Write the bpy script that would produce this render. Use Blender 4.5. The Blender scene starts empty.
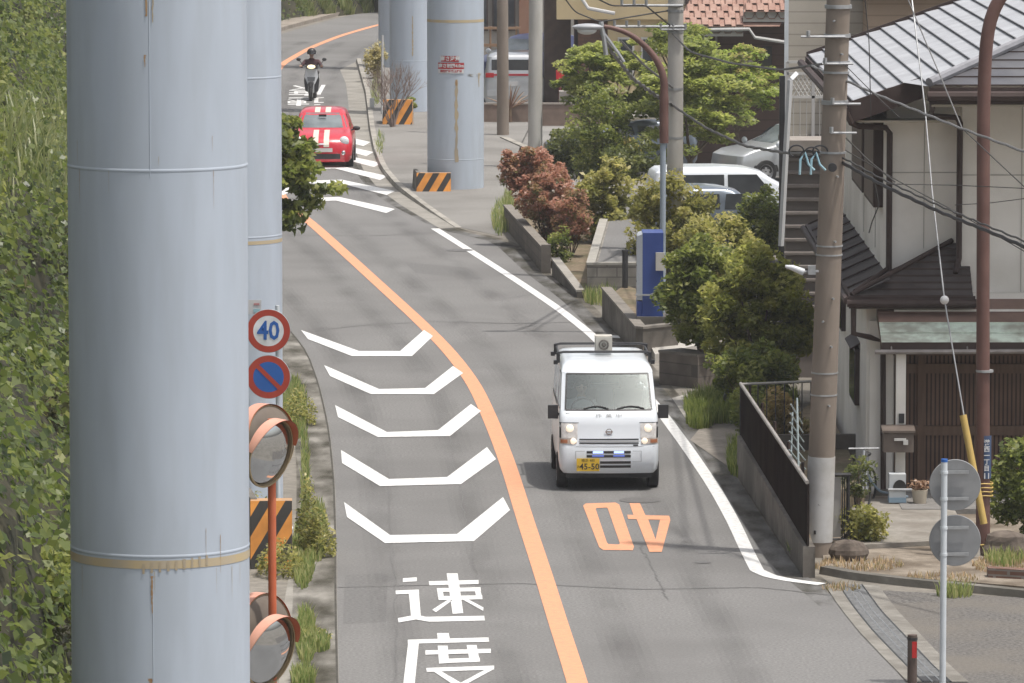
import bpy, math, random
import numpy as np
from mathutils import Vector, Matrix
from mathutils.geometry import tessellate_polygon
R = math.radians
PI = math.pi
random.seed(7)
scene = bpy.context.scene
C = scene.collection

# ---------------------------------------------------------------- camera, light, exposure
H = 11.04                       # eye height above the road (from a footbridge)
FPX = 5689.0                    # focal length in pixels (200 mm)
TH = R(6.0)
cam_d = bpy.data.cameras.new('camera')
cam_d.lens = 200.0
cam_d.sensor_width = 36.0
cam_d.clip_start = 1.0
cam_d.clip_end = 1500.0
cam = bpy.data.objects.new('camera', cam_d)
C.objects.link(cam)
cam.location = (0, 0, H)
cam.rotation_euler = (R(90) - TH, 0, 0)
scene.camera = cam

SUN_EL, SUN_AZ = R(72), R(-26)   # azimuth counted from +X towards +Y
world = bpy.data.worlds.new('World')
scene.world = world
world.use_nodes = True
wn = world.node_tree
bg = wn.nodes['Background']
sky = wn.nodes.new('ShaderNodeTexSky')
sky.sky_type = 'NISHITA'
sky.sun_disc = False
sky.sun_elevation = SUN_EL
sky.sun_rotation = R(90) - SUN_AZ
sky.air_density = 1.0
sky.dust_density = 3.5
sky.ozone_density = 1.0
hsv = wn.nodes.new('ShaderNodeHueSaturation')
hsv.inputs['Saturation'].default_value = 0.42      # thin high haze: a paler sky
wn.links.new(sky.outputs[0], hsv.inputs['Color'])
tint = wn.nodes.new('ShaderNodeMix')
tint.data_type = 'RGBA'
tint.blend_type = 'MULTIPLY'
tint.inputs[0].default_value = 1.0
tint.inputs[7].default_value = (1.02, 1.0, 0.97, 1)
wn.links.new(hsv.outputs[0], tint.inputs[6])
wn.links.new(tint.outputs[2], bg.inputs[0])
bg.inputs[1].default_value = 0.15
sun_d = bpy.data.lights.new('sun', 'SUN')
sun_d.energy = 2.7
sun_d.angle = R(1.2)
sun_d.color = (1.0, 0.95, 0.88)
sun = bpy.data.objects.new('sun', sun_d)
C.objects.link(sun)
sdir = Vector((math.cos(SUN_EL) * math.cos(SUN_AZ), math.cos(SUN_EL) * math.sin(SUN_AZ), math.sin(SUN_EL)))
sun.rotation_euler = sdir.to_track_quat('Z', 'Y').to_euler()
scene.view_settings.view_transform = 'Standard'
scene.view_settings.look = 'None'
scene.view_settings.exposure = 0.42
scene.view_settings.gamma = 1.0
scene.view_settings.use_curve_mapping = False
scene.cycles.max_bounces = 8
scene.cycles.transparent_max_bounces = 12

# ---------------------------------------------------------------- measuring: pixel of the photograph -> place in the world
CT, ST = math.cos(TH), math.sin(TH)
def ray(u, v):
    a, b = u - 512.0, 341.5 - v
    return Vector((a, FPX * CT + b * ST, -FPX * ST + b * CT))
def G(u, v, z=0.0):
    d = ray(u, v)
    t = (z - H) / d.z
    return Vector((d.x * t, d.y * t, z))
def W(u, v, Y):
    d = ray(u, v)
    t = Y / d.y
    return Vector((d.x * t, Y, H + d.z * t))
def Gl(pts, z=0.0):
    return [G(u, v, z) for u, v in pts]

# ---------------------------------------------------------------- materials
def mat(name, c1, c2=None, rough=0.7, scale=4.0, detail=4.0, bump=0.0, bscale=None, metal=0.0, spec=0.4,
        stretch=None, c3=None, scale3=0.6, lo=0.35, hi=0.65, amt3=0.6, coat=0.0, lo3=.42, hi3=.62):
    m = bpy.data.materials.new(name)
    m.use_nodes = True
    nt = m.node_tree
    N, L = nt.nodes, nt.links
    p = N['Principled BSDF']
    p.inputs['Roughness'].default_value = rough
    p.inputs['Metallic'].default_value = metal
    p.inputs['Specular IOR Level'].default_value = spec
    if coat:
        p.inputs['Coat Weight'].default_value = coat
        p.inputs['Coat Roughness'].default_value = 0.08
    if c2 is None and c3 is None and not bump:
        c2 = tuple(x * 0.9 for x in c1)
    tc = N.new('ShaderNodeTexCoord')
    mp = N.new('ShaderNodeMapping')
    if stretch:
        mp.inputs['Scale'].default_value = stretch
    L.new(tc.outputs['Object'], mp.inputs[0])
    def noise(s, d=detail):
        n = N.new('ShaderNodeTexNoise')
        n.inputs['Scale'].default_value = s
        n.inputs['Detail'].default_value = d
        L.new(mp.outputs[0], n.inputs[0])
        return n
    col = None
    if c2 is not None:
        n = noise(scale)
        r = N.new('ShaderNodeValToRGB')
        r.color_ramp.elements[0].position = lo
        r.color_ramp.elements[1].position = hi
        r.color_ramp.elements[0].color = (*c1, 1)
        r.color_ramp.elements[1].color = (*c2, 1)
        L.new(n.outputs[0], r.inputs[0])
        col = r.outputs[0]
    else:
        p.inputs['Base Color'].default_value = (*c1, 1)
    if c3 is not None:
        n3 = noise(scale3, 6)
        r3 = N.new('ShaderNodeMapRange')
        r3.inputs[1].default_value = lo3
        r3.inputs[2].default_value = hi3
        r3.inputs[4].default_value = amt3
        L.new(n3.outputs[0], r3.inputs[0])
        mx = N.new('ShaderNodeMix')
        mx.data_type = 'RGBA'
        L.new(r3.outputs[0], mx.inputs[0])
        if col is not None:
            L.new(col, mx.inputs[6])
        else:
            mx.inputs[6].default_value = (*c1, 1)
        mx.inputs[7].default_value = (*c3, 1)
        col = mx.outputs[2]
    if col is not None:
        L.new(col, p.inputs['Base Color'])
    if bump:
        n = noise(bscale or scale * 3)
        b = N.new('ShaderNodeBump')
        b.inputs['Strength'].default_value = bump
        b.inputs['Distance'].default_value = 0.02
        L.new(n.outputs[0], b.inputs['Height'])
        L.new(b.outputs[0], p.inputs['Normal'])
    return m

def leafmat(name, cols, trans=0.35):
    """leaf colour runs through cols by the per-leaf attribute 'var'"""
    m = bpy.data.materials.new(name)
    m.use_nodes = True
    nt = m.node_tree
    N, L = nt.nodes, nt.links
    p = N['Principled BSDF']
    out = N['Material Output']
    p.inputs['Roughness'].default_value = 0.42
    p.inputs['Specular IOR Level'].default_value = 0.5
    a = N.new('ShaderNodeAttribute')
    a.attribute_name = 'var'
    r = N.new('ShaderNodeValToRGB')
    e = r.color_ramp.elements
    while len(e) < len(cols):
        e.new(0.5)
    for i, c in enumerate(cols):
        e[i].position = i / (len(cols) - 1)
        e[i].color = (*c, 1)
    L.new(a.outputs['Fac'], r.inputs[0])
    L.new(r.outputs[0], p.inputs['Base Color'])
    t = N.new('ShaderNodeBsdfTranslucent')
    hs = N.new('ShaderNodeHueSaturation')
    hs.inputs['Value'].default_value = 1.7
    L.new(r.outputs[0], hs.inputs['Color'])
    L.new(hs.outputs[0], t.inputs[0])
    mx = N.new('ShaderNodeMixShader')
    mx.inputs[0].default_value = min(.55, trans + .12)
    L.new(p.outputs[0], mx.inputs[1])
    L.new(t.outputs[0], mx.inputs[2])
    L.new(mx.outputs[0], out.inputs[0])
    return m

def wave_mat(name, c1, c2, per_m, axis='Z', rough=0.7, width=0.08, metal=0.0, diag=None, noise_amt=0.12, spec=.4):
    """lines every 1/per_m metres along an object axis (siding laps, corrugation, stripes)"""
    m = bpy.data.materials.new(name)
    m.use_nodes = True
    nt = m.node_tree
    N, L = nt.nodes, nt.links
    p = N['Principled BSDF']
    p.inputs['Roughness'].default_value = rough
    p.inputs['Metallic'].default_value = metal
    p.inputs['Specular IOR Level'].default_value = spec
    tc = N.new('ShaderNodeTexCoord')
    sp = N.new('ShaderNodeSeparateXYZ')
    L.new(tc.outputs['Object'], sp.inputs[0])
    src = sp.outputs[axis]
    if diag is not None:
        ml = N.new('ShaderNodeMath'); ml.operation = 'MULTIPLY_ADD'
        L.new(sp.outputs['Z'], ml.inputs[0]); ml.inputs[1].default_value = diag
        L.new(sp.outputs['X'], ml.inputs[2])
        src = ml.outputs[0]
    mu = N.new('ShaderNodeMath'); mu.operation = 'MULTIPLY'; mu.inputs[1].default_value = per_m
    L.new(src, mu.inputs[0])
    fr = N.new('ShaderNodeMath'); fr.operation = 'FRACT'
    L.new(mu.outputs[0], fr.inputs[0])
    lt = N.new('ShaderNodeMath'); lt.operation = 'LESS_THAN'; lt.inputs[1].default_value = width
    L.new(fr.outputs[0], lt.inputs[0])
    mx = N.new('ShaderNodeMix'); mx.data_type = 'RGBA'
    mx.inputs[6].default_value = (*c1, 1); mx.inputs[7].default_value = (*c2, 1)
    L.new(lt.outputs[0], mx.inputs[0])
    n = N.new('ShaderNodeTexNoise'); n.inputs['Scale'].default_value = 2.5; n.inputs['Detail'].default_value = 6
    L.new(tc.outputs['Object'], n.inputs[0])
    mr = N.new('ShaderNodeMapRange'); mr.inputs[1].default_value = .3; mr.inputs[2].default_value = .7
    mr.inputs[3].default_value = 1 - noise_amt; mr.inputs[4].default_value = 1 + noise_amt
    L.new(n.outputs[0], mr.inputs[0])
    vm = N.new('ShaderNodeVectorMath'); vm.operation = 'SCALE'
    L.new(mx.outputs[2], vm.inputs[0]); L.new(mr.outputs[0], vm.inputs[3])
    L.new(vm.outputs[0], p.inputs['Base Color'])
    return m

def brick_mat(name, c1, c2, mortar, bw, bh, msize=0.012, axis='XZ'):
    m = bpy.data.materials.new(name)
    m.use_nodes = True
    nt = m.node_tree
    N, L = nt.nodes, nt.links
    p = N['Principled BSDF']
    p.inputs['Roughness'].default_value = 0.85
    tc = N.new('ShaderNodeTexCoord')
    sp = N.new('ShaderNodeSeparateXYZ'); L.new(tc.outputs['Object'], sp.inputs[0])
    cb = N.new('ShaderNodeCombineXYZ')
    ad = N.new('ShaderNodeMath'); ad.operation = 'ADD'
    L.new(sp.outputs['X'], ad.inputs[0]); L.new(sp.outputs['Y'], ad.inputs[1])
    L.new(ad.outputs[0], cb.inputs[0]); L.new(sp.outputs['Z'], cb.inputs[1])
    b = N.new('ShaderNodeTexBrick')
    b.inputs['Color1'].default_value = (*c1, 1); b.inputs['Color2'].default_value = (*c2, 1)
    b.inputs['Mortar'].default_value = (*mortar, 1)
    b.inputs['Scale'].default_value = 1.0
    b.inputs['Mortar Size'].default_value = msize
    b.inputs['Brick Width'].default_value = bw
    b.inputs['Row Height'].default_value = bh
    L.new(cb.outputs[0], b.inputs[0])
    n = N.new('ShaderNodeTexNoise'); n.inputs['Scale'].default_value = 3; n.inputs['Detail'].default_value = 6
    L.new(tc.outputs['Object'], n.inputs[0])
    mr = N.new('ShaderNodeMapRange'); mr.inputs[1].default_value = .3; mr.inputs[2].default_value = .7
    mr.inputs[3].default_value = .75; mr.inputs[4].default_value = 1.2
    L.new(n.outputs[0], mr.inputs[0])
    vm = N.new('ShaderNodeVectorMath'); vm.operation = 'SCALE'
    L.new(b.outputs[0], vm.inputs[0]); L.new(mr.outputs[0], vm.inputs[3])
    L.new(vm.outputs[0], p.inputs['Base Color'])
    return m

def emit_mat(name, c, s):
    m = bpy.data.materials.new(name)
    m.use_nodes = True
    p = m.node_tree.nodes['Principled BSDF']
    p.inputs['Base Color'].default_value = (*c, 1)
    p.inputs['Emission Color'].default_value = (*c, 1)
    p.inputs['Emission Strength'].default_value = s
    return m

def glass_mat(name, tint=(0.75, 0.82, 0.8), trans=0.55, rough=0.03, refl=(.9, .95, 1)):
    m = bpy.data.materials.new(name)
    m.use_nodes = True
    nt = m.node_tree
    N, L = nt.nodes, nt.links
    out = N['Material Output']
    N.remove(N['Principled BSDF'])
    t = N.new('ShaderNodeBsdfTransparent'); t.inputs[0].default_value = (*tint, 1)
    g = N.new('ShaderNodeBsdfGlossy'); g.inputs[0].default_value = (*refl, 1); g.inputs['Roughness'].default_value = rough
    mx = N.new('ShaderNodeMixShader')
    fr = N.new('ShaderNodeFresnel'); fr.inputs[0].default_value = 1.5
    ad = N.new('ShaderNodeMath'); ad.operation = 'ADD'; ad.inputs[1].default_value = 1 - trans - .04; ad.use_clamp = True
    L.new(fr.outputs[0], ad.inputs[0])
    L.new(ad.outputs[0], mx.inputs[0])
    L.new(t.outputs[0], mx.inputs[1]); L.new(g.outputs[0], mx.inputs[2])
    L.new(mx.outputs[0], out.inputs[0])
    return m

# ---------------------------------------------------------------- mesh builder
class MB:
    def __init__(self):
        self.v, self.f, self.m, self.s = [], [], [], []
    def add(self, vs, fs, m=0, smooth=False):
        b = len(self.v)
        self.v += [tuple(p) for p in vs]
        for f in fs:
            self.f.append([b + i for i in f]); self.m.append(m); self.s.append(smooth)
        return self
    def box(self, c, s, rz=0.0, m=0, rot=None):
        x, y, z = (q / 2 for q in s)
        M3 = rot if rot is not None else Matrix.Rotation(rz, 3, 'Z')
        vs = [M3 @ Vector((i * x, j * y, k * z)) + Vector(c) for i in (-1, 1) for j in (-1, 1) for k in (-1, 1)]
        return self.add(vs, [(0, 1, 3, 2), (4, 6, 7, 5), (0, 4, 5, 1), (2, 3, 7, 6), (0, 2, 6, 4), (1, 5, 7, 3)], m)
    def bb(self, x0, x1, y0, y1, z0, z1, m=0):
        return self.box(((x0 + x1) / 2, (y0 + y1) / 2, (z0 + z1) / 2), (x1 - x0, y1 - y0, z1 - z0), m=m)
    def prism(self, poly, z0, z1, m=0, smooth=False):
        """poly: xy points; z0, z1 numbers"""
        n = len(poly)
        vs = [(p[0], p[1], z0) for p in poly] + [(p[0], p[1], z1) for p in poly]
        fs = [(i, (i + 1) % n, n + (i + 1) % n, n + i) for i in range(n)]
        self.add(vs, fs, m, smooth)
        self.flat([(p[0], p[1], z1) for p in poly], m)
        self.flat([(p[0], p[1], z0) for p in poly][::-1], m)
        return self
    def sweep(self, poly, d, m=0):
        """polygon (3d points, any plane) pushed along vector d"""
        n = len(poly)
        P = [Vector(p) for p in poly]; Q = [p + Vector(d) for p in P]
        self.add(P + Q, [(i, (i + 1) % n, n + (i + 1) % n, n + i) for i in range(n)], m)
        self.flat(P[::-1], m); self.flat(Q, m)
        return self
    def flat(self, poly, m=0):
        P = [Vector(p) for p in poly]
        tr = tessellate_polygon([P])
        return self.add(P, [tuple(t) for t in tr], m)
    def quad(self, a, b, c, d, m=0):
        return self.add([a, b, c, d], [(0, 1, 2, 3)], m)
    def strip(self, A, B, m=0, smooth=False):
        n = len(A)
        return self.add(list(A) + list(B), [(i, i + 1, n + i + 1, n + i) for i in range(n - 1)], m, smooth)
    def tube(self, pts, r, n=8, m=0, caps=True, smooth=True):
        P = [Vector(p) for p in pts]
        k = len(P)
        rs = r if isinstance(r, (list, tuple)) else [r] * k
        vs = []
        up = None
        for i, p in enumerate(P):
            d = (P[min(i + 1, k - 1)] - P[max(i - 1, 0)])
            d = d.normalized() if d.length > 1e-9 else Vector((0, 0, 1))
            if up is None:
                up = Vector((0, 0, 1)) if abs(d.z) < .9 else Vector((1, 0, 0))
            a = d.cross(up)
            if a.length < 1e-4:
                a = d.orthogonal()
            a.normalize(); b = a.cross(d); up = b
            for j in range(n):
                t = 2 * PI * j / n
                vs.append(p + a * (rs[i] * math.cos(t)) + b * (rs[i] * math.sin(t)))
        fs = [(i * n + j, i * n + (j + 1) % n, (i + 1) * n + (j + 1) % n, (i + 1) * n + j) for i in range(k - 1) for j in range(n)]
        self.add(vs, fs, m, smooth)
        if caps:
            self.add(vs[:n], [tuple(range(n))[::-1]], m); self.add(vs[-n:], [tuple(range(n))], m)
        return self
    def lathe(self, prof, n=32, c=(0, 0, 0), m=0, smooth=True, rot=None, a0=0, a1=2 * PI):
        """prof: (radius, height) pairs round z, or round the axis rot turns z into"""
        full = abs(a1 - a0 - 2 * PI) < 1e-6
        k = n if full else n + 1
        vs = []
        for r, z in prof:
            for j in range(k):
                t = a0 + (a1 - a0) * j / n
                p = Vector((r * math.cos(t), r * math.sin(t), z))
                if rot is not None:
                    p = rot @ p
                vs.append(p + Vector(c))
        fs = []
        for i in range(len(prof) - 1):
            for j in range(n):
                j2 = (j + 1) % k
                fs.append((i * k + j, i * k + j2, (i + 1) * k + j2, (i + 1) * k + j))
        return self.add(vs, fs, m, smooth)
    def ball(self, c, r, n=12, m=0, sx=1, sy=1, sz=1):
        pr = [(math.sin(PI * i / n) * 1.0, -math.cos(PI * i / n)) for i in range(n + 1)]
        b = MB().lathe(pr, n * 2)
        return self.add([(c[0] + p[0] * r * sx, c[1] + p[1] * r * sy, c[2] + p[2] * r * sz) for p in b.v], b.f, m, True)
    def text(self, s, size, mat3, m=0, cx='CENTER', cy='CENTER', bold=0.0, sx=1.0):
        vs, fs = text_geo(s, size, cx, cy, bold)
        return self.add([mat3 @ Vector((p[0] * sx, p[1], p[2])) for p in vs], fs, m)
    def build(self, name, mats, parent=None, label=None, weld=False):
        if not isinstance(mats, (list, tuple)):
            mats = [mats]
        V = self.v
        if parent is None:
            A = np.array(V)
            o = Vector(((A[:, 0].min() + A[:, 0].max()) / 2, (A[:, 1].min() + A[:, 1].max()) / 2, A[:, 2].min()))
        else:
            o = root_loc(parent)
        me = bpy.data.meshes.new(name)
        me.from_pydata([(p[0] - o.x, p[1] - o.y, p[2] - o.z) for p in V], [], self.f)
        for mm in mats:
            me.materials.append(mm)
        me.polygons.foreach_set('material_index', self.m)
        me.polygons.foreach_set('use_smooth', self.s)
        me.validate()
        me.update()
        if any(self.s):
            try:
                me.set_sharp_from_angle(angle=R(38))
            except Exception:
                pass
        ob = bpy.data.objects.new(name, me)
        C.objects.link(ob)
        if parent is None:
            ob.location = o
        else:
            ob.parent = parent
            ob['_o'] = (0.0, 0.0, 0.0)
        if label:
            ob['label'] = label
        return ob

def root_loc(p):
    o = Vector((0, 0, 0))
    while p is not None:
        o += Vector(p.location)
        p = p.parent
    return o

_tc = {}
def text_geo(s, size, cx='CENTER', cy='CENTER', bold=0.0):
    key = (s, size, cx, cy, bold)
    if key in _tc:
        return _tc[key]
    cu = bpy.data.curves.new('lettering', 'FONT')
    cu.body = s; cu.size = size; cu.align_x = cx; cu.align_y = cy
    cu.resolution_u = 2; cu.offset = bold
    ob = bpy.data.objects.new('lettering', cu)
    C.objects.link(ob)
    dg = bpy.context.evaluated_depsgraph_get()
    me = bpy.data.meshes.new_from_object(ob.evaluated_get(dg))
    vs = [tuple(v.co) for v in me.vertices]; fs = [tuple(p.vertices) for p in me.polygons]
    bpy.data.objects.remove(ob); bpy.data.meshes.remove(me)
    _tc[key] = (vs, fs)
    return vs, fs

def face_mat(loc, rx=90, rz=0):
    """places text: lying in xy, turned up to face -Y, then turned round z"""
    return Matrix.Translation(loc) @ Matrix.Rotation(R(rz), 4, 'Z') @ Matrix.Rotation(R(rx), 4, 'X')

def thing(name, label, cat, loc=(0, 0, 0), group=None):
    o = bpy.data.objects.new(name, None)
    o.empty_display_size = 0.2
    C.objects.link(o)
    o.location = loc
    return tag(o, label, cat, group)
def tag(o, label, cat, group=None, kind=None):
    o['label'] = label; o['category'] = cat
    if group: o['group'] = group
    if kind: o['kind'] = kind
    return o
def struct(name, mb, m):
    o = mb.build(name, m); o['kind'] = 'structure'
    return o
def copy_tree(o, parent=None):
    c = o.copy(); C.objects.link(c)
    if parent is not None:
        c.parent = parent
    for ch in [x for x in C.objects if x.parent is o]:
        copy_tree(ch, c)
    return c

def foliage(name, pts, size, m, parent=None, up=0.35, seed=0, var=None, aspect=0.55, jit=0.35, nrm=None):
    """many small folded leaves, one mesh"""
    rng = np.random.default_rng(seed)
    P = np.asarray(pts, float); n = len(P)
    o = root_loc(parent) if parent is not None else Vector((P[:, 0].mean(), P[:, 1].mean(), P[:, 2].min()))
    P = P - np.array(o)
    nv = rng.normal(size=(n, 3))
    if nrm is not None:
        nv = nv * .6 + nrm
    nv /= np.linalg.norm(nv, axis=1, keepdims=True)
    nv[:, 2] = np.abs(nv[:, 2]) + up
    nv /= np.linalg.norm(nv, axis=1, keepdims=True)
    d = rng.normal(size=(n, 3))
    d -= nv * (d * nv).sum(1, keepdims=True)
    d /= np.linalg.norm(d, axis=1, keepdims=True)
    w = np.cross(nv, d)
    s = size * (1 + jit * rng.uniform(-1, 1, (n, 1)))
    V = np.stack([P - d * s * .5, P + w * s * aspect * .5 + nv * s * .06 - d * s * .05, P + d * s * .5 - nv * s * .10, P - w * s * aspect * .5 + nv * s * .06 - d * s * .05], 1).reshape(-1, 3)
    me = bpy.data.meshes.new(name)
    me.vertices.add(4 * n); me.vertices.foreach_set('co', V.ravel())
    me.loops.add(4 * n); me.loops.foreach_set('vertex_index', np.arange(4 * n, dtype=np.int32))
    me.polygons.add(n); me.polygons.foreach_set('loop_start', np.arange(0, 4 * n, 4, dtype=np.int32))
    me.update(calc_edges=True)
    at = me.attributes.new('var', 'FLOAT', 'FACE')
    vv = rng.uniform(0, 1, n) if var is None else np.clip(np.asarray(var) + rng.normal(0, .14, n), 0, 1)
    at.data.foreach_set('value', vv.astype(np.float32))
    me.materials.append(m)
    ob = bpy.data.objects.new(name, me)
    C.objects.link(ob)
    if parent is not None:
        ob.parent = parent
    else:
        ob.location = o
    return ob

def clump_points(c, rad, nclump, per, crad, seed, shell=0.55, flat=1.0, low=-1.0):
    """leaf positions in clumps spread through an ellipsoid; returns points, var, clump centres"""
    rng = np.random.default_rng(seed)
    c = np.array(c, float); rad = np.array(rad, float)
    d = rng.normal(size=(nclump, 3)); d /= np.linalg.norm(d, axis=1, keepdims=True)
    d[:, 2] = np.where(d[:, 2] < low, -d[:, 2], d[:, 2])
    rr = rng.uniform(shell, 1, (nclump, 1)) ** .7
    cc = c + d * rr * rad
    q = rng.normal(size=(nclump, per, 3)); q /= np.linalg.norm(q, axis=2, keepdims=True)
    cr = crad * rng.uniform(.55, 1.3, (nclump, 1, 1))
    pr = rng.uniform(.35, 1, (nclump, per, 1)) ** .6
    off = q * cr * pr; off[:, :, 2] *= flat
    P = cc[:, None, :] + off
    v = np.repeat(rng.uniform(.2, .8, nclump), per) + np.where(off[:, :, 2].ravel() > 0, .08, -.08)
    P = P.reshape(-1, 3)
    k = P[:, 2] > 0.03
    return P[k], v[k], cc

def shrub(name, label, cat, base, c, rad, nclump, per, crad, leaf, m, seed, stem_m, group=None, shell=.5, up=.35, trunk_r=.03, flat=1.0, nlimb=6, low=-1, aspect=.55, more=(), fork_z=None):
    t = thing(name, label, cat, base, group)
    P, v, cc = clump_points(c, rad, nclump, per, crad, seed, shell, flat, low)
    for i, (c2, r2) in enumerate(more):
        n2 = max(4, int(nclump * (r2[0] * r2[2]) / (rad[0] * rad[2])))
        P2, v2, cc2 = clump_points(c2, r2, n2, per, crad, seed + 50 + i, shell, flat, low)
        P = np.concatenate([P, P2]); v = np.concatenate([v, v2]); cc = np.concatenate([cc, cc2])
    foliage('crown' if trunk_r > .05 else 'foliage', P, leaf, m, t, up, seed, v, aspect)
    b = MB(); B = Vector(base); cv = Vector(c)
    fork = B.lerp(Vector((cv.x, cv.y, cv.z - rad[2] * .5)), .75) if trunk_r > .05 else B + Vector((0, 0, .1))
    mid = B.lerp(fork, .5) + Vector((trunk_r, 0, 0))
    b.tube([B - Vector((0, 0, .05)), mid, fork], [trunk_r * 1.25, trunk_r, trunk_r * .8], 8)
    st = max(1, len(cc) // nlimb)
    for q in cc[::st]:
        q = Vector(q)
        mm = fork.lerp(q, .55) + Vector((0, 0, -.06 * (q - fork).length))
        b.tube([fork, mm, q], [trunk_r * .6, trunk_r * .38, trunk_r * .12], 5)
    b.build('trunk' if trunk_r > .05 else 'stems', stem_m, t)
    return t

# ---------------------------------------------------------------- materials used
ASPH = mat('asphalt', (.140, .138, .135), (.225, .221, .216), rough=.92, scale=26, detail=5, bump=.3, bscale=60, spec=.2, c3=(.140, .137, .134), scale3=.35, amt3=.75, lo=.3, hi=.7, lo3=.4, hi3=.7)
ASPH2 = mat('rough_asphalt', (.09, .085, .08), (.165, .157, .148), rough=.95, scale=22, detail=6, bump=.5, bscale=40, spec=.2, c3=(.16, .145, .125), scale3=.7, amt3=.7, lo=.38, hi=.62)
GROUND = mat('worn_ground', (.17, .155, .135), (.24, .22, .19), rough=.95, scale=6, detail=8, bump=.3, c3=(.12, .11, .09), scale3=.5, amt3=.6)
CONC = mat('gutter_concrete', (.25, .235, .21), (.30, .285, .255), rough=.92, scale=14, detail=8, bump=.15, c3=(.17, .16, .14), scale3=1.1, amt3=.6)
CONC_D = mat('aged_concrete', (.14, .13, .115), (.21, .195, .175), rough=.95, scale=5, detail=8, bump=.3, c3=(.09, .085, .07), scale3=.9, amt3=.8)
KERB = mat('kerb_stone', (.30, .28, .25), (.38, .36, .32), rough=.9, scale=6, bump=.2, c3=(.18, .17, .15), scale3=1.5)
WHITE_P = mat('white_road_paint', (.68, .68, .67), (.56, .56, .55), rough=.75, scale=9, detail=8, lo=.45, hi=.8, c3=(.34, .335, .33), scale3=11, amt3=.6, lo3=.5, hi3=.72)
ORANGE_P = mat('orange_road_paint', (.66, .305, .17), (.56, .265, .155), rough=.75, scale=9, detail=8, lo=.45, hi=.8, c3=(.36, .23, .17), scale3=11, amt3=.55, lo3=.5, hi3=.72)
PILLAR = mat('grey_blue_pier_paint', (.44, .495, .57), (.475, .53, .605), rough=.5, scale=1.0, detail=5, spec=.4, stretch=(2.2, 2.2, .35), c3=(.40, .445, .50), scale3=2.2, amt3=.5)
RUST = mat('rust', (.30, .17, .08), (.42, .29, .17), rough=.9, scale=9, stretch=(3, 3, .5), lo=.3, hi=.7)
RUSTW = mat('washed_rust', (.46, .37, .24), (.37, .32, .25), rough=.85, scale=2.5, stretch=(1, 1, .5))
BANDPAINT = mat('ochre_band', (.50, .40, .24), (.44, .38, .29), rough=.7, scale=4)
BLACK = mat('black_rubber', (.02, .02, .02), (.03, .03, .03), rough=.7)
BLACKP = mat('black_plastic', (.025, .025, .028), (.04, .04, .042), rough=.45)
WHITE = mat('white_body_paint', (.70, .745, .79), (.68, .72, .765), rough=.3, scale=2, coat=.6)
STEELW = mat('white_painted_steel', (.62, .66, .69), (.55, .59, .62), rough=.45)
GALV = mat('galvanised_steel', (.42, .43, .44), (.33, .34, .35), rough=.45, metal=.4, scale=12)
SIGNBACK = mat('sign_back', (.27, .275, .28), (.22, .225, .23), rough=.6, scale=4, detail=6)
ORANGE_M = mat('orange_enamel', (.50, .115, .045), (.56, .16, .075), rough=.5, scale=3)
PALEOR = mat('faded_orange_enamel', (.66, .36, .27), (.58, .27, .19), rough=.55, scale=3)
BROWNP = mat('red_brown_pole_paint', (.115, .058, .048), (.15, .08, .066), rough=.55, scale=3, detail=6)
CPOLE = mat('pole_concrete', (.20, .165, .135), (.25, .21, .175), rough=.9, scale=3, detail=7, stretch=(1, 1, .3), bump=.15)
CPOLE2 = mat('pale_pole_concrete', (.50, .485, .455), (.39, .375, .35), rough=.9, scale=3, detail=8, stretch=(1, 1, .3), bump=.15)
CREAM = wave_mat('cream_siding', (.56, .535, .48), (.46, .44, .40), 0.33, 'Z', .8, .01, noise_amt=.06)
WHITEW = mat('white_stucco', (.83, .80, .75), (.79, .76, .71), rough=.85, scale=2.5, detail=8, c3=(.55, .52, .46), scale3=.8, amt3=.5)
DBROWN = mat('dark_brown_metal', (.045, .03, .027), (.06, .042, .037), rough=.6, spec=.25, scale=4)
ROOF_LIT = mat('lit_slope_metal', (.34, .35, .37), (.42, .43, .45), rough=.5, scale=2.5, detail=8, c3=(.30, .305, .32), scale3=1.5)  # bright copy of the roof metal: sky sheen of the left slope in the colour
ROOF_SHADE = mat('shaded_slope_metal', (.085, .085, .095), (.11, .11, .12), rough=.38, metal=.2, scale=3, c3=(.15, .15, .155), scale3=1.2)  # dark copy of the roof metal: shading of the front slope in the colour
ROOFP = mat('pent_roof_metal', (.06, .05, .048), (.085, .072, .068), rough=.75, spec=.15, scale=3, c3=(.12, .11, .105), scale3=1.2)
SOIL = mat('dry_soil', (.14, .105, .07), (.22, .175, .12), rough=1, scale=9, detail=8, bump=.6, c3=(.09, .09, .045), scale3=1.5)
BARK = mat('bark', (.10, .075, .055), (.17, .135, .10), rough=.95, scale=14, bump=.5)
GLASS = glass_mat('window_glass')
GLASSD = mat('dark_glass', (.03, .035, .04), (.045, .05, .055), rough=.08, spec=.9)
GRASS_M = leafmat('grass_blades', [(0.125, 0.188, 0.044), (0.200, 0.250, 0.075), (0.300, 0.325, 0.112), (0.375, 0.350, 0.163)], .3)
IVY_M = leafmat('ivy_leaves', [(0.025, 0.041, 0.013), (0.057, 0.087, 0.020), (0.114, 0.148, 0.032), (0.182, 0.209, 0.054), (0.308, 0.306, 0.108)], .3)
LIGHTG = leafmat('hillside_grass', [(.12, .155, .045), (.18, .205, .07), (.26, .27, .12)], .3)

# ---------------------------------------------------------------- ground, road, kerbs
g = MB()
g.bb(-320, 320, -20, 620, -1.0, 0.0)
struct('ground', g, GROUND)

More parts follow.
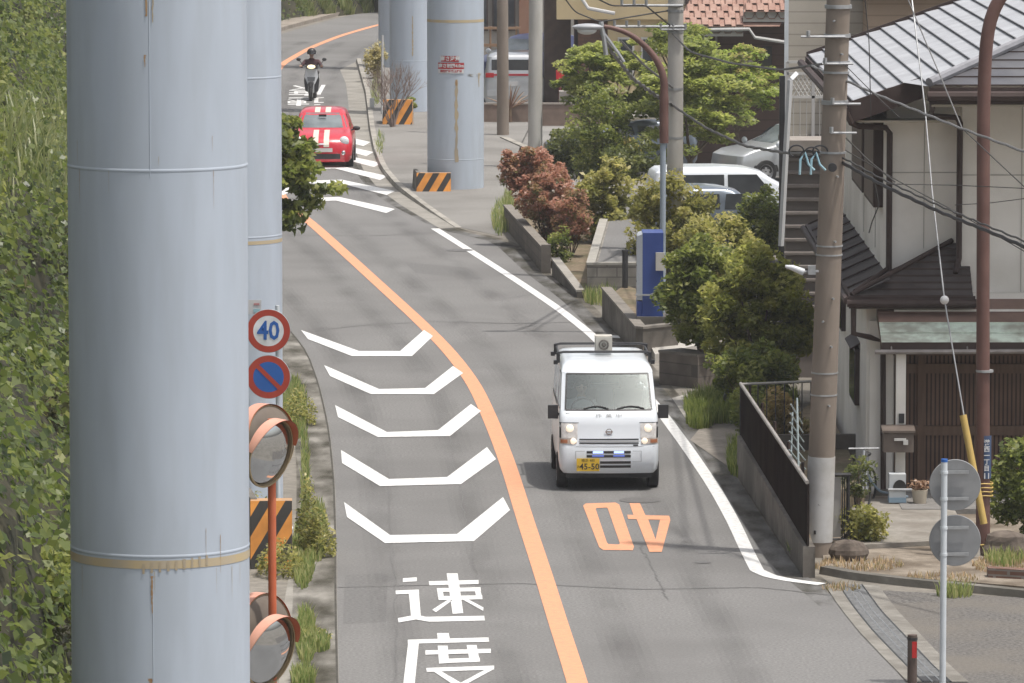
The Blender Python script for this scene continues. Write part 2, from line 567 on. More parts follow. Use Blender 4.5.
def resample(P, n):
    P = [Vector(p) for p in P]
    L = [0]
    for a, b in zip(P, P[1:]): L.append(L[-1] + (b - a).length)
    out = []
    for i in range(n):
        t = L[-1] * i / (n - 1); k = 0
        while k < len(P) - 2 and L[k + 1] < t: k += 1
        f = (t - L[k]) / max(1e-6, L[k + 1] - L[k])
        out.append(P[k].lerp(P[k + 1], min(1, f)))
    return out
def smooth_line(P, n, it=2):
    Q = resample(P, n)
    for _ in range(it):
        Q = [Q[0]] + [(Q[i - 1] + Q[i] * 2 + Q[i + 1]) / 4 for i in range(1, len(Q) - 1)] + [Q[-1]]
    return Q
def band(mb, line, w, z, m=0):
    """flat strip of width w along a line"""
    A, B = [], []
    for i, p in enumerate(line):
        d = line[min(i + 1, len(line) - 1)] - line[max(i - 1, 0)]
        d.z = 0; d.normalize(); nrm = Vector((-d.y, d.x, 0))
        ww = w(i / (len(line) - 1)) if callable(w) else w
        A.append(Vector((p.x, p.y, z)) - nrm * ww / 2); B.append(Vector((p.x, p.y, z)) + nrm * ww / 2)
    mb.strip(A, B, m)

LEFT = [(341, 760), (339, 683), (337, 600), (337, 540), (335, 480), (330, 430), (320, 385), (307, 350), (292, 333), (262, 290), (225, 250), (195, 215), (175, 180), (165, 150), (166, 110), (182, 78), (222, 52), (281, 34), (330, 20), (378, 9), (450, -3), (560, -14)]
RIGHT = [(965, 760), (905, 683), (862, 625), (822, 584), (800, 575), (770, 530), (737, 478), (706, 432), (668, 395), (636, 358), (600, 322), (580, 302), (541, 273), (505, 240), (455, 231), (425, 216), (400, 203), (380, 188), (366, 170), (357, 150), (352, 130), (349, 100), (352, 82), (366, 66), (400, 50), (460, 36), (560, 24)]
NL = 60
left_e = smooth_line(Gl(LEFT), 120, 1)
right_e = smooth_line(Gl(RIGHT), 120, 1)
road = MB()
road.strip([p + Vector((0, 0, .006)) for p in right_e], [p + Vector((0, 0, .006)) for p in left_e])
road.strip([Vector((2.0, 20, .006)), G(905, 760, .006)], [Vector((-1.6, 20, .006)), G(341, 760, .006)])
road_o = struct('road', road, ASPH)

CENTRE = [(600, 770), (578, 683), (560, 630), (545, 580), (525, 520), (510, 470), (495, 430), (475, 385), (450, 352), (420, 322), (385, 290), (350, 258), (310, 222), (285, 204), (270, 172), (264, 142), (262, 110), (267, 86), (282, 64), (310, 48), (340, 36), (378, 25), (450, 10), (560, -2)]
b = MB(); band(b, smooth_line(Gl(CENTRE), 140, 3), .25, .012); b.build('centre_line', ORANGE_P, road_o)
b = MB()
band(b, smooth_line(Gl([(435, 229), (470, 251), (520, 283), (560, 310), (594, 337), (630, 376), (663, 415), (690, 452), (715, 489), (735, 525), (747, 552), (757, 571)]), 60, 2), .19, .012)
P = smooth_line(Gl([(757, 571), (770, 577), (790, 581), (822, 585)]), 12, 1)
band(b, P, .20, .0125)
b.build('edge_line', WHITE_P, road_o)
b = MB(); band(b, Gl([(600, 336), (625, 338)]), .35, .0135); b.build('stop_mark', WHITE_P, road_o)

def zpoly(mb, pts, z=.0145, m=0):
    mb.flat([tuple(G(u, v, z)) for u, v in pts], m)
CHEV = [
 [(301, 330), (359, 351), (400, 351), (424, 330), (433, 336), (412, 356), (352, 356), (308, 339)],
 [(324, 365), (379, 389), (425, 388), (453, 366), (463, 373), (434, 394), (371, 394), (330, 376)],
 [(335, 405), (387, 432), (438, 430), (471, 404), (481, 411), (450, 436), (378, 437), (338, 417)],
 [(341, 450), (389, 479), (447, 477), (487, 447), (496, 459), (461, 484), (380, 486), (342, 463)],
 [(344, 502), (390, 535), (457, 534), (503, 497), (510, 510), (474, 541), (385, 543), (347, 517)]]
for c_ in CHEV:
    b = MB(); zpoly(b, c_); b.build('painted_chevron', WHITE_P, road_o)
# the same marks for the other lane, pointing the other way, further up
for (cu, cv, sc) in ((333, 209, 1.0), (336, 191, .95), (332, 176, .9), (326, 163, .9), (321, 152, .85), (318, 142, .85)):
    b = MB()
    hw = .66 * 42
    u = lambda k: cu + k * 62 * sc
    pts = [(u(-1), cv), (u(-.45), cv - 11 * sc), (u(.1), cv - 12 * sc), (u(1), cv), (u(.86), cv + 4), (u(.05), cv - 8.5 * sc), (u(-.42), cv - 7.5 * sc), (u(-.9), cv + 4)]
    zpoly(b, pts); b.build('painted_chevron', WHITE_P, road_o)

def zq(x, y): return (280 + x / 3.012, 560 + y / 3.012)
SOKU = [[(370, 55), (412, 52), (412, 64), (370, 66)], [(348, 92), (418, 89), (419, 101), (349, 103)], [(388, 99), (418, 97), (424, 168), (395, 172)],
        [(355, 175), (410, 165), (410, 179), (357, 188)], [(409.5, 165), (440, 171), (450, 186), (409.5, 179)], [(439.5, 171), (615, 168), (617, 182), (449.5, 186)],
        [(448, 64), (598, 60), (598, 72), (450, 76)], [(502, 40), (535, 40), (552, 160), (520, 162)],
        [(472, 85), (604, 82), (605, 94), (474, 96)], [(476, 109), (609, 106), (610, 118), (478, 121)], [(473, 90), (490, 90), (494, 116), (477, 118)], [(586, 88), (603, 88), (609, 114), (592, 115)],
        [(505, 120), (522, 119), (470, 157), (458, 150)], [(550, 119), (566, 118), (613, 143), (612, 153)]]
DO = [[(473, 220), (508, 220), (512, 240), (475, 241)], [(385, 240), (628, 233), (630, 246), (385, 252)], [(386, 250), (418, 250), (398, 450), (362, 450)],
      [(438, 272), (635, 267), (635, 280), (438, 285)], [(475, 258), (505, 258), (509, 310), (479, 312)], [(562, 256), (592, 256), (602, 306), (572, 308)],
      [(480, 298), (602, 294), (602, 306), (482, 311)], [(440, 325), (645, 318), (645, 330), (442, 337)],
      [(460, 334), (484, 334), (640, 425), (620, 440)], [(622, 328), (645, 328), (440, 440), (412, 440)]]
def char(strokes, tf=None):
    b = MB()
    for i, s in enumerate(strokes):
        pts = [G(*zq(x, y), .012 + .0006 * (i % 5)) for x, y in s]
        if tf: pts = [tf(p) for p in pts]
        b.flat(pts)
    b.build('painted_character', WHITE_P, road_o)
char(SOKU); char(DO)
n0, f0 = G(440, 640), G(308, 95)
def tf_far(p):
    d = p - n0
    return Vector((f0.x - d.x, f0.y - d.y, p.z))
char(SOKU, tf_far); char(DO, tf_far)

def cq(x, y): return (420 + x / 3.103, 380 + y / 3.103)
b = MB()
OUT = [(506, 390), (514, 383), (606, 380), (618, 386), (664, 518), (660, 528), (568, 527), (556, 518)]
INN = [(545, 400), (548, 397), (580, 396), (583, 399), (620, 506), (618, 510), (584, 509), (580, 504)]
A = [G(*cq(*p), .012) for p in OUT]; B = [G(*cq(*p), .012) for p in INN]
b.strip(A + A[:1], B + B[:1])
b.build('painted_number', ORANGE_P, road_o)
b = MB()
for i, s in enumerate([[(650, 382), (682, 382), (700, 420), (663, 420)], [(643, 418), (773, 421), (777, 434), (646, 431)], [(672, 431), (708, 432), (745, 533), (712, 533)], [(745, 434), (777, 434), (750, 533), (722, 533)]]):
    b.flat([G(*cq(*p), .012 + .0008 * i) for p in s])
b.build('painted_number', ORANGE_P, road_o)
# manhole covers and repaired cracks in the asphalt
MAN = mat('manhole_iron', (.10, .097, .095), (.15, .145, .14), rough=.6, scale=30)
for (u, v, r_) in ((640, 500, .3), (703, 562, .11), (460, 250, .3)):
    b = MB(); c_ = G(u, v, .013)
    b.flat([(c_.x + r_ * math.cos(t * PI / 12), c_.y + r_ * math.sin(t * PI / 12), .013) for t in range(24)])
    b.build('manhole_cover', MAN, road_o)
TAR = mat('tar_seal', (.105, .103, .10), (.145, .142, .138), rough=.8, scale=12)
for pts, w in (([(338, 588), (420, 586), (520, 584), (640, 590), (760, 588), (850, 598)], .05), ([(297, 333), (360, 326), (430, 322), (520, 324), (596, 322)], .05),
               ([(285, 236), (380, 236), (455, 232)], .06), ([(480, 590), (465, 520), (452, 450), (436, 400)], .02),
               ([(395, 683), (396, 600), (388, 480)], .02), ([(668, 600), (640, 545)], .02)):
    L_ = smooth_line(Gl(pts), 50, 1)
    L_ = [p + Vector((random.uniform(-.03, .03), 0, 0)) for p in L_]
    b = MB(); band(b, L_, w, .0105); b.build('sealed_crack', TAR, road_o)

# tyre darkened tracks, patches
def veil(name, c, a, scale=1.5):
    m = bpy.data.materials.new(name); m.use_nodes = True; nt = m.node_tree; N = nt.nodes; L = nt.links
    p = N['Principled BSDF']; p.inputs['Base Color'].default_value = (*c, 1); p.inputs['Roughness'].default_value = .9; p.inputs['Specular IOR Level'].default_value = .1
    tc = N.new('ShaderNodeTexCoord'); n = N.new('ShaderNodeTexNoise'); n.inputs['Scale'].default_value = scale; n.inputs['Detail'].default_value = 6
    mp = N.new('ShaderNodeMapping'); mp.inputs['Scale'].default_value = (1, .35, 1); L.new(tc.outputs['Object'], mp.inputs[0]); L.new(mp.outputs[0], n.inputs[0])
    mr = N.new('ShaderNodeMapRange'); mr.inputs[1].default_value = .35; mr.inputs[2].default_value = .7; mr.inputs[4].default_value = a
    L.new(n.outputs[0], mr.inputs[0]); L.new(mr.outputs[0], p.inputs['Alpha']); return m
VEIL = veil('tyre_dirt', (.085, .083, .081), .075, .9)
cl_ = smooth_line(Gl(CENTRE), 140, 3)
def offs(line, d):
    out = []
    for i, p in enumerate(line):
        q = line[min(i + 1, len(line) - 1)] - line[max(i - 1, 0)]; q.normalize(); out.append(p + Vector((q.y, -q.x, 0)) * d)
    return out
for d_ in (.72, 2.02, -.75, -2.05):
    for kk, w_ in enumerate((.60, .40, .22)):
        b = MB(); band(b, offs(cl_[:112], d_), w_, .0078 + .0008 * kk); b.build('tyre_track', VEIL, road_o)
PATCH = mat('patched_asphalt', (.115, .113, .111), (.165, .162, .158), rough=.93, scale=22, detail=5, bump=.3)
for q_ in ([(345, 575), (388, 573), (386, 622), (343, 624)], [(600, 440), (545, 438), (541, 420), (596, 421)], [(404, 262), (470, 268), (484, 280), (416, 273)]):
    b = MB(); b.flat([G(u, v, .0072) for u, v in q_]); b.build('asphalt_patch', PATCH, road_o)
b = MB(); band(b, [p + Vector((-.02, 0, 0)) for p in left_e[:80]], .028, .0085); b.build('gutter_seam', mat('seam_dirt', (.05, .047, .04), (.08, .074, .062), rough=1, scale=5), road_o)
GRIME = veil('kerb_grime', (.06, .055, .04), .75, 2.2)
b = MB(); band(b, [p + Vector((-.30, 0, 0)) for p in left_e[:80]], .55, .0078); b.build('gutter_grime', GRIME, road_o)
b = MB(); band(b, [p + Vector((-.07, 0, 0)) for p in right_e[8:80]], .5, .0086); b.build('edge_grime', GRIME, road_o)
# gutters and kerbs
gl = MB()
gline = resample(left_e[:75], 90)
gl.strip([p + Vector((0, 0, .004)) for p in gline], [p + Vector((-.62 - .1 * math.sin(i * .3), 0, .004)) for i, p in enumerate(gline)])
struct('left_gutter', gl, CONC)
gr = MB()
KLINE = [(356, 62), (361, 80), (365, 95), (369, 130), (373, 152), (381, 172), (396, 190), (424, 209), (455, 228)]
kl = smooth_line(Gl(KLINE), 50, 1)
AL = smooth_line(Gl([(340, 70), (346, 84), (348, 100), (350, 130), (355, 150), (363, 170), (377, 188), (400, 205), (440, 229)]), 50, 1)
gr.strip([p + Vector((0, 0, .010)) for p in kl], [p + Vector((0, 0, .010)) for p in AL])
struct('right_gutter', gr, CONC)
def kerb(name, line, w=.16, h=.13, side=1, m=KERB, taper=True):
    b = MB(); n = len(line)
    pr = []
    for i, p in enumerate(line):
        d = line[min(i + 1, n - 1)] - line[max(i - 1, 0)]; d.z = 0; d.normalize()
        nn = Vector((d.y, -d.x, 0)) * side
        hh = h * (min(1, (n - 1 - i) / 8) * .9 + .1) if taper else h
        a = Vector((p.x, p.y, 0)); c_ = a + nn * w
        pr.append([a, a + Vector((0, 0, hh)) + nn * .02, c_ + Vector((0, 0, hh)), c_])
    for k in range(3):
        b.strip([q[k] for q in pr], [q[k + 1] for q in pr])
    b.quad(*pr[0]); b.quad(*pr[-1])
    return struct(name, b, m)
kerb('kerb', kl, side=-1)
# pavement behind the kerb, raised, ramping down at its near end
pv = MB()
RK = [Vector((p.x + .16, p.y, .125 * (min(1, (49 - i) / 8) * .9 + .1) - .006)) for i, p in enumerate(kl)]
RR = smooth_line([G(560, 62), G(560, 80), G(540, 110), G(520, 150), G(512, 185), G(508, 205), G(505, 225), G(500, 236)], 50, 1)
RR = [Vector((p.x, p.y, RK[i].z)) for i, p in enumerate(RR)]
pv.strip(RR, RK)
struct('pavement', pv, mat('pavement_asphalt', (.19, .183, .172), (.245, .235, .22), rough=.93, scale=30, detail=6, bump=.2, c3=(.15, .143, .132), scale3=.4, amt3=.7))
# car park beyond and the rough lane at lower right
cp = MB(); cp.flat([G(500, 150, .004), G(640, 250, .004), G(900, 250, .004), G(980, 118, .004), G(470, 60, .004), G(470, 110, .004)][::-1])
struct('car_park', cp, mat('car_park_asphalt', (.20, .193, .182), (.27, .26, .245), rough=.93, scale=20, detail=6, c3=(.15, .145, .14), scale3=.5))
sl = MB(); sl.flat([G(832, 588, .004), G(1200, 606, .004), G(1400, 780, .004), G(960, 780, .004), G(905, 683, .004), G(862, 625, .004)])
struct('side_lane', sl, ASPH2)
# kerb along the front yard
fk = smooth_line([G(819, 574), G(850, 580), (G(900, 586)), G(960, 592), G(1040, 600), G(1200, 610)], 40, 1)
kerb('yard_kerb', fk, w=.18, h=.10, side=-1, m=CONC_D, taper=False)
# path across the far bank
# ---------------------------------------------------------------- drain grate at lower right
dl = smooth_line(Gl([(838, 586), (852, 607), (872, 632), (900, 661), (922, 683)]), 24, 1)
dr = smooth_line(Gl([(863, 586), (882, 612), (905, 636), (935, 668), (952, 683)]), 24, 1)
t = thing('drain_grate', 'dark steel drain grate set in a concrete channel at the edge of the road', 'drain', tuple(G(885, 635)))
b = MB(); b.strip([Vector((p.x - .17, p.y, .016)) for p in dl], [Vector((p.x + .0, p.y, .016)) for p in dl][::1])
b.strip([Vector((p.x, p.y, .016)) for p in dr], [Vector((p.x + .2, p.y, .016)) for p in dr])
b.build('concrete_channel', mat('channel_concrete', (.19, .178, .158), (.25, .237, .212), rough=.95, scale=6, detail=8, bump=.3, c3=(.12, .11, .095), scale3=1.3, amt3=.7), t)
b = MB(); b.strip([Vector((p.x, p.y, .014)) for p in dl], [Vector((p.x, p.y, .014)) for p in dr]); b.build('channel_bottom', mat('channel_dark', (.035, .036, .038), (.05, .05, .052)), t)
b = MB()
STEELD = mat('grate_steel', (.06, .063, .066), (.10, .105, .11), rough=.5, metal=.4, scale=15)
for k in range(1, 24):
    for kk in range(4):
        if k + kk / 4 > 22.9: continue
        i = k; f = kk / 4
        a = dl[i - 1].lerp(dl[i], f); c_ = dr[i - 1].lerp(dr[i], f)
        b.tube([a + Vector((0, 0, .012)), c_ + Vector((0, 0, .012))], .011, 4, caps=False, smooth=False)
for f in (.04, .35, .65, .96):
    b.tube([a.lerp(c_, f) + Vector((0, 0, .018)) for a, c_ in zip(dl, dr)], .011, 4, m=1 if f in (.35, .65) else 0, smooth=False)
b.build('bars', [STEELD, GALV], t)

# ---------------------------------------------------------------- hillside on the left and round the far bend
BASE = [(-2.6, 18), (-3.3, 36), (-3.75, 48), (-4.3, 58), (-4.75, 66), (-5.35, 76), (-6.3, 90), (-6.8, 97), (-8.1, 112), (-9.6, 130), (-11.2, 150), (-12.2, 172), (-13.0, 196), (-11.4, 216), (-8.6, 228), (-4.5, 238), (4, 250), (20, 262), (60, 285), (140, 320)]
bl = smooth_line([Vector((x, y, 0)) for x, y in BASE], 200, 3)
rng = np.random.default_rng(3)
def bump2(i, j):
    return (.75 * math.sin(i * .35 + j * 1.1) + .4 * math.sin(i * .83 - j * .9 + 2) + .3 * math.sin(i * 1.7 + j * 2.1)) * .4
rows = []
NJ = 16
nrms = []
for i, p in enumerate(bl):
    d = bl[min(i + 1, 199)] - bl[max(i - 1, 0)]; d.normalize()
    nn = Vector((-d.y, d.x, 0))
    nrms.append(nn)
    row = []
    far = max(0, min(1, (i - 118) / 14))
    for j in range(NJ):
        s_ = j / (NJ - 1)
        z = 16 * s_ ** 1.05
        out_near = z * .42 + .35 * z * s_
        out = out_near * (1 - far) + (z * 1.1 + .6) * far
        q = p + nn * (out + bump2(i, j) * (.25 + min(1, z) * .9)) + Vector((0, 0, z))
        if j == 0: q = p + Vector((0, 0, -.05))
        row.append(q)
    row.append(row[-1] + nn * 60 + Vector((0, 0, 6)))
    rows.append(row)
hb = MB()
for i in range(199):
    hb.strip(rows[i], rows[i + 1], smooth=True)
struct('hillside', hb, mat('hillside_earth', (.018, .02, .010), (.05, .045, .024), rough=1, scale=2.5, detail=8, bump=.6))
def hill_leaves(i0, i1, zmax, n, seed, off):
    rng = np.random.default_rng(seed)
    RW = np.array([[tuple(q) for q in r[:NJ]] for r in rows])
    a = rng.uniform(i0, i1, n); c_ = rng.uniform(0, 1, n) ** .9 * (zmax / 16) ** (1 / 1.05) * (NJ - 1)
    ia = a.astype(int); ja = np.minimum(c_.astype(int), NJ - 2); fa = (a - ia)[:, None]; fc = (c_ - ja)[:, None]
    P = (RW[ia, ja] * (1 - fa) + RW[ia + 1, ja] * fa) * (1 - fc) + (RW[ia, ja + 1] * (1 - fa) + RW[ia + 1, ja + 1] * fa) * fc
    N_ = np.array([tuple(-nn) for nn in nrms])[ia] * .8; N_[:, 2] += .5
    lump = .5 + .5 * np.sin(P[:, 0] * 1.9 + P[:, 1] * 1.3 + 1.1 * P[:, 2]) * np.sin(P[:, 1] * .7 - P[:, 2] * 1.7 + 1.3)
    P = P + N_ * (rng.uniform(0, 1, (n, 1)) ** 1.2 * off * (.35 + lump[:, None]))
    return P, N_, lump
P, N_, lump = hill_leaves(6, 108, 11, 170000, 11, .95)
gap = np.sin(P[:, 1] * 1.9 + 2 * np.sin(P[:, 2] * 1.3)) * np.sin(P[:, 2] * 2.3 + P[:, 1] * .6)
keep = (gap < .22) | (rng.random(len(P)) < .16)
P, N_, lump = P[keep], N_[keep], lump[keep]
patch = .5 + .5 * np.sin(P[:, 1] * .55 + 1.7 * np.sin(P[:, 2] * .6)) * np.cos(P[:, 2] * .8 + P[:, 1] * .2)
o = foliage('hillside_ivy', P, .125, IVY_M, up=.1, seed=5, jit=.6, var=.12 + .30 * lump + .32 * patch, aspect=.8, nrm=N_)
tag(o, 'dense ivy and climbers covering the steep bank left of the road', 'ivy', kind='stuff')
# lumpy mixed undergrowth standing out of the ivy
rng = np.random.default_rng(41)
for nm, lab, cols, nb, lf, cr, sd in (('hillside_bushes', 'mixed fresh green bushes bulging out of the ivy covered bank', [(.07, .09, .02), (.14, .17, .035), (.24, .27, .06), (.36, .37, .12)], 105, .15, .55, 1),
                                  ('hillside_creeper', 'darker creeper and brownish dead growth on the left bank', [(.03, .035, .015), (.06, .07, .025), (.11, .10, .045), (.17, .14, .08)], 70, .10, .6, 2)):
    PP, VV = [], []
    for b_ in range(nb):
        i = int(rng.uniform(10, 92)); j = rng.uniform(0, 1) ** .8 * 10.5; jj = int(j)
        q = rows[i][jj].lerp(rows[i][jj + 1], j - jj)
        n_ = int(rng.uniform(160, 420)); d = rng.normal(size=(n_, 3)); d /= np.linalg.norm(d, axis=1, keepdims=True)
        rr_ = cr * rng.uniform(.5, 1.4); PP.append(np.array(q) - np.array(nrms[i]) * .25 + d * rr_ * rng.uniform(.55, 1, (n_, 1)) * np.array([.8, 1.2, .8])); VV.append(np.full(n_, rng.uniform(.2, .8)))
    PP = np.concatenate(PP); VV = np.concatenate(VV); kk_ = PP[:, 2] > 0
    o = foliage(nm, PP[kk_], lf, leafmat(nm, cols, .35), up=.2, seed=sd, var=VV[kk_], jit=.5, aspect=.6)
    tag(o, lab, 'undergrowth', kind='stuff')
# paler grass tufts spilling over the ivy in the middle of the bank
rng = np.random.default_rng(9)
k = rng.uniform(20, 84, 5200)
Yk = np.array([bl[int(q)].y for q in k])
zt = 11.04 - Yk * rng.normal(.0715, .0038, len(k))
zt[4200:] = rng.uniform(0, .9, 1000)
P, N_ = [], []
GP = []
for z_, kk in zip(zt, k):
    z_ = min(10, max(.05, z_)); j = (z_ / 16) ** (1 / 1.05) * (NJ - 1); i = int(kk); jj = min(int(j), NJ - 2)
    q = rows[i][jj].lerp(rows[i][jj + 1], j - jj).lerp(rows[i + 1][jj].lerp(rows[i + 1][jj + 1], j - jj), kk - i)
    GP.append(tuple(q - nrms[i] * (.25 + random.random() * .55)))
def blades(name, pts, h, m, parent=None, seed=0, w=.016, lean=.5, hj=.5, tag_=None):
    """grass: thin bent blades"""
    rng = np.random.default_rng(seed)
    P = np.asarray(pts, float); n = len(P)
    o = root_loc(parent) if parent is not None else Vector((P[:, 0].mean(), P[:, 1].mean(), P[:, 2].min()))
    P = P - np.array(o)
    a = rng.uniform(0, 2 * PI, n); hh = h * (1 + hj * rng.uniform(-1, 1, n)); le = lean * rng.uniform(.2, 1, n) * hh
    d = np.stack([np.cos(a), np.sin(a), 0 * a], 1); s = np.stack([-np.sin(a), np.cos(a), 0 * a], 1)
    U = np.array([0, 0, 1.])
    m1 = P + U * hh[:, None] * .6 + d * le[:, None] * .35
    tp = P + U * hh[:, None] + d * le[:, None]
    V = np.stack([P - s * w / 2, P + s * w / 2, m1 + s * w / 2.2, m1 - s * w / 2.2, tp], 1).reshape(-1, 3)
    F = []
    me = bpy.data.meshes.new(name)
    me.vertices.add(5 * n); me.vertices.foreach_set('co', V.ravel())
    base = np.arange(n) * 5
    li = np.stack([base, base + 1, base + 2, base + 3, base + 3, base + 2, base + 4], 1).ravel().astype(np.int32)
    me.loops.add(7 * n); me.loops.foreach_set('vertex_index', li)
    me.polygons.add(2 * n)
    st = np.stack([np.arange(n) * 7, np.arange(n) * 7 + 4], 1).ravel().astype(np.int32)
    me.polygons.foreach_set('loop_start', st)
    me.update(calc_edges=True)
    at = me.attributes.new('var', 'FLOAT', 'FACE')
    at.data.foreach_set('value', np.repeat(rng.uniform(0, 1, n), 2).astype(np.float32))
    me.materials.append(m)
    ob = bpy.data.objects.new(name, me); C.objects.link(ob)
    if parent is not None: ob.parent = parent
    else: ob.location = o
    return ob
o = blades('hillside_grass', GP, .5, LIGHTG, seed=3, w=.03, lean=.9)
tag(o, 'pale long grass hanging over the ivy on the steep left bank', 'grass', kind='stuff')
# far bank grass
FP = []
for _ in range(30000):
    i = random.randint(108, 145); j = random.random() * 4
    jj = int(j)
    q = rows[i][jj].lerp(rows[i][jj + 1], j - jj).lerp(rows[i + 1][jj], random.random() * .5)
    FP.append(tuple(q))
o = blades('bank_grass', FP, .45, LIGHTG, seed=4, w=.06, lean=.7)
tag(o, 'sunlit grass on the bank at the outside of the far bend', 'grass', kind='stuff')
# footway and kerb at the outside of the far bend
far_k = smooth_line(Gl([(240, 48), (281, 31), (330, 18), (378, 7), (450, -5)]), 30, 1)
b = MB(); b.strip([p + Vector((0, 0, .14)) for p in far_k], [p + Vector((-.7, 2.2, .14)) for p in far_k]); b.strip([Vector((p.x, p.y, 0)) for p in far_k], [p + Vector((0, 0, .14)) for p in far_k])
struct('far_footway', b, mat('far_footway_stone', (.24, .205, .175), (.31, .27, .23), rough=.9, scale=3, c3=(.17, .15, .12)))

def edge_weeds(name, label, areas, n, h, seed, w=.018, m=GRASS_M):
    rng = random.Random(seed); pts = []
    for (u, v, ru, rv, dens) in areas:
        for _ in range(int(n * dens)):
            a = rng.uniform(0, 2 * PI); r_ = math.sqrt(rng.random())
            q = G(u + ru * r_ * math.cos(a), v + rv * r_ * math.sin(a))
            pts.append((q.x, q.y, q.z))
    o = blades(name, pts, h, m, seed=seed, w=w)
    return tag(o, label, 'grass', kind='stuff')
edge_weeds('kerbside_grass', 'grass and weeds growing between the left gutter and the striped block', [(303, 560, 12, 30, 1), (294, 412, 13, 30, 1.0), (306, 640, 10, 26, .7), (318, 535, 9, 28, .6), (303, 682, 12, 8, .4), (305, 485, 4, 60, .3), (318, 648, 12, 5, .2)], 1500, .15, 21)
edge_weeds('roadside_grass', 'low green grass at the foot of the trees right of the van', [(722, 410, 38, 14, 1.5), (736, 462, 9, 16, .25), (700, 422, 14, 8, .5), (770, 402, 30, 8, .4)], 1900, .22, 22, m=leafmat('dark_grass', [(0.100, 0.141, 0.028), (0.171, 0.217, 0.050), (0.285, 0.306, 0.090)], .3))
edge_weeds('pavement_weeds', 'tufts of grass growing along the pavement edge beside the red shrub', [(508, 215, 7, 18, .5), (446, 100, 10, 10, .5), (380, 148, 4, 12, .1), (600, 300, 16, 6, .3), (500, 222, 8, 14, .3), (376, 96, 5, 14, .3)], 1200, .25, 23)
DRY = leafmat('dry_litter', [(0.375, 0.263, 0.150), (0.475, 0.350, 0.213), (0.275, 0.250, 0.112)], .1)
edge_weeds('yard_weeds', 'dry grass and weeds along the kerb of the front yard', [(860, 568, 45, 6, .5), (940, 582, 40, 5, .3), (1000, 568, 28, 9, .6), (840, 590, 20, 3, .1)], 900, .09, 24, m=DRY)
edge_weeds('yard_grass', 'green weeds growing by the red brown pole and pole foot', [(1005, 560, 20, 10, .8), (800, 552, 12, 10, .5), (955, 596, 18, 3, .2), (790, 520, 8, 20, .2)], 900, .16, 25)
# leafy weeds by the gutter
def leafpatch(name, label, cat, spots, leaf, m, seed, group=None):
    for k, (u, v, rx, h, n) in enumerate(spots):
        rng_ = np.random.default_rng(seed + k); c_ = G(u, v)
        a = rng_.uniform(0, 2 * PI, n); r_ = np.sqrt(rng_.random(n)) * rx
        z = rng_.random(n) * h * (1.1 - (r_ / rx) ** 2 * .7)
        P = np.stack([c_.x + r_ * np.cos(a), c_.y + r_ * np.sin(a) * 1.5, z + .02], 1)
        o = foliage(name, P, leaf, m, None, .4, seed + k, None, .5)
        lb = label[k] if isinstance(label, list) else label
        tag(o, lb, cat, group, kind='stuff')

# ================================================================ steel piers
def pier(label, x, y, r, rings, ztop=15.0, seam=None, bands=(), base=True, z0=0.0):
    t = thing('steel_pier', label, 'pier', (x, y, 0), 'round steel piers beside the road')
    b = MB()
    b.lathe([(r, z0), (r, ztop)], 96, (x, y, 0))
    b.lathe([(r, ztop), (.01, ztop)], 96, (x, y, 0))
    b.build('shell', PILLAR, t)
    for z in rings:
        b = MB(); pr = [(r + .0035 * math.sin(k * PI / 6), z - .016 + .032 * k / 6) for k in range(7)]
        b.lathe(pr, 96, (x, y, 0)); b.build('weld_bead', PILLAR, t)
    for z, h, m_ in bands:
        b = MB(); b.lathe([(r + .003, z), (r + .003, z + h)], 96, (x, y, 0)); b.build('painted_band', m_, t)
    if seam is not None:
        for (ang, za, zb) in seam:
            b = MB(); px, py = x + (r + .0) * math.cos(ang), y + (r + .0) * math.sin(ang)
            b.tube([(px, py, za), (px, py, zb)], .0035, 6); b.build('weld_seam', PILLAR, t)
    if base:
        b = MB(); b.lathe([(r + .14, 0.0), (r + .14, .07), (r + .02, .09)], 64, (x, y, 0)); b.build('base_collar', STEELW, t)
    return t
def stain(t, x, y, r, ang, w, z0, z1, m=RUST, seed=1, name='rust_streak', fade=False):
    """a ragged run of rust following the shell"""
    rng_ = random.Random(seed); n = 22
    A, B = [], []
    for i in range(n + 1):
        f = i / n; ww = w * (.35 + .65 * rng_.random()) * (1 - .75 * f if fade else 1)
        a0 = ang - ww / 2 / r + rng_.uniform(-.1, .1) * w / r; z = z1 + (z0 - z1) * f
        A.append((x + (r + .006) * math.cos(a0), y + (r + .006) * math.sin(a0), z))
        B.append((x + (r + .006) * math.cos(a0 + ww / r), y + (r + .006) * math.sin(a0 + ww / r), z))
    b = MB(); b.strip(A, B); b.build(name, m, t)
AY = 47.8; AX = (156.8 - 512) / (FPX / AY); AR = .757
def zat(v, Y): return W(512, v, Y).z
tA = pier('nearest and widest grey blue steel pier, running from top to bottom of the view', AX, AY, AR, [zat(171, AY - AR), zat(557, AY - AR)], seam=[(-PI / 2 - .02, zat(170, AY), 12), (-PI / 2 - .02, 0, zat(566, AY))],
          bands=[(zat(569, AY - AR), .07, BANDPAINT)])
stain(tA, AX, AY, AR, -PI / 2 - .05, .02, zat(12, AY), zat(-60, AY), seed=2)
stain(tA, AX, AY, AR, -PI / 2 + .02, .04, zat(18, AY), zat(-60, AY), RUSTW, seed=3, fade=True)
stain(tA, AX, AY, AR, -PI / 2 - .07, .022, zat(62, AY), zat(50, AY), RUST, seed=5, fade=True)
stain(tA, AX, AY, AR, -PI / 2 - .03, .03, zat(600, AY), zat(563, AY), RUST, seed=6, fade=True)
stain(tA, AX, AY, AR, -PI / 2 - .05, .05, zat(690, AY), zat(664, AY), RUST, seed=7)
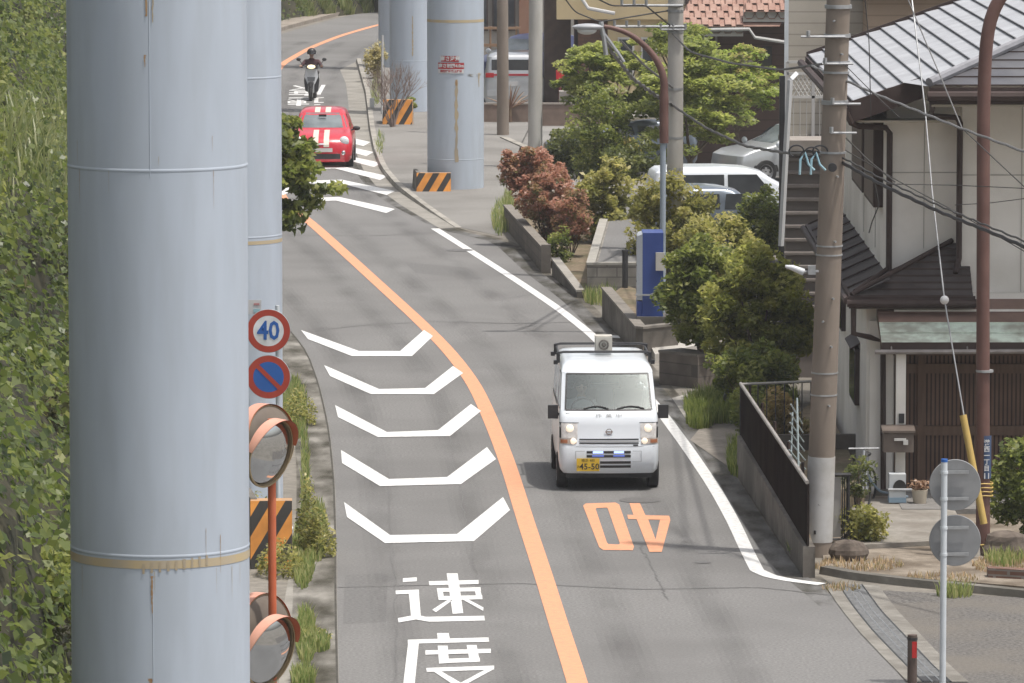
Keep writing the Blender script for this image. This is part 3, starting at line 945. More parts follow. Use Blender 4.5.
for k in range(9):
    a = -PI / 2 + (-.12 + .09 * k)
    stain(tA, AX, AY, AR, a, .03, zat(561 - k * .8, AY), zat(551 - k * .8, AY), RUSTW, seed=10 + k)
rs = random.Random(77)
for k in range(14):
    a = -PI / 2 + rs.uniform(-1.2, 1.2); z_ = rs.choice([zat(557, AY), zat(164, AY), zat(557, AY), zat(rs.uniform(0, 680), AY)])
    stain(tA, AX, AY, AR, a, rs.uniform(.004, .010), z_ - rs.uniform(.04, .35), z_ - .01, RUSTW if k % 3 else RUST, seed=100 + k, fade=True)
BY = 79.3; BX = (231 - 512) / (FPX / BY); BR = .70
tB = pier('grey blue steel pier half hidden behind the nearest one, with two round signs in front', BX, BY, BR, [zat(76, BY), zat(234, BY)], bands=[(zat(241, BY), .05, BANDPAINT)], seam=[(-PI / 2 + .2, zat(230, BY), 12)])
CY = G(456, 193).y + .3; CX = (455.5 - 512) / (FPX / CY); CR = .70
tC = pier('grey blue steel pier standing on the pavement with the red sign on it', CX, CY, CR, [zat(158, CY)], bands=[(zat(21.5, CY), .07, BANDPAINT)], seam=[(-PI / 2 + .02, zat(155, CY), zat(72, CY))])
stain(tC, CX, CY, CR, -PI / 2 + .04, .10, zat(160, CY), zat(78, CY), RUSTW, seed=21)
stain(tC, CX, CY, CR, -PI / 2 + .04, .06, zat(84, CY), zat(78, CY), RUST, seed=22)
stain(tC, CX, CY, CR, -PI / 2 + .80, .5, zat(75, CY), zat(72.5, CY), RUSTW, seed=23)
stain(tC, CX, CY, CR, -PI / 2 + .96, .10, zat(86, CY), zat(72, CY), RUSTW, seed=24, fade=True)
DY_ = G(413, 115).y + .3; DX = (413 - 512) / (FPX / DY_)
tD = pier('grey blue steel pier behind the bare shrub, overlapped by the pier with the red sign', DX, DY_, .70, [zat(60, DY_)], seam=[(-PI / 2 + .0, zat(60, DY_), 12)])
stain(tD, DX, DY_, .70, -PI / 2, .05, zat(55, DY_), zat(15, DY_), RUSTW, seed=31)
EY = G(398, 70).y; EX = (399 - 512) / (FPX / EY)
tE = pier('grey blue steel pier farthest up the road, only its left edge showing', EX, EY, .70, [zat(30, EY)])

# striped concrete guard blocks
STRIPE = wave_mat('black_orange_stripes', (.58, .24, .05), (.035, .033, .03), 2.9, 'X', .8, .47, diag=-.6, noise_amt=.3)
def guard(label, c, w, h, d, rz=0, split=False):
    t = thing('guard_block', label, 'guard block', tuple(c), 'striped guard blocks at the pier feet')
    b = MB(); M3 = Matrix.Rotation(rz, 3, 'Z')
    pr = [(-d / 2, 0), (d / 2, 0), (d * .30, h), (-d * .16, h)]
    L_ = [M3 @ Vector((-w / 2, y, z)) + Vector(c) for y, z in pr]
    Rr = [M3 @ Vector((w / 2, y, z)) + Vector(c) for y, z in pr]
    b.add(L_ + Rr, [(0, 1, 2, 3), (7, 6, 5, 4), (0, 4, 5, 1), (1, 5, 6, 2), (2, 6, 7, 3)], 1)
    b.add(L_ + Rr, [(3, 7, 4, 0)], 0)
    o = b.build('block', [STRIPE, mat('block_orange_side', (.50, .27, .12), (.34, .24, .16), rough=.9, scale=6)], t)
    # wing returning round the pier
    b = MB(); P0 = M3 @ Vector((-w / 2 + .06, d * .1, 0)) + Vector(c); P1 = M3 @ Vector((-w / 2 - .04, d * .1 + 1.1, 0)) + Vector(c)
    b.sweep([P0 + Vector((-.10, 0, 0)), P0 + Vector((.05, 0, 0)), P0 + Vector((.03, 0, h + .01)), P0 + Vector((-.06, 0, h + .01))], P1 - P0)
    b.build('side_wing', CONC_D, t)
    return t
c_ = G(434, 194); guard('low striped guard block at the foot of the pier with the red sign', (c_.x, CY - CR - .28, 0), .84, .55, .42)
c_ = G(273, 566); guard('tall striped guard block among weeds below the two round signs', (c_.x - .02, c_.y, 0), .56, .90, .6, R(2))
c_ = G(398, 128); guard('weathered striped guard block behind the bare shrub', (c_.x, c_.y, 0.1), .85, .72, .5, R(-4))

# red sign on the pier
SIGNR = mat('sign_red', (.42, .035, .04), (.36, .03, .035), rough=.5)
SIGNWH = mat('sign_white', (.62, .62, .62), (.55, .55, .56), rough=.5)
t = thing('warning_sign', 'red plate with white writing strapped to the pier, a white line below', 'sign', (CX, CY - CR, zat(72, CY)))
def curved_plate(mb, u0, u1, v0, v1, m):
    Y = CY - CR
    k = FPX / Y
    A, B = [], []
    for i in range(13):
        u = u0 + (u1 - u0) * i / 12
        x = (u - 512) / k; dx = max(-.999, min(.999, (x - CX) / (CR + .01))); y = CY - (CR + .012) * math.sqrt(1 - dx * dx)
        A.append((x, y, zat(v1, Y))); B.append((x, y, zat(v0, Y)))
    mb.strip(A, B, m)
b = MB(); curved_plate(b, 441, 459, 56, 61.8, 0); curved_plate(b, 438, 464, 62.8, 69.2, 0); curved_plate(b, 438, 464, 69.2, 73.5, 1)
b.build('plate', [SIGNR, SIGNWH], t)
b = MB()
def wrap_text(mb, s, size, u, v, m):
    vs, fs = text_geo(s, size, 'CENTER', 'CENTER', .004)
    Y = CY - CR; k = FPX / Y; out = []
    for p in vs:
        x = (u - 512) / k + p[0]; dx = max(-.999, min(.999, (x - CX) / (CR + .01))); y = CY - (CR + .017) * math.sqrt(1 - dx * dx)
        out.append((x, y, zat(v, Y) + p[1]))
    mb.add(out, fs, m)
for s_, z_, u_, v_, m_ in (('高さ注意', .125, 450, 58.9, SIGNWH), ('高さ制限4.0m', .105, 451, 66, SIGNWH), ('通行注意 頭上注意', .065, 451, 71.4, SIGNR)):
    b = MB(); wrap_text(b, s_, z_, u_, v_, 0); b.build('writing', m_, t)
# small notice on the second pier
t = MB(); c_ = W(254.5, 307, BY - BR - .05)
t.box(c_, (.19, .01, .20)); t.box(c_ + Vector((.03, -.008, .04)), (.08, .004, .03), m=1); t.box(c_ + Vector((.03, -.008, -.05)), (.09, .004, .05), m=2)
tag(t.build('notice', [SIGNWH, mat('notice_red', (.5, .25, .25)), mat('notice_blue', (.35, .55, .6))]), 'small pale paper notice on the second pier above the speed sign', 'notice')

# ================================================================ round traffic signs facing the camera
SRED = mat('traffic_red', (.42, .06, .035), (.37, .05, .03), rough=.5)
SBLUE = mat('traffic_blue', (.025, .12, .42), (.022, .11, .38), rough=.5)
SWH = mat('traffic_white', (.78, .80, .82), (.55, .57, .58), rough=.5)
SY = BY - BR - .25
b = MB(); c0 = W(276, 560, SY)
sx_ = (276 - 512) / (FPX / SY)
b.tube([(sx_, SY + .08, 0), (sx_, SY + .08, zat(306, SY))], .03, 12)
t = thing('sign_post', 'slim white post carrying the blue and red round signs by the second pier', 'sign post', (sx_, SY + .08, 0))
b.build('pole', STEELW, t)
def disc(mb, c, r0, r1, m, n=48, dy=0):
    """ring facing -Y"""
    A = [(c[0] + r0 * math.cos(2 * PI * i / n), c[1] + dy, c[2] + r0 * math.sin(2 * PI * i / n)) for i in range(n + 1)]
    B = [(c[0] + r1 * math.cos(2 * PI * i / n), c[1] + dy, c[2] + r1 * math.sin(2 * PI * i / n)) for i in range(n + 1)]
    mb.strip(A, B, m)
RX = Matrix.Rotation(R(90), 3, 'X')
def round_sign(label, u, v, kind):
    c_ = W(u, v, SY)
    t = thing('traffic_sign', label, 'traffic sign', tuple(c_), 'round signs at the second pier')
    b = MB(); b.lathe([(.001, -.002), (.30, -.002), (.305, -.012), (.001, -.012)], 48, c_, rot=RX); b.build('backing', GALV, t)
    b = MB(); disc(b, c_, .212, .298, 0, dy=-.004)
    if kind == 'limit':
        disc(b, c_, .0, .212, 1, dy=-.004)
        b.text('40', .36, Matrix.Translation(c_ + Vector((0, -.008, -.005))) @ Matrix.Rotation(R(90), 4, 'X'), 2, bold=.008, sx=.86)
    else:
        disc(b, c_, .0, .212, 2, dy=-.004)
        d = Vector((-.155, 0, .155)); n_ = Vector((.022, 0, .022)); q = c_ + Vector((0, -.008, 0))
        b.quad(q + d - n_, q - d - n_, q - d + n_, q + d + n_, 0)
    b.build('face', [SRED, SWH, SBLUE], t)
    b = MB(); b.box(c_ + Vector((.09, .06, .1)), (.3, .03, .03)); b.box(c_ + Vector((.09, .06, -.1)), (.3, .03, .03)); b.build('bracket', GALV, t)
round_sign('round speed limit sign reading 40 in blue within a red ring', 268.5, 331, 'limit')
round_sign('round blue sign with red ring and red slash, under the 40 sign', 268.5, 377, 'park')

# ================================================================ convex traffic mirrors on an orange pole
MY = 58.0; MK = FPX / MY
MIRR = mat('mirror_face', (.62, .64, .66), (.60, .62, .64), rough=.06, metal=1.0, scale=2)
MBACK = mat('mirror_back', (.13, .105, .085), (.17, .14, .11), rough=.6)
mx_ = (269.5 - 512) / MK
b = MB(); b.tube([(mx_, MY + .1, 0), (mx_, MY + .1, zat(420, MY))], .043, 14)
b.lathe([(.12, 0), (.12, .12), (.04, .14)], 16, (mx_, MY + .1, 0), m=0)
o = b.build('mirror_pole', ORANGE_M); tag(o, 'orange pole carrying round traffic mirrors at left', 'pole')
def rotm(yaw, tilt): return Matrix.Rotation(R(yaw), 3, 'Z') @ Matrix.Rotation(R(tilt), 3, 'X')
def mirror(label, u, v, yaw, tilt, r, Y, back=False):
    c_ = W(u, v, Y)
    t = thing('traffic_mirror', label, 'traffic mirror', tuple(c_), 'round mirrors on the orange pole')
    M_ = rotm(yaw, tilt) @ RX            # local z of the lathe -> facing -Y, then turned
    b = MB(); pr = [(r * k / 14, .09 * (1 - (k / 14) ** 2)) for k in range(15)]
    b.lathe(pr, 56, c_, rot=M_); b.build('mirror_face', MIRR, t)
    b = MB(); b.lathe([(r, -.01), (r + .018, 0), (r + .018, .03), (r, .03)], 56, c_, rot=M_); b.build('rim', mat('rim_brass', (.33, .25, .14), rough=.5), t)
    b = MB(); b.lathe([(r, -.005), (r * .8, -.05), (.05, -.08), (.001, -.08)], 40, c_, rot=M_); b.build('housing', MBACK, t)
    b = MB(); n = 36; A, B, A2, B2 = [], [], [], []
    for i in range(n + 1):
        a = R(8 + 164 * i / n); w = .13 * math.sin(R(10 + 160 * i / n)) ** .5
        for L_, rr, z in ((A, r + .022, -.02), (B, r + .04, w), (A2, r + .016, -.02), (B2, r + .034, w)):
            L_.append(M_ @ Vector((rr * math.cos(a), rr * math.sin(a), z)) + c_)
    b.strip(A, B, 0, True); b.strip(B2, A2, 1, True)
    b.build('hood', [PALEOR, ORANGE_M], t)
    b = MB(); b.tube([c_ + M_ @ Vector((0, 0, -.06)), Vector((mx_, MY + .1, c_.z))], .02, 8); b.build('bracket', GALV, t)
mirror('upper orange hooded round mirror whose face shows the road', 269.0, 453, 56, 12, .345, MY - .12)
mirror('brown backed mirror behind the upper one, its hood turned to the right', 271, 439, -130, 8, .34, MY + .32)
mirror('lower orange hooded round mirror, cut by the bottom of the picture', 269, 651, 54, 12, .37, MY - .12)
mirror('brown backed mirror behind the lower one, with a faded pink hood', 267, 629, -130, 8, .35, MY + .32)

# ================================================================ concrete and steel poles
def pole(name, label, cat, pts, r, m, n=20, group=None):
    b = MB(); b.tube(pts, r, n); o = b.build(name, m); return tag(o, label, cat, group)
PF = G(818, 556)
PFt = W(838.5, 0, PF.y - .1); PFt = PF + (PFt - PF) * 1.25
def pf(z): return PF.lerp(PFt, z / PFt.z)
t = thing('utility_pole', 'thick brown concrete utility pole with a white wrap near its foot, beside the fence', 'utility pole', tuple(PF))
b = MB(); b.tube([PF, pf(3), pf(6), PFt], [.185, .175, .165, .155], 28); b.build('shaft', CPOLE, t)
za, zb = zat(541, PF.y), zat(456, PF.y)
b = MB(); b.tube([pf(za), pf(zb)], [.191, .187], 28); b.tube([pf(za) + Vector((-.06, -.185, .12)), pf(za) + Vector((-.06, -.19, .17))], .018, 6, m=1)
b.tube([pf(za) + Vector((-.02, -.189, .53)), pf(za) + Vector((.02, -.189, .50))], .007, 4, m=1)
b.build('white_wrap', [mat('pole_wrap', (.52, .52, .515), (.46, .46, .455), rough=.6, scale=4, c3=(.36, .34, .31), scale3=2), BLACK], t)
for v, hh in ((8, .05), (37, .05), (64, .05), (73, .03), (104, .06), (373, .02), (395, .02), (246, .02), (255, .02), (153, .03)):
    p = pf(zat(v, PF.y)); b = MB(); b.tube([p, p + Vector((0, 0, hh))], .183, 24); b.build('band', GALV, t)
for v, s_ in ((240, 1), (297, 1), (345, 1), (175, 1), (20, -1), (53, 1), (320, -1), (404, 1)):
    p = pf(zat(v, PF.y)); b = MB(); b.tube([p + Vector((.05 * s_, -.15, 0)), p + Vector((.07 * s_, -.23, 0))], .014, 6); b.build('step_bolt', GALV, t)
for v, x0, x1 in ((37, -.5, .1), (104, -.05, .34), (133, -.05, .30), (64, -.2, .22)):
    p = pf(zat(v, PF.y)) + Vector((0, -.2, .02)); b = MB(); b.tube([p + Vector((x0, 0, 0)), p + Vector((x1, 0, 0))], .018, 6)
    b.tube([p + Vector((x0 * .8, 0, 0)), p + Vector((x0 * .8, 0, .08))], .03, 6); b.build('cross_arm', GALV, t)
# coiled wires clutter where the bundle meets the pole
PLB = mat('pale_blue_cable_tie', (.35, .52, .58), (.25, .42, .5), rough=.5)
p = pf(zat(158, PF.y)) + Vector((-.32, -.22, 0))
b = MB()
rr = random.Random(5)
for k in range(5):
    q = p + Vector((rr.uniform(-.15, .2), rr.uniform(-.05, .05), rr.uniform(-.05, .12)))
    b.tube([q + Vector((.10 * math.cos(a / 3) - .04, .02 * k, .08 * math.sin(a / 3.))) for a in range(14)], .012, 5, m=0)
for dx in (-.10, .05):
    q = p + Vector((dx, -.06, .06)); b.tube([q + Vector((-.04, 0, -.26)), q + Vector((-.03, 0, -.05)), q + Vector((.03, 0, .04)), q + Vector((.08, 0, -.12)), q + Vector((.16, 0, -.2))], .018, 6, m=1)
b.lathe([(.001, 0), (.06, 0), (.06, .09), (.001, .09)], 14, p + Vector((.30, -.03, -.10)), rot=RX, m=0)
b.build('cable_coil', [BLACKP, PLB], t)
# little street light on an arm
L0 = pf(zat(272, PF.y - .3)) + Vector((-.15, -.15, 0)); c_ = W(800, 270, PF.y - .35)
t = thing('lamp', 'small pale tube light on a short arm left of the brown concrete pole', 'lamp', tuple(c_))
b = MB(); b.tube([c_ + Vector((-.20, 0, .05)), c_ + Vector((-.1, 0, .03)), c_ + Vector((.05, 0, -.03))], [.02, .04, .05], 10); b.build('lamp_tube', mat('lamp_body', (.6, .62, .64), rough=.3), t)
b = MB(); b.tube([c_ + Vector((.04, 0, -.03)), L0], .02, 8); b.box(c_ + Vector((.16, 0, .0)), (.10, .08, .12)); b.build('arm', GALV, t)

P3 = G(674.5, 282); P3b = Vector((P3.x, P3.y, 0))
t = thing('utility_pole', 'pale concrete utility pole rising behind the round bush in the middle', 'utility pole', tuple(P3b))
b = MB(); b.tube([P3b, P3b + Vector((0.02, 0, 12))], [.175, .14], 22); b.build('shaft', CPOLE2, t)
for v in (6, 12, 27, 33, 90, 139, 170):
    z = zat(v, P3.y); b = MB(); b.tube([P3b + Vector((0, 0, z)), P3b + Vector((0, 0, z + .05))], .172, 20); b.build('band', GALV, t)
for v, x0, x1 in ((5, -1.1, .15), (26, -1.25, .2), (29, -.3, .2)):
    z = zat(v, P3.y); b = MB(); b.tube([P3b + Vector((x0, -.2, z)), P3b + Vector((x1, -.2, z))], .03, 6)
    for k in (0, .25, .5): b.tube([P3b + Vector((x0 + k, -.2, z)), P3b + Vector((x0 + k, -.2, z + .12))], .035, 6)
    b.build('cross_arm', GALV, t)
P1 = G(503, 139)
pole('utility_pole', 'thin weathered concrete pole just right of the pier with the red sign', 'utility pole', [P1, P1 + Vector((-.03, 0, 9))], [.17, .14], CPOLE)
P2 = G(535, 172)
pole('utility_pole', 'pale concrete pole in front of the silver van, behind the red shrub', 'utility pole', [P2, P2 + Vector((.04, 0, 10))], [.19, .155], CPOLE2)

# lamp post with curved arm over the trees
LP = G(662.5, 336)
t = thing('street_lamp', 'street lamp with rust brown curved arm and grey lower pole beside the blue box', 'street lamp', tuple(LP))
b = MB(); b.tube([LP, LP + Vector((0, 0, zat(141, LP.y)))], .055, 12); b.build('lower_pole', mat('grey_blue_pole', (.26, .31, .36), (.3, .35, .4), rough=.6), t)
Yl = LP.y
arc = [W(u, v, Yl) for u, v in ((664, 143), (664, 100), (664.5, 80), (660, 66), (652, 53), (641, 42), (628, 33), (614, 28), (604, 26.5))]
arc = smooth_line(arc, 24, 1)
b = MB(); b.tube(arc, [.085] * 8 + [.075 - .0024 * i for i in range(16)], 12); b.build('curved_arm', BROWNP, t)
c_ = W(588, 27, Yl)
b = MB()
b.ball(c_, .30, 12, sx=1.0, sy=.45, sz=.22); b.build('lamp_head', mat('lamp_housing', (.36, .37, .39), rough=.4), t)
b = MB(); b.ball(c_ + Vector((-.02, 0, -.06)), .17, 10, sx=1.1, sy=.6, sz=.5); b.build('lamp_glass', mat('lamp_glass_white', (.55, .56, .55), rough=.2), t)
b = MB(); b.tube([W(601, 22, Yl), W(604, 38, Yl), W(606, 55, Yl)], .045, 8); b.tube([W(600, 28, Yl), W(616, 50, Yl), W(624, 62, Yl)], .03, 8)
b.build('clamp', GALV, t)

# red brown curved pole at far right
RP = G(983, 556)
t = thing('steel_pole', 'tall red brown steel pole at far right, its top curving over the road', 'steel pole', tuple(RP))
Yr = RP.y
pts = [RP] + [W(u, v, Yr) for u, v in ((983, 500), (983, 300), (983.5, 120), (984.5, 75), (986, 45), (990, 20), (997, 2), (1008, -14), (1024, -26))]
b = MB(); b.tube(smooth_line(pts[2:], 30, 1), .090, 16); b.tube([RP, W(983, 300, Yr)], [.098, .090], 16); b.build('shaft', BROWNP, t)
b = MB()
for v in (372,): z = zat(v, Yr); b.tube([(RP.x, RP.y, z), (RP.x, RP.y, z + .03)], .12, 14)
b.build('band', GALV, t)
b = MB(); c_ = W(984, 457, Yr - .12); n_ = 8
A = [(RP.x + .104 * math.cos(a), RP.y + .104 * math.sin(a), zat(478, Yr)) for a in [R(-95 + 75 * i / n_) for i in range(n_ + 1)]]
B = [(x, y, zat(435, Yr)) for x, y, z in A]
b.strip(A, B, 0, True)
for i, ch in enumerate('港南二丁目11'[:5] + '|'):
    pass
yy = zat(438, Yr); zs = []
for i, ch in enumerate(['港', '西', '一', '丁', '目']):
    b.text(ch, .085, Matrix.Translation((RP.x + .030, RP.y - .122, yy - .055 - i * .088)) @ Matrix.Rotation(R(12), 4, 'Z') @ Matrix.Rotation(R(90), 4, 'X'), 1, bold=.002)
b.text('11', .11, Matrix.Translation((RP.x + .030, RP.y - .122, yy - .51)) @ Matrix.Rotation(R(12), 4, 'Z') @ Matrix.Rotation(R(90), 4, 'X'), 1, bold=.002)
b.build('address_plate', [mat('address_blue', (.05, .08, .16), (.04, .07, .14), rough=.5), SIGNWH], t)
YEL = mat('yellow_guard', (.50, .35, .10), (.42, .30, .10), rough=.6, scale=4)
b = MB()
for v in (483, 487, 491, 495, 556, 561, 566, 544):
    z = zat(v, Yr); b.tube([(RP.x + .125 * math.cos(a), RP.y + .125 * math.sin(a), z + .006 * math.sin(3 * a)) for a in [2 * PI * i / 16 for i in range(17)]], .009, 4)
b.build('wire_wrap', YEL, t)
b = MB(); c_ = Vector((RP.x - .24, RP.y - .2, 0)); b.lathe([(.19, 0), (.17, .30), (.15, .34), (.001, .34)], 20, c_)
tag(b.build('footing', mat('pale_footing', (.46, .44, .41), (.38, .36, .33), rough=.85)), 'pale round concrete footing at the foot of the red brown pole', 'footing')

# guy wire with yellow guard and white ball
Yg = Yr - .5
t = thing('guy_wire', 'guy wire with yellow guard tube and small white ball left of the red pole', 'guy wire', tuple(G(990, 560)))
g_pts = [W(u, v, Yg + dy) for u, v, dy in ((905, -30, 3), (912, 0, 2.6), (925, 108, 2), (932, 190, 1.4), (944.5, 300, .8), (964, 416, .2), (984, 524, 0))]
b = MB(); b.tube(g_pts, .011, 6); b.build('wire', GALV, t)
b = MB(); b.tube([W(963, 415, Yg + .2), W(984, 524, Yg)], [.05, .05], 10); b.build('guard_tube', YEL, t)
b = MB(); b.ball(W(944.5, 300, Yg + .8), .062, 8); b.build('ball', mat('ball_white', (.65, .65, .65), rough=.3), t)

# sign seen from behind, bottom right
SBY = 5689.0 / 86.0
t = thing('sign_post', 'white post with two grey round sign backs, one above the other, at lower right', 'sign', ((948 - 512) / 86.0, SBY, 0))
px = (947.7 - 512) / 86.0
b = MB(); b.tube([(px, SBY, 0), (px, SBY, zat(462, SBY))], .038, 14); b.build('pole', STEELW, t)
b = MB(); b.tube([(px, SBY, zat(462, SBY)), (px, SBY, zat(459, SBY))], .04, 12); b.build('cap', SBLUE, t)
for v in (485, 540.5):
    c_ = W(955, v, SBY + .10)
    b = MB(); b.lathe([(.001, .004), (.298, .004), (.304, -.01), (.298, -.02), (.001, -.02)], 56, c_, rot=RX)
    o = b.build('sign_disc', SIGNBACK, t)
    for dv in (-13, 13.5):
        q = W(955, v + dv, SBY + .07)
        b = MB(); b.box(q + Vector((-.01, -.012, 0)), (.34, .02, .036)); b.build('bracket', GALV, o)
        b = MB(); b.tube([(px, SBY, q.z - .012), (px, SBY, q.z + .02)], .044, 12); b.build('clamp', STEELW, o)
for o in [x for x in C.objects if x.name.startswith(('bracket', 'clamp')) and x.parent and x.parent.name.startswith('sign_disc')]:
    pass

# bollard with red reflector
BP = G(912, 694)
t = thing('bollard', 'short brown post with a red reflector at the bottom edge', 'bollard', tuple(BP))
b = MB(); b.tube([BP, BP + Vector((0, 0, .70))], .057, 14); b.build('post', mat('brown_post', (.085, .06, .05), (.12, .09, .075), rough=.7), t)
b = MB(); b.box(BP + Vector((.02, -.058, .53)), (.055, .012, .19)); b.build('reflector', mat('red_reflector', (.5, .03, .03), rough=.25), t)
b = MB(); b.tube([BP + Vector((0, 0, .64)), BP + Vector((0, 0, .67))], .062, 14); b.build('cap_ring', BLACKP, t)

# ================================================================ overhead cables
CABLE = mat('cable_black', (.035, .033, .032), (.05, .048, .046), rough=.6)
CABLG = mat('cable_grey', (.12, .12, .12), (.16, .16, .16), rough=.5)
def cable(label, pts, r=.012, m=CABLE, name='overhead_cable', n=14, wob=0.0):
    P = [W(u, v, Y) for u, v, Y in pts]
    Q = []
    for i in range(len(P) - 1):
        for k in range(n):
            f = k / n; q = P[i].lerp(P[i + 1], f); q.z -= .0 * math.sin(f * PI); Q.append(q)
    Q.append(P[-1])
    Q = smooth_line(Q, len(Q), 2) if len(P) > 2 else Q
    if wob:
        Q = [q + Vector((0, 0, wob * math.sin(i * 1.9))) for i, q in enumerate(Q)]
    b = MB(); b.tube(Q, r, 6); o = b.build(name, m)
    return tag(o, label, 'cable', 'overhead cables')
Pf_ = PF.y
cable('thick cable bundle running from the brown concrete pole down to the right edge', [(838, 160, Pf_), (880, 184, Pf_ - 1.5), (940, 212, Pf_ - 3), (990, 232, Pf_ - 4.5), (1060, 262, Pf_ - 6)], .024, wob=.006)
cable('thinner cable just above the thick bundle at right', [(838, 155, Pf_), (880, 178, Pf_ - 1.5), (940, 206, Pf_ - 3), (990, 227, Pf_ - 4.5), (1060, 256, Pf_ - 6)], .013, wob=.008)
cable('thick cable from the pale middle pole to the coil on the brown concrete pole', [(672, 105, P3.y), (706, 128, 108), (745, 146, 97), (785, 153, 86), (832, 156, Pf_)], .024, wob=.006)
cable('cable bundle from the curved lamp arm to the pale middle pole', [(601, 33, Yl), (612, 52, Yl + 1), (632, 78, Yl + 5), (655, 95, Yl + 8), (672, 105, P3.y)], .035, CABLG, wob=.02)
cable('cable from the clamp of the lamp head to the pale middle pole', [(620, 40, Yl), (645, 66, Yl + 5), (673, 88, P3.y)], .022, CABLG)
cable('grey cable from the middle pole past the brown houses to the concrete pole', [(672, 33, P3.y), (690, 52, 112), (730, 63, 103), (780, 70, 92), (836, 62, Pf_)], .02)
cable('twisted cable from the concrete pole down across the silver roof to the right edge', [(812, 66, Pf_ + 2), (840, 78, Pf_), (880, 96, Pf_ - 1), (960, 128, Pf_ - 3), (1060, 165, Pf_ - 5)], .017, CABLG, wob=.006)
cable('cable from above left to the pale middle pole', [(560, -8, Yl + 10), (575, 12, Yl + 10), (600, 22, Yl + 10), (672, 10, P3.y)], .016)
cable('cable crossing above the cream building', [(590, -5, Yl + 6), (612, 6, Yl + 7), (645, 5, Yl + 8), (672, 27, P3.y)], .016)
cable('thin wire crossing low in front of the cream house wall', [(845, 150, Pf_), (900, 182, Pf_ - 1), (960, 214, Pf_ - 2), (1060, 272, Pf_ - 4)], .007)
cable('thin level wire in front of the cream house wall', [(886, 184, Pf_ - 1), (950, 185, Pf_ - 1), (1060, 190, Pf_ - 2)], .007)
cable('thin wire climbing to the right over the house wall', [(955, 205, Pf_ + 1), (990, 203, Pf_), (1060, 194, Pf_ - 2)], .006)
cable('pale wire dropping from the top edge to the twisted cable', [(904, -10, Pf_), (925, 40, Pf_ - .5), (942, 80, Pf_ - 1), (962, 128, Pf_ - 2)], .009, CABLG)
cable('thin vertical wire hanging in front of the silver roof', [(864, -10, Pf_ - 1), (869, 40, Pf_ - 1), (871, 118, Pf_ - 1)], .007)
cable('wire falling from the twisted cable to the right edge', [(962, 128, Pf_ - 2), (985, 150, Pf_ - 3), (1060, 220, Pf_ - 5)], .008)
cable('upper wire over the silver roof', [(840, 60, Pf_), (870, 90, Pf_ - 1), (900, 118, Pf_ - 1.5)], .006)
cable('pair of wires from the concrete pole toward the first downpipe', [(846, 138, Pf_), (868, 160, Pf_ - .5), (895, 182, Pf_ - 1)], .01)
cable('wire drooping down the upper left house wall', [(875, 184, Pf_ + 2), (879, 205, Pf_ + 2), (872, 222, Pf_ + 2), (869, 233, Pf_ + 2)], .01)
# cable over the road near the bottom of the frame, seen through its shadow in the picture

cable('service wire spanning the road above the white van', [(700, -60, 95), (560, -40, 90), (350, -70, 88)], .012)

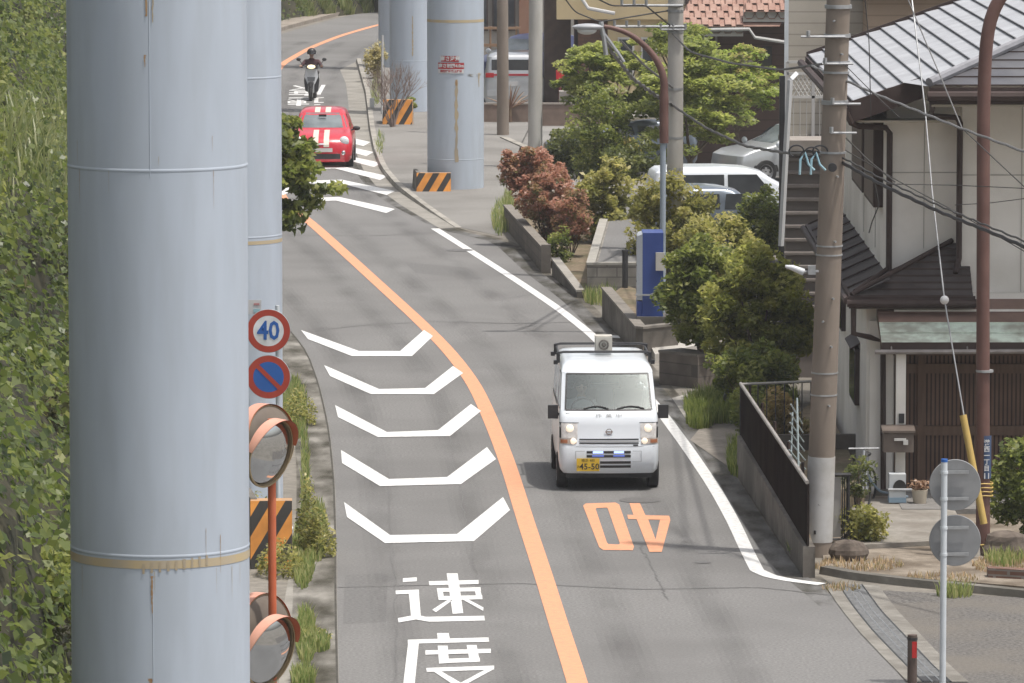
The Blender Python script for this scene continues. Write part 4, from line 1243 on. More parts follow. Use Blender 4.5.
# ================================================================ vehicles
class Body:
    """stack of rounded rings: profile rows are (z, front y, rear y, half width, corner radius, front bulge)"""
    def __init__(self, prof, L):
        self.p = prof; self.L = L
    def row(self, z):
        p = self.p
        if z <= p[0][0]: return p[0]
        for a, b in zip(p, p[1:]):
            if z <= b[0]:
                f = (z - a[0]) / (b[0] - a[0])
                return tuple(x + (y - x) * f for x, y in zip(a, b))
        return p[-1]
    def ring(self, row, nf=10, nc=5):
        z, yf, yr, hw, r, bu = row
        pts = []
        fr = lambda x: yf + bu * (x / hw) ** 2
        xs = [-(hw - r) + 2 * (hw - r) * i / nf for i in range(nf + 1)]
        pts += [(x, fr(x), z) for x in xs]
        yb = fr(hw - r)
        for i in range(1, nc + 1):
            a = PI / 2 * i / nc; pts.append((hw - r + r * math.sin(a), yb + r - r * math.cos(a), z))
        ns = 6
        for i in range(1, ns): pts.append((hw, yb + r + (yr - r - yb - r) * i / ns, z))
        for i in range(0, nc + 1):
            a = PI / 2 * i / nc; pts.append((hw - r + r * math.cos(a), yr - r + r * math.sin(a), z))
        pts += [(-x, yr, z) for x in xs[1:-1]]
        for i in range(0, nc + 1):
            a = PI / 2 * i / nc; pts.append((-(hw - r) - r * math.sin(a), yr - r + r * math.cos(a), z))
        for i in range(1, ns): pts.append((-hw, yr - r + (yb + r - yr + r) * i / ns, z))
        for i in range(0, nc):
            a = PI / 2 * i / nc; pts.append((-(hw - r) - r * math.cos(a), yb + r - r * math.sin(a), z))
        return pts
    def shell(self, mb, z0=None, z1=None, m=0, cap=True):
        rows = [r for r in self.p if (z0 is None or r[0] >= z0 - 1e-6) and (z1 is None or r[0] <= z1 + 1e-6)]
        if z0 is not None and rows[0][0] > z0 + 1e-6: rows.insert(0, self.row(z0))
        if z1 is not None and rows[-1][0] < z1 - 1e-6: rows.append(self.row(z1))
        rings = [self.ring(r) for r in rows]; n = len(rings[0])
        vs = [p for r in rings for p in r]
        fs = [(i * n + j, i * n + (j + 1) % n, (i + 1) * n + (j + 1) % n, (i + 1) * n + j) for i in range(len(rings) - 1) for j in range(n)]
        mb.add(vs, fs, m, True)
        if cap:
            mb.add(rings[-1], [tuple(range(n))], m, True); mb.add(rings[0], [tuple(range(n))[::-1]], m)
    def fy(self, x, z):
        _, yf, yr, hw, r, bu = self.row(z)
        t = max(0, abs(x) - (hw - r)); t = min(t, r * .995)
        xx = min(abs(x), hw - r) if t > 0 else abs(x)
        return yf + bu * (xx / hw) ** 2 + (r - math.sqrt(max(0, r * r - t * t)))
    def front(self, mb, pts, off=.004, m=0, nx=1):
        """pts: polygon in (x,z) laid on the front"""
        mb.flat([(x, self.fy(x, z) - off, z) for x, z in pts], m)
    def fgrid(self, mb, x0, x1, z0, z1, off=.004, m=0, nx=12, nz=6, shape=None, smooth=True):
        vs = []
        for j in range(nz + 1):
            z = z0 + (z1 - z0) * j / nz
            a, b = (x0, x1) if shape is None else shape(j / nz)
            for i in range(nx + 1):
                x = a + (b - a) * i / nx; vs.append((x, self.fy(x, z) - off, z))
        mb.add(vs, [(j * (nx + 1) + i, j * (nx + 1) + i + 1, (j + 1) * (nx + 1) + i + 1, (j + 1) * (nx + 1) + i) for j in range(nz) for i in range(nx)], m, smooth)
    def sx(self, z): return self.row(z)[3]
    def side(self, mb, poly, s, off=.004, m=0):
        mb.flat([(s * (self.sx(z) + off), y, z) for y, z in poly], m)

def wheel(parent, x, y, r, w, rim_m, s):
    RY = Matrix.Rotation(R(90), 3, 'Y')
    b = MB(); b.lathe([(r * .62, -w / 2), (r * .93, -w / 2), (r, -w * .36), (r, w * .36), (r * .93, w / 2), (r * .62, w / 2)], 28, (x, y, r), rot=RY)
    t_ = b.build('wheel', BLACK, parent)
    b = MB(); b.lathe([(.001, s * (w / 2 - .03)), (r * .2, s * (w / 2 - .01)), (r * .55, s * (w / 2 - .03)), (r * .64, s * (w / 2 + .002))], 24, (x, y, r), rot=RY)
    for k in range(6):
        a = k * PI / 3; b.box((x + s * (w / 2 - .008), y + r * .38 * math.cos(a), r + r * .38 * math.sin(a)), (.012, .05, .05), m=1)
    b.build('rim', [rim_m, BLACKP], t_)
RIMM = mat('rim_metal', (.35, .35, .36), (.42, .42, .43), rough=.4, metal=.5)
LAMPG = glass_mat('lamp_lens', (.9, .9, .9), .75)
CHROME = mat('chrome', (.6, .6, .62), (.55, .55, .57), rough=.12, metal=1.0)
SEATF = mat('seat_fabric', (.10, .10, .105), (.14, .14, .145), rough=.9)
INTER = mat('interior_grey', (.26, .27, .27), (.32, .33, .33), rough=.8)
WSGLASS = glass_mat('windscreen_glass', (.84, .92, .90), .86, .04, (.72, .80, .80))
SIDEG = glass_mat('side_glass', (.30, .34, .34), .55, .02)

# ---- white kei van
VG = G(607, 492)
van = thing('delivery_van', 'white box van with roof rack and loudspeaker driving towards the camera', 'van', (0, 0, 0))
VP_ = [(.27, .07, 3.26, .66, .10, .05), (.33, .015, 3.30, .705, .11, .05), (.45, 0, 3.31, .722, .12, .05), (.66, .0, 3.31, .724, .12, .05), (.70, .022, 3.31, .722, .11, .045), (.98, .055, 3.31, .718, .10, .045),
       (1.10, .085, 3.31, .712, .10, .045), (1.17, .14, 3.30, .705, .10, .045), (1.21, .19, 3.30, .70, .10, .045), (1.45, .40, 3.28, .685, .09, .045), (1.70, .62, 3.26, .668, .09, .045), (1.74, .67, 3.25, .660, .12, .05),
       (1.79, .84, 3.22, .63, .16, .06), (1.825, 1.15, 3.15, .57, .2, .06), (1.84, 1.6, 3.0, .45, .2, .06)]
VB = Body(VP_, 3.3)
# lower body, pillars and roof as one shell around an open cabin
b = MB()
VB.shell(b, .27, 1.19, cap=False); VB.shell(b, 1.71, 1.84, cap=False)
rg = VB.ring(VB.row(.27)); b.add(rg, [tuple(range(len(rg)))[::-1]])
rg = VB.ring(VB.row(1.84)); b.add(rg, [tuple(range(len(rg)))], 0, True)
# cargo side walls from behind the front doors and pillars
for s in (-1, 1):
    def ps(y0, y1, za=1.19, zb=1.71, yy=0):
        A = []; n_ = 4
        A = [(s * VB.sx(za + (zb - za) * i / n_), y0 + yy * i / n_, za + (zb - za) * i / n_) for i in range(n_ + 1)]
        B = [(s * VB.sx(za + (zb - za) * i / n_), y1 + yy * i / n_, za + (zb - za) * i / n_) for i in range(n_ + 1)]
        b.strip(A, B)
    ps(1.28, 1.38); ps(2.25, 2.33); ps(3.12, 3.20)
    # A pillar
    n_ = 6; A, B, Cc = [], [], []
    for i in range(n_ + 1):
        z = 1.19 + .52 * i / n_; hw = VB.sx(z); r_ = VB.row(z)[4]
        A.append((s * (hw - .075), VB.fy(hw - .075, z) - .002, z)); B.append((s * (hw - .01), VB.fy(hw - .01, z) - .002, z)); Cc.append((s * (hw + .001), VB.fy(hw - .004, z) + .09, z))
    b.strip(A, B, 0, True); b.strip(B, Cc, 0, True)
# rear end above the waist
b.bb(-.66, .66, 3.22, 3.27, 1.15, 1.25); b.bb(-.64, .64, 3.2, 3.25, 1.60, 1.74)
b.build('body', WHITE, van)
b = MB(); b.bb(-.64, .64, .35, 3.15, .42, .50); b.bb(-.62, .62, .16, .55, .95, 1.165, m=1); b.bb(-.3, -.1, .3, .52, 1.165, 1.20, m=1)
b.build('interior', [BLACKP, INTER], van)
for sx_ in (-.34, .34):
    b = MB(); b.bb(sx_ - .23, sx_ + .23, .85, 1.30, .62, .80); b.box((sx_, 1.36, 1.08), (.44, .12, .62), rot=Matrix.Rotation(R(-12), 3, 'X')); b.box((sx_, 1.42, 1.47), (.24, .09, .18)); b.build('seat', SEATF, van)
b = MB(); b.lathe([(.175, 0), (.19, .012), (.175, .024), (.16, .012), (.175, 0)], 24, (-.34, .66, 1.16), rot=Matrix.Rotation(R(55), 3, 'X')); b.box((-.34, .66, 1.16), (.3, .02, .05)); b.build('steering_wheel', BLACKP, van)
b = MB(); VB.fgrid(b, 0, 0, 1.195, 1.705, off=.001, nx=16, nz=6, shape=lambda f: (-(.640 - .035 * f), .640 - .035 * f))
o = b.build('windscreen', WSGLASS, van)
b = MB()
for z, h in ((1.205, .03), (1.698, .022)):
    VB.fgrid(b, -.62 if z < 1.4 else -.595, .62 if z < 1.4 else .595, z - h / 2, z + h / 2, off=.004, nx=16, nz=1)
for s in (-1, 1):
    VB.fgrid(b, 0, 0, 1.2, 1.70, off=.005, nx=1, nz=6, shape=lambda f: ((.614 - .035 * f) * s, (.638 - .035 * f) * s))
b.build('screen_seal', BLACKP, o)
b = MB()
for x0, x1 in ((-.36, -.0), (.12, .52)):
    P_ = [(x0 + (x1 - x0) * i / 8, 0, 1.222 + .035 * math.sin(PI * i / 8)) for i in range(9)]
    b.tube([(x, VB.fy(x, z) - .02, z) for x, _, z in P_], .010, 5)
b.build('wiper', BLACKP, van)
b = MB()
for s in (-1, 1):
    VB.side(b, [(.32, 1.20), (1.27, 1.20), (1.27, 1.68), (.72, 1.68)], s, -.004); VB.side(b, [(1.39, 1.20), (2.24, 1.20), (2.24, 1.68), (1.39, 1.68)], s, -.004); VB.side(b, [(2.34, 1.20), (3.11, 1.20), (3.11, 1.68), (2.34, 1.68)], s, -.004)
b.bb(-.60, .60, 3.235, 3.245, 1.25, 1.58)
b.build('side_glass', SIDEG, van)
b = MB()
for s in (-1, 1):
    for y in (1.33, 2.29): VB.side(b, [(y - .006, .5), (y + .006, .5), (y + .006, 1.18), (y - .006, 1.18)], s, .003)
    VB.side(b, [(1.12, .93), (1.24, .93), (1.24, .96), (1.12, .96)], s, .012); VB.side(b, [(1.3, 1.16), (3.1, 1.16), (3.1, 1.18), (1.3, 1.18)], s, .004)
b.build('door_trim', BLACKP, van)
# headlights
for s in (-1, 1):
    b = MB()
    poly = [(.45, .80), (.455, 1.00), (.50, 1.02), (.655, 1.03), (.69, 1.0), (.70, .80)]
    VB.fgrid(b, .455 * s, .70 * s, .80, 1.02, off=.006, m=0, nx=6, nz=5)
    VB.fgrid(b, .47 * s, .715 * s, .715, .795, off=.010, m=1, nx=6, nz=3)
    hl = b.build('headlight', [mat('lamp_reflector', (.62, .60, .58), (.78, .77, .76), rough=.2, scale=22), mat('lower_lamp_housing', (.45, .36, .30), (.60, .52, .46), rough=.2, scale=20)], van)
    b = MB(); x = .565 * s; b.ball((x, VB.fy(x, .93) - .005, .94), .058, 8, sy=.3); x = .515 * s; b.ball((x, VB.fy(x, .755) - .01, .755), .046, 8, sy=.3)
    b.build('lit_bulb', emit_mat('warm_bulb', (1, .86, .68), .45), hl)
    b = MB(); x = .64 * s; VB.fgrid(b, .60 * s, .70 * s, .73, .78, off=.014, nx=3, nz=1); b.build('amber_lens', mat('amber', (.40, .16, .08), rough=.3), hl)
    b = MB(); VB.fgrid(b, .44 * s, .705 * s, 1.02, 1.03, off=.008, nx=5, nz=1); VB.fgrid(b, .69 * s, .715 * s, .80, 1.03, off=.009, nx=2, nz=2); b.build('lamp_edge', BLACKP, hl)
b = MB()
for z in (.770, .715):
    VB.fgrid(b, -.43, .43, z, z + .022, off=.008, nx=12, nz=1, m=0)
VB.fgrid(b, -.44, .44, .745, .765, off=.016, nx=12, nz=1, m=1)
b.build('upper_grille', [BLACKP, mat('grille_silver', (.42, .43, .44), rough=.3)], van)
b = MB()
for z in (.575, .515):
    VB.fgrid(b, -.325, .315, z, z + .038, off=.006, nx=12, nz=1)
for z in (.422, .36):
    VB.fgrid(b, -.13, .315, z, z + .038, off=.006, nx=8, nz=1)
VB.fgrid(b, .35, .42, .685, .708, off=.010, nx=2, nz=1)
b.build('lower_grille', BLACKP, van)
GROOVE = mat('panel_gap', (.34, .36, .38), rough=.6)
b = MB()
for x0, x1, z0, z1 in ((-.48, -.35, .605, .612), (.34, .47, .605, .612), (.463, .47, .45, .61), (.34, .47, .45, .457), (-.487, -.48, .49, .61), (-.48, .48, .678, .684), (-.66, .66, .669, .674)):
    VB.fgrid(b, x0, x1, z0, z1, off=.006, nx=4, nz=1)
b.build('bumper_groove', GROOVE, van)
for x0, x1 in ((-.235, -.085), (.07, .215)):
    b = MB(); VB.fgrid(b, x0, x1, .578, .612, off=.014, nx=3, nz=1, m=0); VB.fgrid(b, x0 - .01, x1 + .01, .53, .552, off=.013, nx=3, nz=1, m=1)
    b.build('blue_lamp', [emit_mat('blue_light', (.38, .50, 1.0), 1.1), emit_mat('blue_glow', (.12, .18, .6), .35)], van)
# round emblem with a bar
b = MB(); ec = Vector((0, VB.fy(0, .895) - .012, .895)); disc(b, ec, .034, .047, 0, 28); b.box(ec, (.11, .008, .020))
b.build('emblem', CHROME, van)
b = MB()
for i, ch in enumerate('作業中'):
    x = -.145 + .145 * i; b.text(ch, .075, Matrix.Translation((x, VB.fy(x, 1.125) - .012, 1.128)) @ Matrix.Rotation(R(68), 4, 'X'), 0, sx=1.3)
b.build('hood_writing', mat('writing_grey', (.30, .31, .32), rough=.6), van)
b = MB(); pc = Vector((-.305, VB.fy(-.3, .41) - .03, .41)); b.box(pc, (.33, .012, .19)); o = b.build('number_plate', mat('plate_yellow', (.72, .48, .04), (.66, .43, .04), rough=.5), van)
b = MB(); FM = Matrix.Rotation(R(90), 4, 'X')
b.text('45-50', .125, Matrix.Translation(pc + Vector((.02, -.010, -.03))) @ FM, 0, bold=.002); b.text('横浜 480', .052, Matrix.Translation(pc + Vector((0, -.010, .062))) @ FM, 0)
b.text('あ', .05, Matrix.Translation(pc + Vector((-.14, -.010, -.03))) @ FM, 0)
b.build('plate_writing', mat('plate_black', (.03, .03, .03), rough=.6), o)
for s in (-1, 1):
    b = MB(); b.box((s * .80, .36, 1.16), (.15, .07, .20)); b.tube([(s * .70, .40, 1.12), (s * .76, .37, 1.12)], .022, 8); b.build('wing_mirror', BLACKP, van)
for s in (-1, 1):
    for y in (.60, 2.75):
        wheel(van, s * .66, y, .27, .16, RIMM, s)
        
for s in (-1, 1):
    for y in (.60, 2.75):
        b = MB()
        b.flat([(s * (VB.sx(.4) + .003), y + .31 * math.cos(R(a)), max(.275, .27 + .31 * math.sin(R(a)))) for a in range(0, 181, 12)])
        b.build('wheel_arch', BLACK, van)
b = MB(); b.bb(-.62, .62, .12, 3.2, .20, .28); b.build('underbody', BLACK, van)
# roof rack
for y in (1.75, 2.95):
    b = MB(); b.tube([(-.68, y, 1.885), (-.60, y, 1.905), (.60, y, 1.905), (.68, y, 1.885)], .019, 8)
    for s in (-1, 1):
        b.box((s * .675, y, 1.82), (.05, .05, .16)); b.box((s * .715, y, 1.75), (.06, .07, .06))
    b.build('rack_bar', BLACKP, van)
for s in (-1, 1):
    b = MB(); b.tube([(s * .66, 1.7, 1.86), (s * .66, 3.0, 1.86)], .016, 6); b.build('rack_rail', BLACKP, van)
spk = MB(); spk.box((.0, 2.0, 2.0), (.25, .25, .26)); spk.box((.0, 1.87, 2.0), (.225, .03, .235))
spk_o = spk.build('loudspeaker', mat('speaker_case', (.52, .50, .45), (.46, .44, .40), rough=.6), van)
b = MB(); b.lathe([(.078, 0), (.078, .02), (.06, .022), (.05, -.01), (.03, .0), (.022, .02), (.001, .024)], 28, (.0, 1.853, 2.0), rot=RX); b.build('horn', mat('speaker_horn', (.10, .09, .08), (.2, .19, .17), rough=.6, scale=40), spk_o)
van.location = VG + Vector((.03, 0, 0)); van.scale = (1.025, 1, 1); van.rotation_euler = (0, 0, R(1.6))

# ---- people (one skinned surface each)
def skin_body(name, verts, edges, radii, m, parent, sub=2):
    me = bpy.data.meshes.new(name); me.from_pydata(verts, edges, [])
    o = bpy.data.objects.new(name, me); C.objects.link(o)
    md = o.modifiers.new('s', 'SKIN'); md.use_smooth_shade = True
    lay = me.skin_vertices[0].data if me.skin_vertices else None
    if lay is None:
        bpy.context.view_layer.objects.active = o
        me.attributes.new('skin', 'FLOAT', 'POINT')
    for i, r in enumerate(radii):
        rr = r if isinstance(r, tuple) else (r, r)
        me.skin_vertices[0].data[i].radius = rr
        me.skin_vertices[0].data[i].use_root = (i == 0)
    s = o.modifiers.new('u', 'SUBSURF'); s.levels = sub; s.render_levels = sub
    bpy.context.view_layer.update()
    dg = bpy.context.evaluated_depsgraph_get()
    nm = bpy.data.meshes.new_from_object(o.evaluated_get(dg))
    bpy.data.objects.remove(o)
    nm.materials.clear(); nm.materials.append(m)
    for p in nm.polygons: p.use_smooth = True
    ob = bpy.data.objects.new(name, nm); C.objects.link(ob)
    if parent is not None: ob.parent = parent
    return ob
SKIN = mat('skin', (.42, .26, .19), (.46, .29, .21), rough=.55)
MAROON = mat('maroon_jacket', (.055, .022, .026), (.085, .035, .04), rough=.85, scale=9)
DARKT = mat('dark_trousers', (.03, .03, .035), (.045, .045, .05), rough=.9)

def two_mats(ob, fn, mats):
    """surface regions of one continuous figure: fn(centre) -> material index"""
    me = ob.data; me.materials.clear()
    for m_ in mats: me.materials.append(m_)
    for p in me.polygons: p.material_index = fn(p.center)

def sitter(label, loc, hands, m_top, name='person', knees_y=-.38, feet=((-.14, -.40, -.42), (.14, -.40, -.42)), helmet=None, face=True):
    """seated figure facing -Y; origin at the seat surface"""
    t = thing(name, label, 'person', (0, 0, 0))
    V = [(0, 0, .09), (0, -.01, .28), (0, -.02, .44), (0, -.03, .53), (0, -.05, .60), (0, -.06, .64)]
    Rd = [(.15, .12), (.15, .11), (.18, .11), (.10, .08), (.055, .055), (.05, .05)]
    E_ = [(0, 1), (1, 2), (2, 3), (3, 4), (4, 5)]
    def chain(a, pts, rs):
        for p, r in zip(pts, rs):
            V.append(p); Rd.append(r); E_.append((a, len(V) - 1)); a = len(V) - 1
        return a
    for s, hd in zip((-1, 1), hands):
        sh = Vector((s * .20, -.02, .47)); hv = Vector(hd); el = sh.lerp(hv, .5) + Vector((s * .05, .05, -.10))
        chain(2, [tuple(sh), tuple(el), tuple(el.lerp(hv, .85)), tuple(hv)], [(.065, .065), (.05, .05), (.034, .034), (.03, .03)])
    for s, ft in zip((-1, 1), feet):
        kn = Vector((s * .15, knees_y, .08)); f = Vector(ft)
        chain(0, [(s * .10, -.06, .07), tuple(kn), tuple(kn.lerp(f, .5) + Vector((0, .02, 0))), tuple(f), (f.x, f.y - .14, f.z - .02)], [(.095, .09), (.07, .07), (.055, .055), (.04, .04), (.035, .03)])
    body = skin_body('body', V, E_, Rd, m_top, t)
    def pick(c):
        if c.z > .565: return 1
        for hd in hands:
            if (c - Vector(hd)).length < .10: return 1
        if c.z < .17 and c.y < -.02 or c.z < .06: return 2
        return 0
    two_mats(body, pick, [m_top, SKIN, DARKT])
    # head with brow, nose, chin, ears
    b = MB(); hc = Vector((0, -.08, .715))
    b.ball(hc, .105, 12, sx=.76, sy=.92, sz=1.08); b.ball(hc + Vector((0, -.02, -.055)), .066, 8, sx=.85, sy=1.0, sz=1.0)
    b.add([hc + Vector(p) for p in ((-.014, -.088, -.03), (.014, -.088, -.03), (0, -.118, -.025), (0, -.094, .02))], [(0, 1, 2), (1, 3, 2), (3, 0, 2)], 0)
    for s in (-1, 1): b.ball(hc + Vector((s * .08, .01, -.01)), .024, 6, sx=.4)
    for s in (-1, 1): b.ball(hc + Vector((s * .032, -.088, .008)), .012, 6, m=1)
    b.box(hc + Vector((0, -.089, -.062)), (.045, .008, .010), m=2)
    h_ = b.build('head', [SKIN, BLACKP, mat('lips', (.3, .13, .11), rough=.6)], t)
    if helmet:
        b = MB(); pr = [(.142 * math.sin(R(a)), .142 * math.cos(R(a))) for a in range(0, 106, 9)]
        b.lathe(pr, 28, hc + Vector((0, .012, .02)), m=0)
        b.lathe([(.145, -.035), (.15, -.02), (.145, 0)], 28, hc + Vector((0, .012, .02)), m=1)
        b.build('helmet', helmet, t)
        b = MB(); A, B = [], []
        for i in range(13):
            a = R(-150 + 120 * i / 12); A.append(hc + Vector((.15 * math.cos(a), .012 + .15 * math.sin(a), .07))); B.append(hc + Vector((.153 * math.cos(a), .012 + .16 * math.sin(a), -.02)))
        b.strip(A, B, 0, True); b.build('visor', mat('visor_glass', (.04, .04, .045), rough=.1, spec=.8), t)
    else:
        b = MB(); pr = [(.112 * math.sin(R(a)) , .118 * math.cos(R(a))) for a in range(0, 84, 9)]
        b.lathe(pr, 22, hc + Vector((0, .02, .01))); b.build('hair', mat('black_hair', (.02, .018, .016), rough=.7), t)
    # hands
    for s, hd in zip((-1, 1), hands):
        for k in range(4):
            q = Vector(hd) + Vector(((k - 1.5) * .019, -.03, .0))
            skin_like = MB(); skin_like.tube([q, q + Vector((0, -.035, .008)), q + Vector((0, -.055 - .004 * (k % 2), -.015)), q + Vector((0, -.045, -.04))], [.010, .0095, .009, .007], 6)
            skin_like.build('finger', SKIN, body)
        q = Vector(hd) + Vector((-s * .03, -.015, .0)); b = MB(); b.tube([q, q + Vector((-s * .025, -.02, -.01)), q + Vector((-s * .03, -.04, -.03))], [.012, .011, .008], 6); b.build('thumb', SKIN, body)
    return t
LIGHTBLUE = mat('pale_work_shirt', (.34, .36, .38), (.4, .42, .44), rough=.9)
drv = sitter('driver in a pale shirt holding the wheel inside the white van', (0, 0, 0), ((-.14, -.36, .36), (.14, -.36, .36)), LIGHTBLUE, knees_y=-.36, feet=((-.12, -.50, -.28), (.12, -.50, -.28)))
Mv = Matrix.Translation(VG) @ Matrix.Rotation(R(1.6), 4, 'Z')
drv.location = Mv @ Vector((-.34, 1.12, .80)); drv.location.z = .78
drv.rotation_euler = (0, 0, R(1.6)); drv.scale = (.93, .93, .93)

# ---- generic small car builder
def car(name, label, cat, prof, L, paint, wheels, wr, windows, wind_z, loc, rz, glass=SIDEG, group=None, lamps=None, extra=None, ws_shape=None, rear=False, tail=None):
    t = thing(name, label, cat, (0, 0, 0), group)
    B_ = Body(prof, L); b = MB(); B_.shell(b); b.build('body', paint, t)
    if ws_shape:
        b = MB(); B_.fgrid(b, 0, 0, wind_z[0], wind_z[1], off=.006, nx=10, nz=5, shape=ws_shape); b.build('windscreen', GLASSD if glass is None else WSD, t)
    for s in (-1, 1):
        for w_ in windows:
            b = MB(); B_.side(b, w_, s, .006); b.build('side_window', GLASSD, t)
    for s in (-1, 1):
        for y in wheels:
            wheel(t, s * (prof[2][3] - .08), y, wr, .2, RIMM, s)
    for s in (-1, 1):
        for y in wheels:
            b = MB()
            b.flat([(s * (B_.sx(.45) + .003), y + (wr + .05) * math.cos(R(a)), max(prof[0][0] + .01, wr + (wr + .05) * math.sin(R(a)))) for a in range(0, 181, 12)])
            b.build('wheel_arch', BLACK, t)
    if extra: extra(t, B_)
    t.location = loc; t.rotation_euler = (0, 0, rz)
    return t
WSD = mat('reflecting_screen', (.10, .12, .13), (.20, .23, .24), rough=.08, spec=.9, scale=1.6)
REDP = mat('red_car_paint', (.55, .018, .035), (.50, .016, .032), rough=.3, coat=.8)
# red hatchback with two white stripes
FP_ = [(.16, .12, 3.45, .72, .2, .1), (.25, .03, 3.52, .79, .25, .14), (.42, .0, 3.55, .81, .28, .18), (.62, .02, 3.55, .815, .3, .22), (.74, .10, 3.54, .81, .32, .24), (.83, .28, 3.52, .79, .34, .22), (.90, .55, 3.48, .765, .34, .16), (.955, .85, 3.45, .74, .3, .12),
       (.99, 1.0, 3.42, .72, .26, .10), (1.15, 1.25, 3.32, .68, .22, .10), (1.32, 1.50, 3.16, .62, .2, .10), (1.40, 1.66, 3.0, .57, .2, .1), (1.45, 1.95, 2.8, .48, .2, .1), (1.475, 2.2, 2.6, .3, .15, .1)]
def fiat_extra(t, B_):
    ST_ = mat('cream_stripe', (.68, .62, .52), (.62, .57, .48), rough=.35)
    for x0, x1 in ((-.21, -.07), (.07, .21)):
        for z0, z1, n_ in ((.56, .955, 40), (1.37, 1.473, 30)):
            b = MB(); B_.fgrid(b, x0, x1, z0, z1, off=.012, nx=2, nz=n_)
            b.build('painted_stripe', ST_, t)
    b = MB(); B_.fgrid(b, -.50, .50, .24, .38, off=.008, nx=10, nz=2); b.build('lower_grille', BLACKP, t)
    b = MB(); B_.fgrid(b, -.30, .30, .43, .53, off=.012, nx=6, nz=1); b.build('number_plate', mat('pale_plate', (.5, .5, .48), rough=.6), t)
    b = MB(); B_.fgrid(b, -.16, .16, .62, .66, off=.012, nx=4, nz=1); b.build('badge_bar', CHROME, t)
    for s in (-1, 1):
        b = MB(); x, z = s * .60, .70; b.ball((x, B_.fy(x, z) + .03, z), .13, 10, sy=.6); hl = b.build('headlight', mat('lamp_clear', (.55, .58, .60), (.75, .77, .8), rough=.15, scale=30), t)
        b = MB(); x, z = s * .58, .40; b.ball((x, B_.fy(x, z) + .01, z), .06, 8, sy=.4); b.build('fog_lamp', CHROME, t)
        b = MB(); b.ball((s * .90, 1.15, .98), .10, 8, sx=1.0, sy=.5, sz=.62); b.tube([(s * .76, 1.15, .93), (s * .86, 1.15, .96)], .02, 6); b.build('wing_mirror', BLACKP, t)
    b = MB(); B_.fgrid(b, 0, 0, 1.0, 1.35, off=.009, nx=10, nz=1, shape=lambda f: (-.20, .16)); b.build('dark_reflection_band', mat('dark_cabin_strip', (.015, .018, .02), rough=.2), t) if False else None
    b = MB(); b.bb(-.1, .1, 1.32, 1.36, 1.27, 1.33); b.build('rear_view_mirror', BLACKP, t)
FG = G(321, 168.5)
car('compact_car', 'small red hatchback with two cream stripes coming round the bend', 'car', FP_, 3.55, REDP, (.70, 2.85), .30, [[(1.30, .98), (2.35, .99), (2.25, 1.34), (1.66, 1.34)]], (1.0, 1.36), FG, R(0), extra=fiat_extra, ws_shape=lambda f: (-(.655 - .12 * f), .655 - .12 * f))
# cars in the car park, seen from the side or behind
def hatch_prof(hw, h, L, hood=.95, belt=.95):
    return [(.18, .10, L - .1, hw * .92, .15, .08), (.3, .02, L - .02, hw * .98, .2, .1), (.5, 0, L, hw, .22, .12), (.72, .05, L, hw, .22, .12), (.84, .3, L - .02, hw * .98, .22, .1), (belt, hood, L - .04, hw * .95, .2, .08),
            (belt + .04, hood + .1, L - .08, hw * .93, .18, .08), (h * .78, hood + .55, L - .25, hw * .86, .18, .08), (h - .10, hood + .85, L - .42, hw * .80, .18, .08), (h - .03, hood + 1.15, L - .6, hw * .70, .18, .08), (h, hood + 1.5, L - 1.0, hw * .5, .18, .08)]
def van_prof(hw, h, L):
    return [(.2, .08, L - .05, hw * .93, .12, .06), (.35, .0, L, hw * .99, .15, .08), (.8, .05, L, hw, .16, .1), (.98, .35, L, hw * .985, .18, .1), (1.06, .62, L - .01, hw * .97, .18, .08), (h - .28, 1.25, L - .06, hw * .90, .15, .06), (h - .12, 1.48, L - .1, hw * .86, .15, .06), (h - .04, 1.8, L - .2, hw * .78, .2, .06), (h, 2.3, L - .5, hw * .6, .2, .06)]
SILV = mat('silver_car_paint', (.42, .44, .46), (.45, .47, .49), rough=.3, metal=.4, coat=.5)
NAVY = mat('navy_car_paint', (.03, .04, .13), (.035, .045, .15), rough=.3, coat=.6)
SLATE = mat('slate_car_paint', (.14, .17, .21), (.16, .19, .23), rough=.3, metal=.4, coat=.5)
def tail_extra(t, B_):
    yr = B_.L
    b = MB(); b.bb(-.62, .62, yr - .045, yr - .028, 1.12, 1.52); b.build('rear_window', GLASSD, t)
    for s in (-1, 1):
        b = MB(); b.bb(min(s * .55, s * .80), max(s * .55, s * .80), yr - .03, yr + .012, .98, 1.12); b.build('tail_light', mat('tail_red', (.42, .03, .035), rough=.25), t)
    b = MB(); b.bb(-.55, .55, yr - .02, yr + .01, 1.03, 1.09); b.build('tail_bar', mat('tail_bar_red', (.40, .04, .05), rough=.3), t)
    b = MB(); b.bb(-.17, .17, yr, yr + .015, .72, .86); b.build('number_plate', mat('rear_plate', (.5, .5, .5), rough=.6), t)
    b = MB(); b.bb(-.75, .75, yr - .02, yr + .03, .42, .60); b.build('rear_bumper', SILV, t)
vl = G(512, 110)
car('minivan', 'silver minivan seen from behind with red tail lights, between the two thin poles', 'van', van_prof(.85, 1.72, 4.2), 4.2, SILV, (.8, 3.4), .31, [[(1.3, 1.08), (2.3, 1.08), (2.3, 1.48), (1.5, 1.48)], [(2.4, 1.08), (3.8, 1.08), (3.7, 1.48), (2.4, 1.48)]], (1.1, 1.5), vl + Vector((0, 4.3, 0)), R(180), extra=tail_extra)
vb = G(516, 88)
def blue_extra(t, B_):
    b = MB(); B_.fgrid(b, -.60, .60, 1.02, 1.4, off=.01, nx=6, nz=3); b.build('windscreen', WSD, t)
    for s in (-1, 1):
        b = MB(); b.ball((s * .97, 1.15, 1.0), .12, 8, sx=1, sy=.5, sz=.7); b.build('wing_mirror', WHITE, t)
